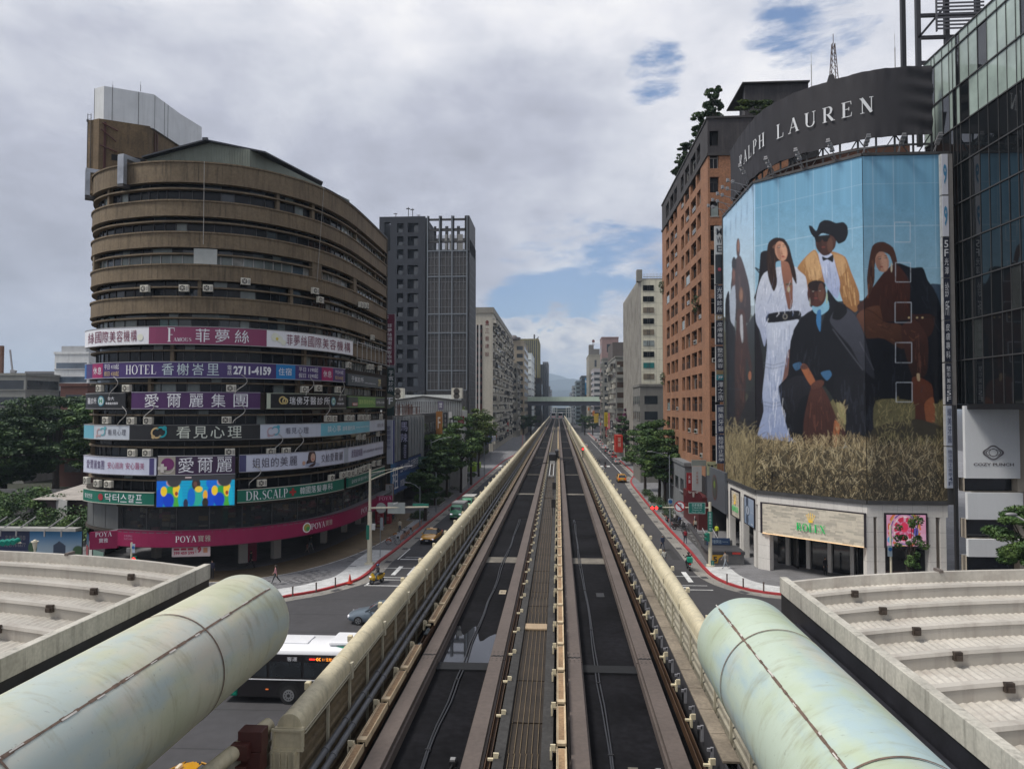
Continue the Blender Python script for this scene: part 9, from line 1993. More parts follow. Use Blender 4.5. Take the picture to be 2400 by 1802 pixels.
def scooter(label,loc,rz,col,rider=None,box=None,group=None,back=(.02,.02,.02)):
 t=T('scooter',label,'scooter',loc,group,rz); pm_=paintm(col)
 for y,r in ((-.62,.24),(.58,.24)):
  b=MB(); b.cyl((-.06,y,r),(.06,y,r),r,18); wh=b.build('wheel',tyre,t,local=True,auto=40); b=MB(); b.cyl((-.065,y,r),(.065,y,r),r*.5,12); b.build('rim',rimm,wh,local=True)
 b=MB(); loft(b,[[(.03,-.86,.55),(.12,-.84,.62),(0,-.86,.72),(-.12,-.84,.62),(-.03,-.86,.55)],[(.1,-.7,.4),(.24,-.62,.62),(0,-.7,.98),(-.24,-.62,.62),(-.1,-.7,.4)],[(.12,-.5,.35),(.25,-.42,.62),(0,-.5,1.04),(-.25,-.42,.62),(-.12,-.5,.35)],[(.1,-.4,.3),(.2,-.34,.5),(0,-.38,.95),(-.2,-.34,.5),(-.1,-.4,.3)]]); b.build('front_shield',pm_,t,local=True,auto=40)
 b=MB(); b.box(-.17,.17,-.42,.1,.26,.36); b.build('footboard',blk,t,local=True,bevel=.02); b=MB(); loft(b,[[(.14,.05,.34),(.18,.05,.62),(-.18,.05,.62),(-.14,.05,.34)],[(.18,.35,.36),(.22,.35,.7),(-.22,.35,.7),(-.18,.35,.36)],[(.1,.85,.55),(.13,.85,.78),(-.13,.85,.78),(-.1,.85,.55)]]); b.build('tail_body',pm_,t,local=True,auto=40)
 b=MB(); b.box(-.15,.15,-.02,.68,.76,.86); b.build('seat',blk,t,local=True,bevel=.04); b=MB(); b.tube([(-.34,-.42,1.06),(0,-.52,1.02),(.34,-.42,1.06)],.022,6); b.tube([(0,-.62,.3),(0,-.5,1.0)],.035,6); b.build('handlebar',blk,t,local=True)
 b=MB(); b.obox((0,-.80,.74),(.1,0,0),(0,.04,0),(0,0,.05)); b.build('headlight',lampw,t,local=True); b=MB(); b.obox((0,.88,.7),(.08,0,0),(0,.02,0),(0,0,.03)); b.build('taillight',lampr,t,local=True); b=MB(); b.box(-.1,.1,.86,.88,.48,.58); b.build('number_plate',plw,t,local=True)
 for s_ in (-1,1): b=MB(); b.bar((s_*.25,-.42,1.06),(s_*.36,-.45,1.24),.02); b.obox((s_*.38,-.45,1.27),(.06,0,0),(0,.01,0),(0,0,.04)); b.build('mirror',blk,t,local=True)
 if box: b=MB(); b.box(-.24,.24,.52,.98,.88,1.32); b.build('delivery_box',M('box_green',box,.6,0,.1,3),t,local=True,bevel=.03)
 if rider:
  lab_,shirt,pants,hl=rider; person(lab_,(loc[0]-math.sin(rz)*.12*1,loc[1]+math.cos(rz)*.12,loc[2]-.02),rz,shirt,pants,pose='ride',helmet=hl)
 return t
scooter('yellow scooter stopped at the crossing on the left carriageway',(gz(880,1370)[0],gz(880,1370)[1]+.5,0),R(-32),(.60,.36,.01),('rider in black with a dark helmet sitting on the yellow scooter',DK,(.10,.14,.18),(.03,.05,.12)))
scooter('black scooter with a green delivery box riding up the right side',(12.5,71.3,0),R(180),(.02,.02,.02),('rider in black with a dark helmet on the delivery scooter',DK,DK,(.02,.02,.02)),box=(.0,.26,.16))
scooter('green scooter ahead of the right-hand taxi',(9.6,158,0),R(180),(.03,.2,.12),('rider in a green jacket with a white helmet on the green scooter',(.03,.25,.15),DK,(.5,.5,.5))); scooter('dark scooter near the zebra crossing far up the right side',(11.9,186,0),R(180),DK,('rider in dark clothes near the far zebra crossing',DK,DK,DK)); scooter('red motorcycle with a rider behind the far red van',(6.3,225,0),R(180),(.3,.02,.02),('rider with a white helmet behind the far red van',DK,DK,(.5,.5,.5)))
g='scooters parked on the right pavement'
for i,(x,y,c) in enumerate(((15.2,93,DK),(15.3,94.4,(.25,.25,.26)),(15.2,95.8,DK),(15.4,97.2,(.03,.06,.15)),(15.3,98.6,DK),(15.3,100,(.3,.3,.3)))): scooter('parked scooter, %s of the row right of the red kerb'%ordn[i],(x,y,.14),R(75+5*i),c,group=g)
def bicycle(label,loc,rz,fr_c,fender,group=None):
 t=T('bicycle',label,'bicycle',loc,group,rz); fm=paintm(fr_c)
 for y in (-.52,.5):
  b=MB(); n=24; pts=[(0,y+.32*math.cos(R(a)),.33+.32*math.sin(R(a))) for a in range(0,361,15)]; b.tube(pts,.02,5,caps=False); wh=b.build('wheel',tyre,t,local=True); b=MB()
  for a in range(0,180,30): b.bar((0,y+.31*math.cos(R(a)),.33+.31*math.sin(R(a))),(0,y-.31*math.cos(R(a)),.33-.31*math.sin(R(a))),.006)
  b.build('spokes',rimm,wh,local=True)
 b=MB(); b.tube([(0,.5,.33),(0,.08,.3),(0,-.38,.72),(0,-.52,.33)],.025,6); b.tube([(0,.08,.3),(0,.16,.85)],.022,6); b.tube([(0,.5,.33),(0,.14,.7)],.015,6); b.tube([(0,-.36,.65),(0,-.3,1.0)],.02,6); b.build('frame',fm,t,local=True)
 b=MB(); b.tube([(-.28,-.2,1.02),(0,-.31,1.0),(.28,-.2,1.02)],.015,6); b.build('handlebar',blk,t,local=True); b=MB(); b.box(-.09,.09,.02,.3,.86,.92); b.build('saddle',blk,t,local=True,bevel=.02)
 if fender: b=MB(); loft(b,[[(-.06,.5+.37*math.cos(R(a)),.33+.37*math.sin(R(a))),(.06,.5+.37*math.cos(R(a)),.33+.37*math.sin(R(a))),(.06,.5+.2*math.cos(R(a)),.33+.2*math.sin(R(a))),(-.06,.5+.2*math.cos(R(a)),.33+.2*math.sin(R(a)))] for a in range(20,171,25)]); b.build('rear_guard',paintm(fender),t,local=True)
 b=MB(); b.box(-.14,.14,-.68,-.42,.72,.92); b.build('basket',blk,t,local=True)
 return t
OR=(.55,.12,.02); g='rental bicycles on the left pavement'
bicycle('orange rental bicycle nearest the camera beside the docks',PG(921,1276),R(95),(.4,.4,.4),OR,g); bicycle('second orange rental bicycle beside the docks',PG(937,1262),R(100),(.4,.4,.4),(.6,.25,.02),g); bicycle('white rental bicycle standing in the dock row',PG(952,1254),R(95),(.45,.45,.45),(.5,.5,.5),g)
tb=bicycle('bicycle ridden by the person in red on the left pavement',(-22.3,97.5,.14),R(-15),DK,None); person('person in a red jacket cycling on the left pavement',(-22.33,97.6,.10),R(-15),(.40,.015,.03),JN,pose='ride',hat=(.4,.02,.03))
b=MB()
for k in range(24):
 a=Vector(PG(938,1266)).lerp(Vector(PG(986,1229)),k/23)
 if k in (10,11): continue
 b.cut(); b.obox(a+Vector((-.25,0,.35)),(.28,0,0),(0,.02,0),(0,0,.3));
dk=T('bicycle_docks','row of white slanted bicycle docks with orange edges on the left pavement','bicycle dock',PG(962,1248)); b.each('dock',M('dock_white',(.42,.45,.48),.5),dk); b=MB()
for k in range(24):
 a=Vector(PG(938,1266)).lerp(Vector(PG(986,1229)),k/23)
 if k in (10,11): continue
 b.cut(); b.obox(a+Vector((.06,0,.3)),(.03,0,0),(0,.022,0),(0,0,.28))
b.each('orange_edge',M('dock_orange',(.5,.16,.03),.5),dk)
g='bicycles on the right pavement'
for i in range(5): bicycle('parked bicycle, %s from the right signal mast'%ordn[i],(15.6+.1*i,87.5+1.1*i,.14),R(80+7*i),(.15,.15,.18) if i%2 else (.03,.03,.05),None,g)
# street furniture
polem=M('pole_cream',(.58,.54,.42),.55,0,.12,1,streak=.2,stain=(.3,.28,.22)); poleg=M('pole_grey',(.22,.25,.27),.5,.2,.1,1); sgreen=M('signal_green',(.0,.14,.09),.5,0,.1,1); redl=M('signal_red_on',(.9,.02,.02),.4,emis=(1,.02,.02),es=4)
def signalhead(t,c,n,ax,face,lit=None,mat=sgreen):
 ax=Vector(ax); face=Vector(face); b=MB(); c=Vector(c); up_=ax.cross(face); b.obox(c,ax*(.2*n),face*.13,up_*.2); b.build('signal_housing',mat,t,bevel=.02)
 for k in range(n):
  q=c+ax*(.4*(k-(n-1)/2)); b=MB(); b.cyl(tuple(q+face*.13),tuple(q+face*.34),.17,14);
  b.build('visor',mat,t); b=MB(); b.disc(q+face*.345 if lit==k else q+face*.35,face,.15,14); b.build('lens',redl if lit==k or (isinstance(lit,tuple) and k in lit) else blk,t)
mx_,my_=gz(866,1325)[:2]; t=T('signal_mast','cream signal mast with a lamp arm and a horizontal sign arm on the left pavement','signal mast',(mx_,my_,.14)); b=MB(); b.tube([(mx_,my_,.14),(mx_,my_,5.2),(mx_,my_,5.4),(mx_,my_,9.5)],.16,12,rs=[.26,.22,.15,.11]); b.box(mx_-.4,mx_+.4,my_-.4,my_+.4,.14,.3); b.build('pole',polem,t,auto=40)
b=MB(); b.tube([(mx_,my_,5.65),(mx_+5.8,my_+.4,5.75)],.09,8); b.tube([(mx_,my_,8.4),(mx_+1.2,my_,8.95),(mx_+3.4,my_+.5,9.7)],.045,7); b.tube([(mx_,my_,9.1),(mx_+3.3,my_+.5,9.7)],.03,6); b.build('arm',polem,t)
b=MB(); b.obox((mx_+3.7,my_+.5,9.75),(.45,.05,.05),(0,.12,0),(0,0,.06)); b.build('lamp_head',lm,t,bevel=.03); signalhead(t,(mx_+5.0,my_+.5,5.85),4,(1,0,0),(0,1,0))
b=MB(); b.disc((mx_+1.1,my_+.1,5.65),(0,-1,0),.52,24); b.disc((mx_+1.1,my_+.13,5.65),(0,1,0),.52,24); b.build('round_sign_back',M('sign_back',(.20,.21,.21),.5,.3,.1,1),t); b=MB(); b.box(mx_+1.75,mx_+3.5,my_+.12,my_+.16,5.1,6.2); b.build('square_sign_back',M('sign_back2',(.30,.33,.32),.5,.3,.1,1),t)
b=MB();
for k in range(16): z=1.6+k*.25; b.tube([(mx_,my_,z),(mx_,my_,z+.03)],.2,10)
b.build('strap',blk,t); b=MB(); b.box(mx_-.28,mx_+.02,my_-.3,my_-.15,2.6,4.0); b.build('green_box',sgreen,t,bevel=.02); b=MB(); b.box(mx_+.2,mx_+.55,my_-.1,my_+.15,3.5,4.1); b.build('white_box',M('box_white',(.45,.46,.45),.5),t,bevel=.02); b=MB(); b.obox((mx_+2.6,my_-.1,6.15),(.2,.05,.05),(0,.07,0),(0,0,.07)); b.build('camera',M('camera_white',(.5,.5,.5),.4),t)
px_,py_=gz(891,1308)[:2]; t=T('sign_post','thin post with a small edge-on sign beside the left signal mast','post',(px_,py_,.14)); b=MB(); b.tube([(px_,py_,.14),(px_,py_,4.2)],.035,6); b.box(px_-.02,px_+.3,py_-.01,py_+.01,2.9,4.2); b.build('post',poleg,t)
mx_,my_=gz(1665,1330)[:2]; t=T('signal_mast','cream signal mast with street name signs at the subway entrance','signal mast',(mx_,my_,.14)); zA=EYE-(1185-952)*my_/1700; zT=EYE-(1172-952)*my_/1700
b=MB(); b.tube([(mx_,my_,.14),(mx_,my_,zA),(mx_,my_,zT)],.13,12,rs=[.2,.14,.13]); b.tube([(mx_,my_,.14),(mx_,my_,.3)],.42,14); b.build('pole',polem,t,auto=40)
def XM(px): return at(px,1185,my_)[0]
b=MB(); b.tube([(mx_,my_,zA),(XM(1528),my_,zA)],.06,8); b.build('arm',polem,t)
signalhead(t,((XM(1527)+XM(1547))/2,my_-.1,zA),3,(1,0,0),(0,-1,0),lit=(0,1));
c=(XM(1592),my_-.25,zA+.15)
b=MB(); b.disc(c,(0,-1,0),.52,28); b.build('no_turn_sign',SM(WH),t); b=MB()
for i in range(28): a,a2=R(360*i/28),R(360*(i+1)/28); b.quad(*[(c[0]+r*math.cos(q),c[1]-.01,c[2]+r*math.sin(q)) for r,q in ((.52,a),(.52,a2),(.42,a2),(.42,a))])
b.quad((c[0]-.36,c[1]-.014,c[2]+.27),(c[0]-.27,c[1]-.014,c[2]+.36),(c[0]+.36,c[1]-.014,c[2]-.27),(c[0]+.27,c[1]-.014,c[2]-.36)); b.build('red_ring',SM((.4,.01,.02)),t)
b=MB(); b.box(c[0]+.08,c[0]+.16,c[1]-.013,c[1]-.005,c[2]-.3,c[2]+.15); b.box(c[0]-.12,c[0]+.16,c[1]-.0125,c[1]-.0051,c[2]+.151,c[2]+.22); b.add([(c[0]-.12,c[1]-.012,c[2]+.3),(c[0]-.12,c[1]-.012,c[2]+.06),(c[0]-.26,c[1]-.012,c[2]+.185)],[(0,1,2)]); b.build('arrow',SM((.02,.02,.02)),t)
sg=SM((.0,.13,.10)); x0,x1=XM(1613),XM(1652); b=MB(); b.box(x0,x1,my_-.2,my_-.14,zA-.55,zA+.52); b.build('street_sign',sg,t); b=MB(); fn=lambda u,v:(u,my_-.215,v); put_text(b,'忠孝東路',fn,x0+.3,x1-.3,zA+.15,zA+.42); put_text(b,'三段|四段',fn,x0+.3,x1-.3,zA-.08,zA+.1); put_text(b,'Zhongxiao E. Rd.',fn,x0+.35,x1-.35,zA-.27,zA-.13); put_text(b,'Sec.3 | Sec.4',fn,x0+.3,x1-.3,zA-.45,zA-.33);
for a,c_,d,e in ((x0,x1,zA+.49,zA+.52),(x0,x1,zA-.55,zA-.52),(x0,x0+.03,zA-.519,zA+.489),(x1-.03,x1,zA-.519,zA+.489)): b.box(a,c_,my_-.21,my_-.2,d,e)
b.build('sign_lettering',SM((.45,.6,.58)),t)
for (pa,pb,ya,yb_,tx) in ((1657,1668,1193,1238,'復興南路一段'),(1664,1671,1304,1330,'忠孝東路')):
 za,zb_=EYE-(ya-952)*my_/1700,EYE-(yb_-952)*my_/1700; b=MB(); b.box(XM(pa),XM(pb),my_-.28,my_-.24,zb_,za); b.build('vertical_street_sign',sg,t); b=MB(); put_text(b,tx,lambda u,v:(u,my_-.295,v),XM(pa)+.1,XM(pb)-.1,zb_+.08,za-.08,vert=True); b.build('sign_lettering',SM((.45,.6,.58)),t)
signalhead(t,(mx_-.25,my_-.2,3.0),2,(0,0,1),(-1,0,0))
def lamp(x,y,h,arm,lab,th=.07):
 t=T('street_lamp',lab,'street lamp',(x,y,.14),'grey street lamps'); b=MB(); b.tube([(x,y,.14),(x,y,h*.6),(x,y,h)],th,8,rs=[th*1.3,th,th*.7]); b.tube([(x,y,h-.4),(x+arm*.5,y,h+.15),(x+arm,y,h+.4)],th*.5,6); b.build('pole',poleg,t,auto=40); b=MB(); b.obox((x+arm+math.copysign(.3,arm),y,h+.42),(.35,0,0),(0,.11,0),(0,0,.05)); b.build('lamp_head',lm,t,bevel=.02)
q=gz(1570,1237); lamp(q[0],q[1],EYE-(1064-952)*q[1]/1700,-2.2,'grey street lamp in front of the big trees on the right')
q=gz(984,1236); lamp(q[0],q[1],EYE-(1140-952)*q[1]/1700,-1.3,'short grey lamp post beside the bicycle docks'); lamp(-19.9,113,10.4,2.6,'street lamp rising out of the left street trees'); lamp(-19.4,150,10,2.4,'grey street lamp beyond the left street trees'); lamp(-19.2,172,10,2.4,'grey street lamp farther along the left pavement'); lamp(-19.,205,10,2.4,'far grey street lamp on the left pavement'); lamp(14.2,196,11,-2.6,'far street lamp behind the parked cars'); lamp(14.2,240,11,-2.6,'farthest street lamp on the right side'); lamp(14.3,262,12,-2.6,'thin pole near the tall yellow sign')
for px,py,h_,lab in ((1099,1145,9,'bare grey pole between the left street trees'),(1135,1128,10,'bare grey pole by the far left kerb'),(1022,1200,6,'sign pole with a blue pedestrian sign behind the trucks'),(1054,1160,7,'slim grey pole beside the third street tree')):
 q=gz(px,py,.14); b=MB(); b.tube([(q[0],q[1],.14),(q[0],q[1],h_)],.07,7); o=b.build('street_pole',poleg,label=lab,cat='pole')
 if 'blue' in lab: b=MB(); b.box(q[0]-.4,q[0]+.3,q[1]-.12,q[1]-.08,2.6,3.7); b.build('blue_sign',SM((.35,.42,.5)),o); b=MB(); b.disc((q[0]-.05,q[1]-.13,3.15),(0,-1,0),.3,16); b.build('blue_disc',SM((.01,.1,.3)),o)
t=T('pedestrian_sign','small square blue pedestrian sign beside the right street lamp','sign',(gz(1578,1232)[0],94,.14)); q=(at(1571,1175,94)); b=MB(); b.tube([(q[0],94,.14),(q[0],94,q[2]+.5)],.04,6); b.build('post',poleg,t); b=MB(); b.box(q[0]-.3,q[0]+.3,93.9,93.94,q[2]-.35,q[2]+.35); b.build('plate',SM((.35,.4,.45)),t); b=MB(); b.disc((q[0],93.88,q[2]),(0,-1,0),.24,16); b.build('disc',SM((.01,.1,.3)),t)
bol=M('bollard',(.10,.07,.06),.6,0,.2,2)
g='bollards along the left corner'
for i,(px,py) in enumerate(((786,1375),(741,1387),(686,1397),(625,1401))):
 q=gz(px,py,.14); b=MB(); b.tube([(q[0],q[1],.14),(q[0],q[1],.9)],.06,10); b.tube([(q[0],q[1],.9),(q[0],q[1],.94)],.07,10); b.build('bollard',bol,label='brown bollard on the left corner pavement, %s from the traffic cone'%ordn[i],cat='bollard',group=g)
g='bollards along the right corner'
for i,(px,py) in enumerate(((1704,1366),(1742,1377),(1790,1386))):
 q=gz(px,py,.14); b=MB(); b.tube([(q[0],q[1],.14),(q[0],q[1],.9)],.06,10); b.tube([(q[0],q[1],.9),(q[0],q[1],.94)],.07,10); b.build('bollard',bol,label='dark bollard on the right corner pavement, %s from the left'%ordn[i],cat='bollard',group=g)
q=gz(820,1366,.15); t=T('traffic_cone','orange-red traffic cone on the white corner paving','traffic cone',q); b=MB(); b.cyl((q[0],q[1],.2),(q[0],q[1],.92),.17,16,r2=.03); b.build('cone',M('cone_red',(.5,.04,.02),.5,0,.1,3),t,auto=60); b=MB(); b.box(q[0]-.25,q[0]+.25,q[1]-.25,q[1]+.25,.145,.2); b.build('base',M('cone_red'),t)
gst=M('granite_grey',(.13,.13,.13),.6,0,.2,2,fine=.3); dkr=M('entrance_roof',(.045,.045,.05),.6,0,.3,1,fine=.2)
t=T('subway_entrance','grey granite subway entrance with a flat dark cover and a yellow sign reading 5','subway entrance',(17.5,76,.14)); xa,xb=at(1660,1300,73)[0],at(1741,1300,73.5)[0]
b=MB(); b.box(xa,xb,73,73.3,.14,1.12); b.box(xb-.3,xb,73.31,76.9,.14,1.12); b.box(xa+.3,xb-.31,76.5,76.8,.14,1.9); b.build('front_wall',gst,t); b=MB(); b.box(xa-.05,xb+.08,72.92,76.4,1.13,1.42); b.build('cover',dkr,t); b=MB()
A=Vector((13.9,93,0)); B_=Vector((xa,73.3,0)); d=B_-A;
b.prism([(16.0,91.5),(16.3,91.5),(xa+.3,73.31),(xa,73.31)],.14,1.1); b.build('side_wall',gst,t); b=MB(); b.prism([(15.95,91.6),(16.38,91.6),(xa+.38,73.31),(xa-.06,73.31)],1.101,1.2); b.build('coping',dkr,t)
b=MB(); b.box(xa+.5,xb-.6,76.3,76.38,1.45,2.15); sb=b.build('station_sign',SM((.02,.05,.12)),t); b=MB(); put_text(b,'忠孝復興站',lambda u,v:(u,76.27,v),xa+.6,xa+2.0,1.6,1.98); put_text(b,'Zhongxiao Fuxing',lambda u,v:(u,76.27,v),xa+2.1,xb-.8,1.7,1.85); b.build('lettering',SM((.35,.45,.55)),sb)
b=MB(); b.add([(xa-.02,72.95,.3),(xa-.02,72.95,1.1),(xa+1.55,72.95,1.1),(xa+1.0,72.95,.75),(xa+.9,72.95,.3)],[(0,4,3,2,1)]); ys_=b.build('exit_sign',SM((.55,.30,.01)),t); b=MB(); put_text(b,'5',lambda u,v:(u,72.92,v),xa+.45,xa+.85,.4,.95,bold=.04); b.build('lettering',SM((.03,.02,.01)),ys_); b=MB(); b.box(xa+2.3,xa+3.1,72.85,72.91,1.18,1.38); b.build('red_plate',SM((.4,.03,.02)),t)
b=MB()
for k in range(6): b.cut(); y=78.5+k*1.6; b.box(xa+.5,xb-.8,y,y+1.5,.14,.3+k*.1)
b.each('step',gst,t); b=MB()
for x in (xa+1.2,xb-1.2): b.cut(); b.tube([(x,77.5,.2),(x,77.5,1.3),(x,82,2.2),(x,82,.2)],.04,6)
b.each('handrail',M('rail_steel',(.5,.5,.5),.3,.6),t)
t=T('maroon_shopfront','maroon restaurant front with a white bull head under the brick block','shop front',(18.5,100,0)); b=MB(); b.box(17.6,19.4,93,104,.14,4.2); b.build('front',SM((.09,.012,.012)),t); b=MB(); x,z=at(1625,1160,92.9)[0],at(1625,1160,92.9)[2]; b.poly([(x+1.15*math.cos(R(a)),92.9,z-.6+1.15*math.sin(R(a))) for a in range(0,181,12)]); b.box(x-1.15,x+1.15,92.91,93.0,z-1.0,z-.6); b.build('arched_canopy',SM((.12,.015,.02)),t); b=MB(); b.poly([(x+dx,92.85,z+.2+dz) for dx,dz in ((-.15,.2),(.15,.2),(.1,-.45),(-.1,-.45))]); b.poly([(x+dx,92.84,z+.2+dz) for dx,dz in ((-.12,.2),(-.5,.22),(-.6,.45),(-.62,.12),(-.4,.02))]); b.poly([(x+dx,92.84,z+.2+dz) for dx,dz in ((.12,.2),(.5,.22),(.6,.45),(.62,.12),(.4,.02))]); b.build('bull_head',SM((.4,.35,.33)),t)
psign(1621,1643,1093,1152,93.,(.36,.36,.36),[('天味廚房',.4,.62,.3,.8)],(.3,.08,.04),'tall white restaurant sign with red characters beside the big trees'); psign(1620,1654,1078,1092,93.2,(.20,.22,.2),'',WH,'small grey-green sign box over the tall white restaurant sign',vert=False)
building('grey shop front with a white frame under the brick block',17.9,19.0,104.5,132,7.2,(.16,.17,.18),-1,wx=4,fh=3.4,seed=91,name='lined_shop_house')
psign(1608,1620,1108,1150,101.,(.25,.015,.02),[('火鍋',.3,.7,.4,.9)],WH,'red vertical restaurant sign half hidden behind the big trees')
t=building('white terraced building with blue window bands at the far left',X(127,150),X(207,150),150,175,Zy(830,150,160),(.66,.68,.68),1,style='ribbon',fh=3.0,frac=.42,wcol=(.10,.13,.17),seed=101,name='white_building'); b=MB(); b.box(X(150,152),X(207,152),151,168,Zy(830,150,160),Zy(812,152,180)); b.build('roof_storey',bgmat((.36,.37,.38)),t)
building('grey office building left of the white terraced building',X(60,170),X(126,170),170,200,Zy(875,170,90),(.22,.22,.23),1,fh=3.,wx=3,seed=102,name='grey_building'); building('low concrete building with planted roof terraces at the far left',X(-60,140),X(60,140),140,150,Zy(880,140,30),(.25,.25,.23),1,style='ribbon',fh=3.4,seed=103,name='terrace_building'); b=MB(); b.box(X(-10,180),X(3,180),180,180.8,0,Zy(810,180,2)); b.build('brown_building',bgmat((.16,.08,.05)),label='brown building edge cut by the left frame',cat='building')
building('dark red low roofs right of the park trees',X(142,135),X(205,135),135,146,Zy(905,135,170),(.12,.05,.04),1,seed=104,name='red_building')
t=T('tower_crane','small grey tower crane on the skyline at the far left','crane',(X(25,200),200,20)); b=MB(); x,z=X(27,200),Zy(875,200,27); b.bar((x,200,z-4),(x,200,z+1),.6); b.bar((x+.3,200,z),(X(22,200),200,Zy(820,200,22)),.35); b.bar((x,200,z+.8),(x+1.2,200,z+.4),.8); b.build('crane',M('crane_grey',(.3,.3,.31),.6),t)
fm=M('fence_grey',(.17,.17,.17),.8,0,.15,.5,streak=.3)
t=T('site_fence','grey panel fence behind the creeper thicket','fence',(-80,95,0)); b=MB(); b.box(-96,-61,95,95.15,0,4.4); b.build('panels',fm,t); b=MB()
for k in range(8): b.cut().box(-95+k*4.6,-94.7+k*4.6,94.85,94.99,0,4.4)
b.each('post',M('fence_post',(.10,.10,.11),.7),t)
b=MB(); A=at(108,1160,88); B_=at(157,1170,84); b.add([(A[0],88,1),(B_[0],84,1),(B_[0],84,at(157,1174,84)[2]),(A[0],88,A[2]),(A[0],88.15,1),(B_[0],84.15,1),(B_[0],84.15,at(157,1174,84)[2]),(A[0],88.15,A[2])],[(0,1,2,3),(4,7,6,5),(3,2,6,7),(0,4,5,1),(0,3,7,4),(1,5,6,2)]); b.build('white_site_panel',M('site_panel',(.34,.34,.33),.7,0,.15,1),label='slanting white site panel between the fence and the round tower',cat='panel')
t=T('site_shed','corrugated shed with a pale roof behind the round tower on the left','shed',(-60,90,0)); b=MB(); b.box(-64,-52.5,86,96,0,4.2); b.build('wall',M('shed_dark',(.07,.05,.05),.8,0,.3,1),t); b=MB(); b.add([(-64.5,85.5,4.25),(-52,85.5,4.25),(-52,96,5.2),(-64.5,96,5.2)],[(0,1,2,3)]); b.build('roof',M('shed_pale',(.34,.31,.28),.7,0,.3,1),t)
t=T('hoarding','long blue advertising hoarding with a tower picture along the left pavement','hoarding',(-62,72,0)); x0,x1=X(-60,72),X(198,72)
def hoa(U,V):
 C=np.zeros(U.shape+(3,)); C[:]=(.012,.02,.07); s_=(U>.53)[...,None]; sky_=np.array((.02,.16,.36))*(ss(V,.2,1))[...,None]+np.array((.30,.40,.48))*(1-ss(V,.2,1))[...,None]; C=np.where(s_,sky_,C); C=mixa(C,ell(U,V,.56,.35,.04,.25)+ell(U,V,.97,.25,.05,.2),(.04,.10,.04))
 C=mixa(C,((abs(U-.80)<.055)&(V<.62-abs(U-.80)*3)&(U>.5)).astype(float),(.03,.05,.09)); C=mixa(C,((abs(U-.80)<.05)&(V<.6-abs(U-.8)*3)&((U*220)%2<.7)).astype(float),(.14,.18,.24)); return C
b=MB(); b.box(x0,x1,72.02,72.2,.14,2.9); b.build('boards',frame_d,t); art_grid('print',lambda u,v:(x0+(x1-x0)*u,72.0,.2+2.65*v),220,40,hoa,t)
b=MB(); fn=lambda u,v:(u,71.96,v); put_text(b,'忠孝瀚海國泰',fn,X(20,72),X(68,72),1.9,2.4); put_text(b,'02-2776-6677',fn,X(18,72),X(68,72),1.2,1.6); b.build('lettering',SM((.2,.2,.22)),t); b=MB(); b.box(x0,x1-.2,71.3,72.3,2.95,3.25); b.build('eaves',M('eaves_pale',(.33,.33,.31),.7,0,.2,1),t); b=MB()
for px in (-10,20,57,122,161): b.cut(); x=X(px,72); b.bar((x,71.3,3.0),(x+1.1,72.6,4.2),.12); b.box(x-.06,x+.06,71.25,71.35,2.4,3.1)
b.each('strut',M('strut_grey',(.28,.28,.28),.6),t)
t=T('traffic_signal','row of green traffic signal hoods seen from behind at the left edge','traffic signal',(X(20,55),55,4)); q=at(24,1272,55); b=MB(); b.tube([(q[0]-4,55,q[2]-.25),(q[0]+.9,55,q[2]+.02)],.06,6); b.build('arm',polem,t)
b=MB()
for k in range(4): b.cut(); x=q[0]-.75+k*.42; b.tube([(x,54.6,q[2]-.05+k*.05),(x,55.2,q[2]+.05+k*.05)],.2,14)
b.each('hood',M('hood_green',(.0,.22,.16),.45),t)
t=T('globe_lamp','cream lamp post with a small hat-shaped top in front of the blue hoarding','street lamp',at(82,1330,60)); q=at(82,1270,60); b=MB(); b.tube([(q[0],60,0),(q[0],60,q[2]-.6)],.08,8); b.cyl((q[0],60,q[2]-.6),(q[0],60,q[2]),.1,12,r2=.22); b.cyl((q[0],60,q[2]),(q[0],60,q[2]+.08),.3,14); b.ball((q[0],60,q[2]+.12),(.16,.16,.1),10,6); b.build('lamp',polem,t,auto=40)
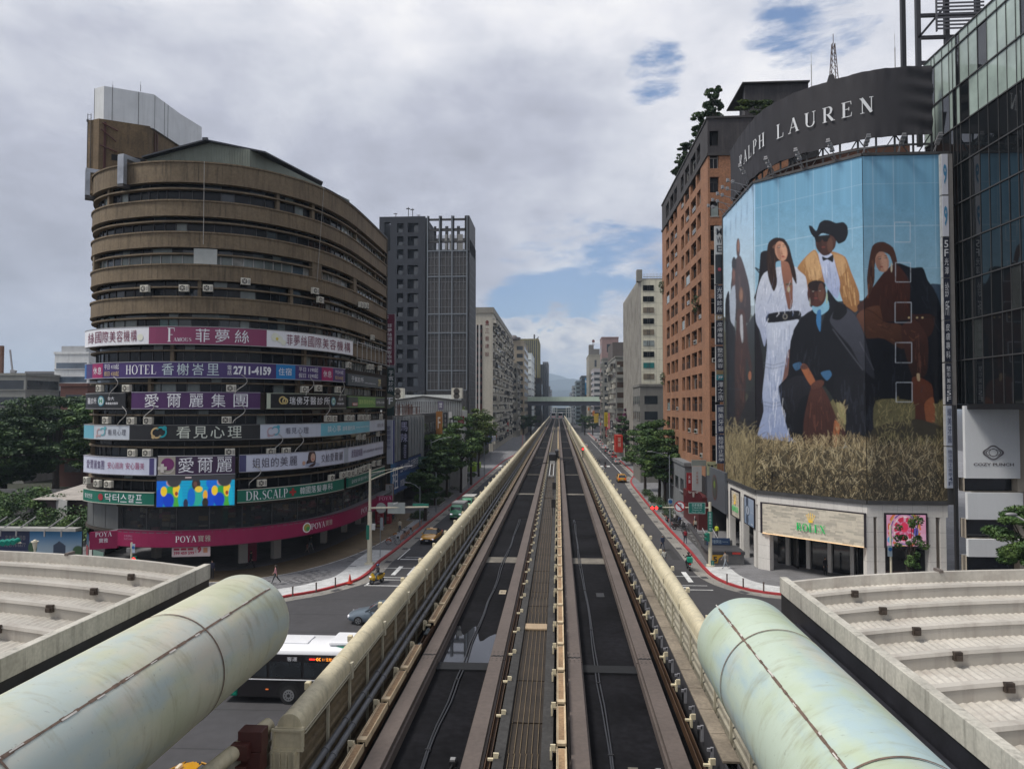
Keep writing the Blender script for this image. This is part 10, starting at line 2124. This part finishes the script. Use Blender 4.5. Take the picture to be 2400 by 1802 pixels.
t=T('signal_pole','cream pole with a red traffic light and blue sign before the dark shop entrance','traffic signal',at(308,1330,60)); q=at(308,1310,60); b=MB(); b.tube([(q[0],60,0),(q[0],60,at(308,1271,60)[2])],.08,8); b.build('pole',polem,t); b=MB(); zq=q[2]; b.box(q[0]+.08,q[0]+.45,59.9,60.1,zq-.9,zq+.25); b.build('signal_housing',sgreen,t); b=MB(); b.disc((q[0]+.26,59.88,zq+.02),(0,-1,0),.15,14); b.build('lens',redl,t); b=MB(); b.box(q[0]+.05,q[0]+.32,59.95,59.98,zq+.55,zq+1.3); b.build('blue_sign',SM((.35,.42,.5)),t); b=MB(); b.disc((q[0]+.18,59.93,zq+1.0),(0,-1,0),.13,12); b.build('blue_disc',SM((.01,.1,.3)),t); b=MB(); b.box(q[0]-.4,q[0]-.08,59.9,60.1,zq+.6,zq+.95); b.build('grey_box',fm,t)
t=T('street_lamp','street lamp head on a white arm before the beige podium at the right','street lamp',(39,52,0)); q=at(2370,1205,52); b=MB(); b.tube([(q[0]+3,52,0),(q[0]+3,52,q[2]-1.2),(q[0]+1.2,52,q[2]-.6),(q[0]+.3,52,q[2]-.1)],.06,7); b.build('arm',M('arm_white',(.5,.5,.48),.5),t); b=MB(); b.ball((q[0],52,q[2]),(.42,.16,.13),12,6); b.build('lamp_head',lm,t,smooth=True)
q=at(2088,1300,62); t=T('sign_pole','cream pole with a blue cycle sign before the corner building','pole',(q[0],62,0)); b=MB(); b.tube([(q[0],62,0),(q[0],62,at(2088,1231,62)[2])],.09,8); b.build('pole',polem,t); b=MB(); b.box(q[0]-.3,q[0]+.05,61.85,61.89,q[2]-.1,q[2]+.8); b.build('blue_sign',SM((.3,.38,.45)),t); b=MB(); b.disc((q[0]-.12,61.83,q[2]+.5),(0,-1,0),.16,14); b.build('blue_disc',SM((.01,.1,.3)),t)
# air between the camera and the far hills
hb=MB(); hb.box(-6500,6500,-420,9400,-2,560); hm=bpy.data.materials.new('air'); hm.use_nodes=True; ht_=hm.node_tree; ht_.nodes.clear(); pv=ht_.nodes.new('ShaderNodeVolumePrincipled'); mo=ht_.nodes.new('ShaderNodeOutputMaterial'); ht_.links.new(pv.outputs[0],mo.inputs['Volume'])
pv.inputs['Color'].default_value=(.66,.82,1,1); pv.inputs['Density'].default_value=.00015; pv.inputs['Anisotropy'].default_value=0.
hb.build('haze',hm,kind='stuff')
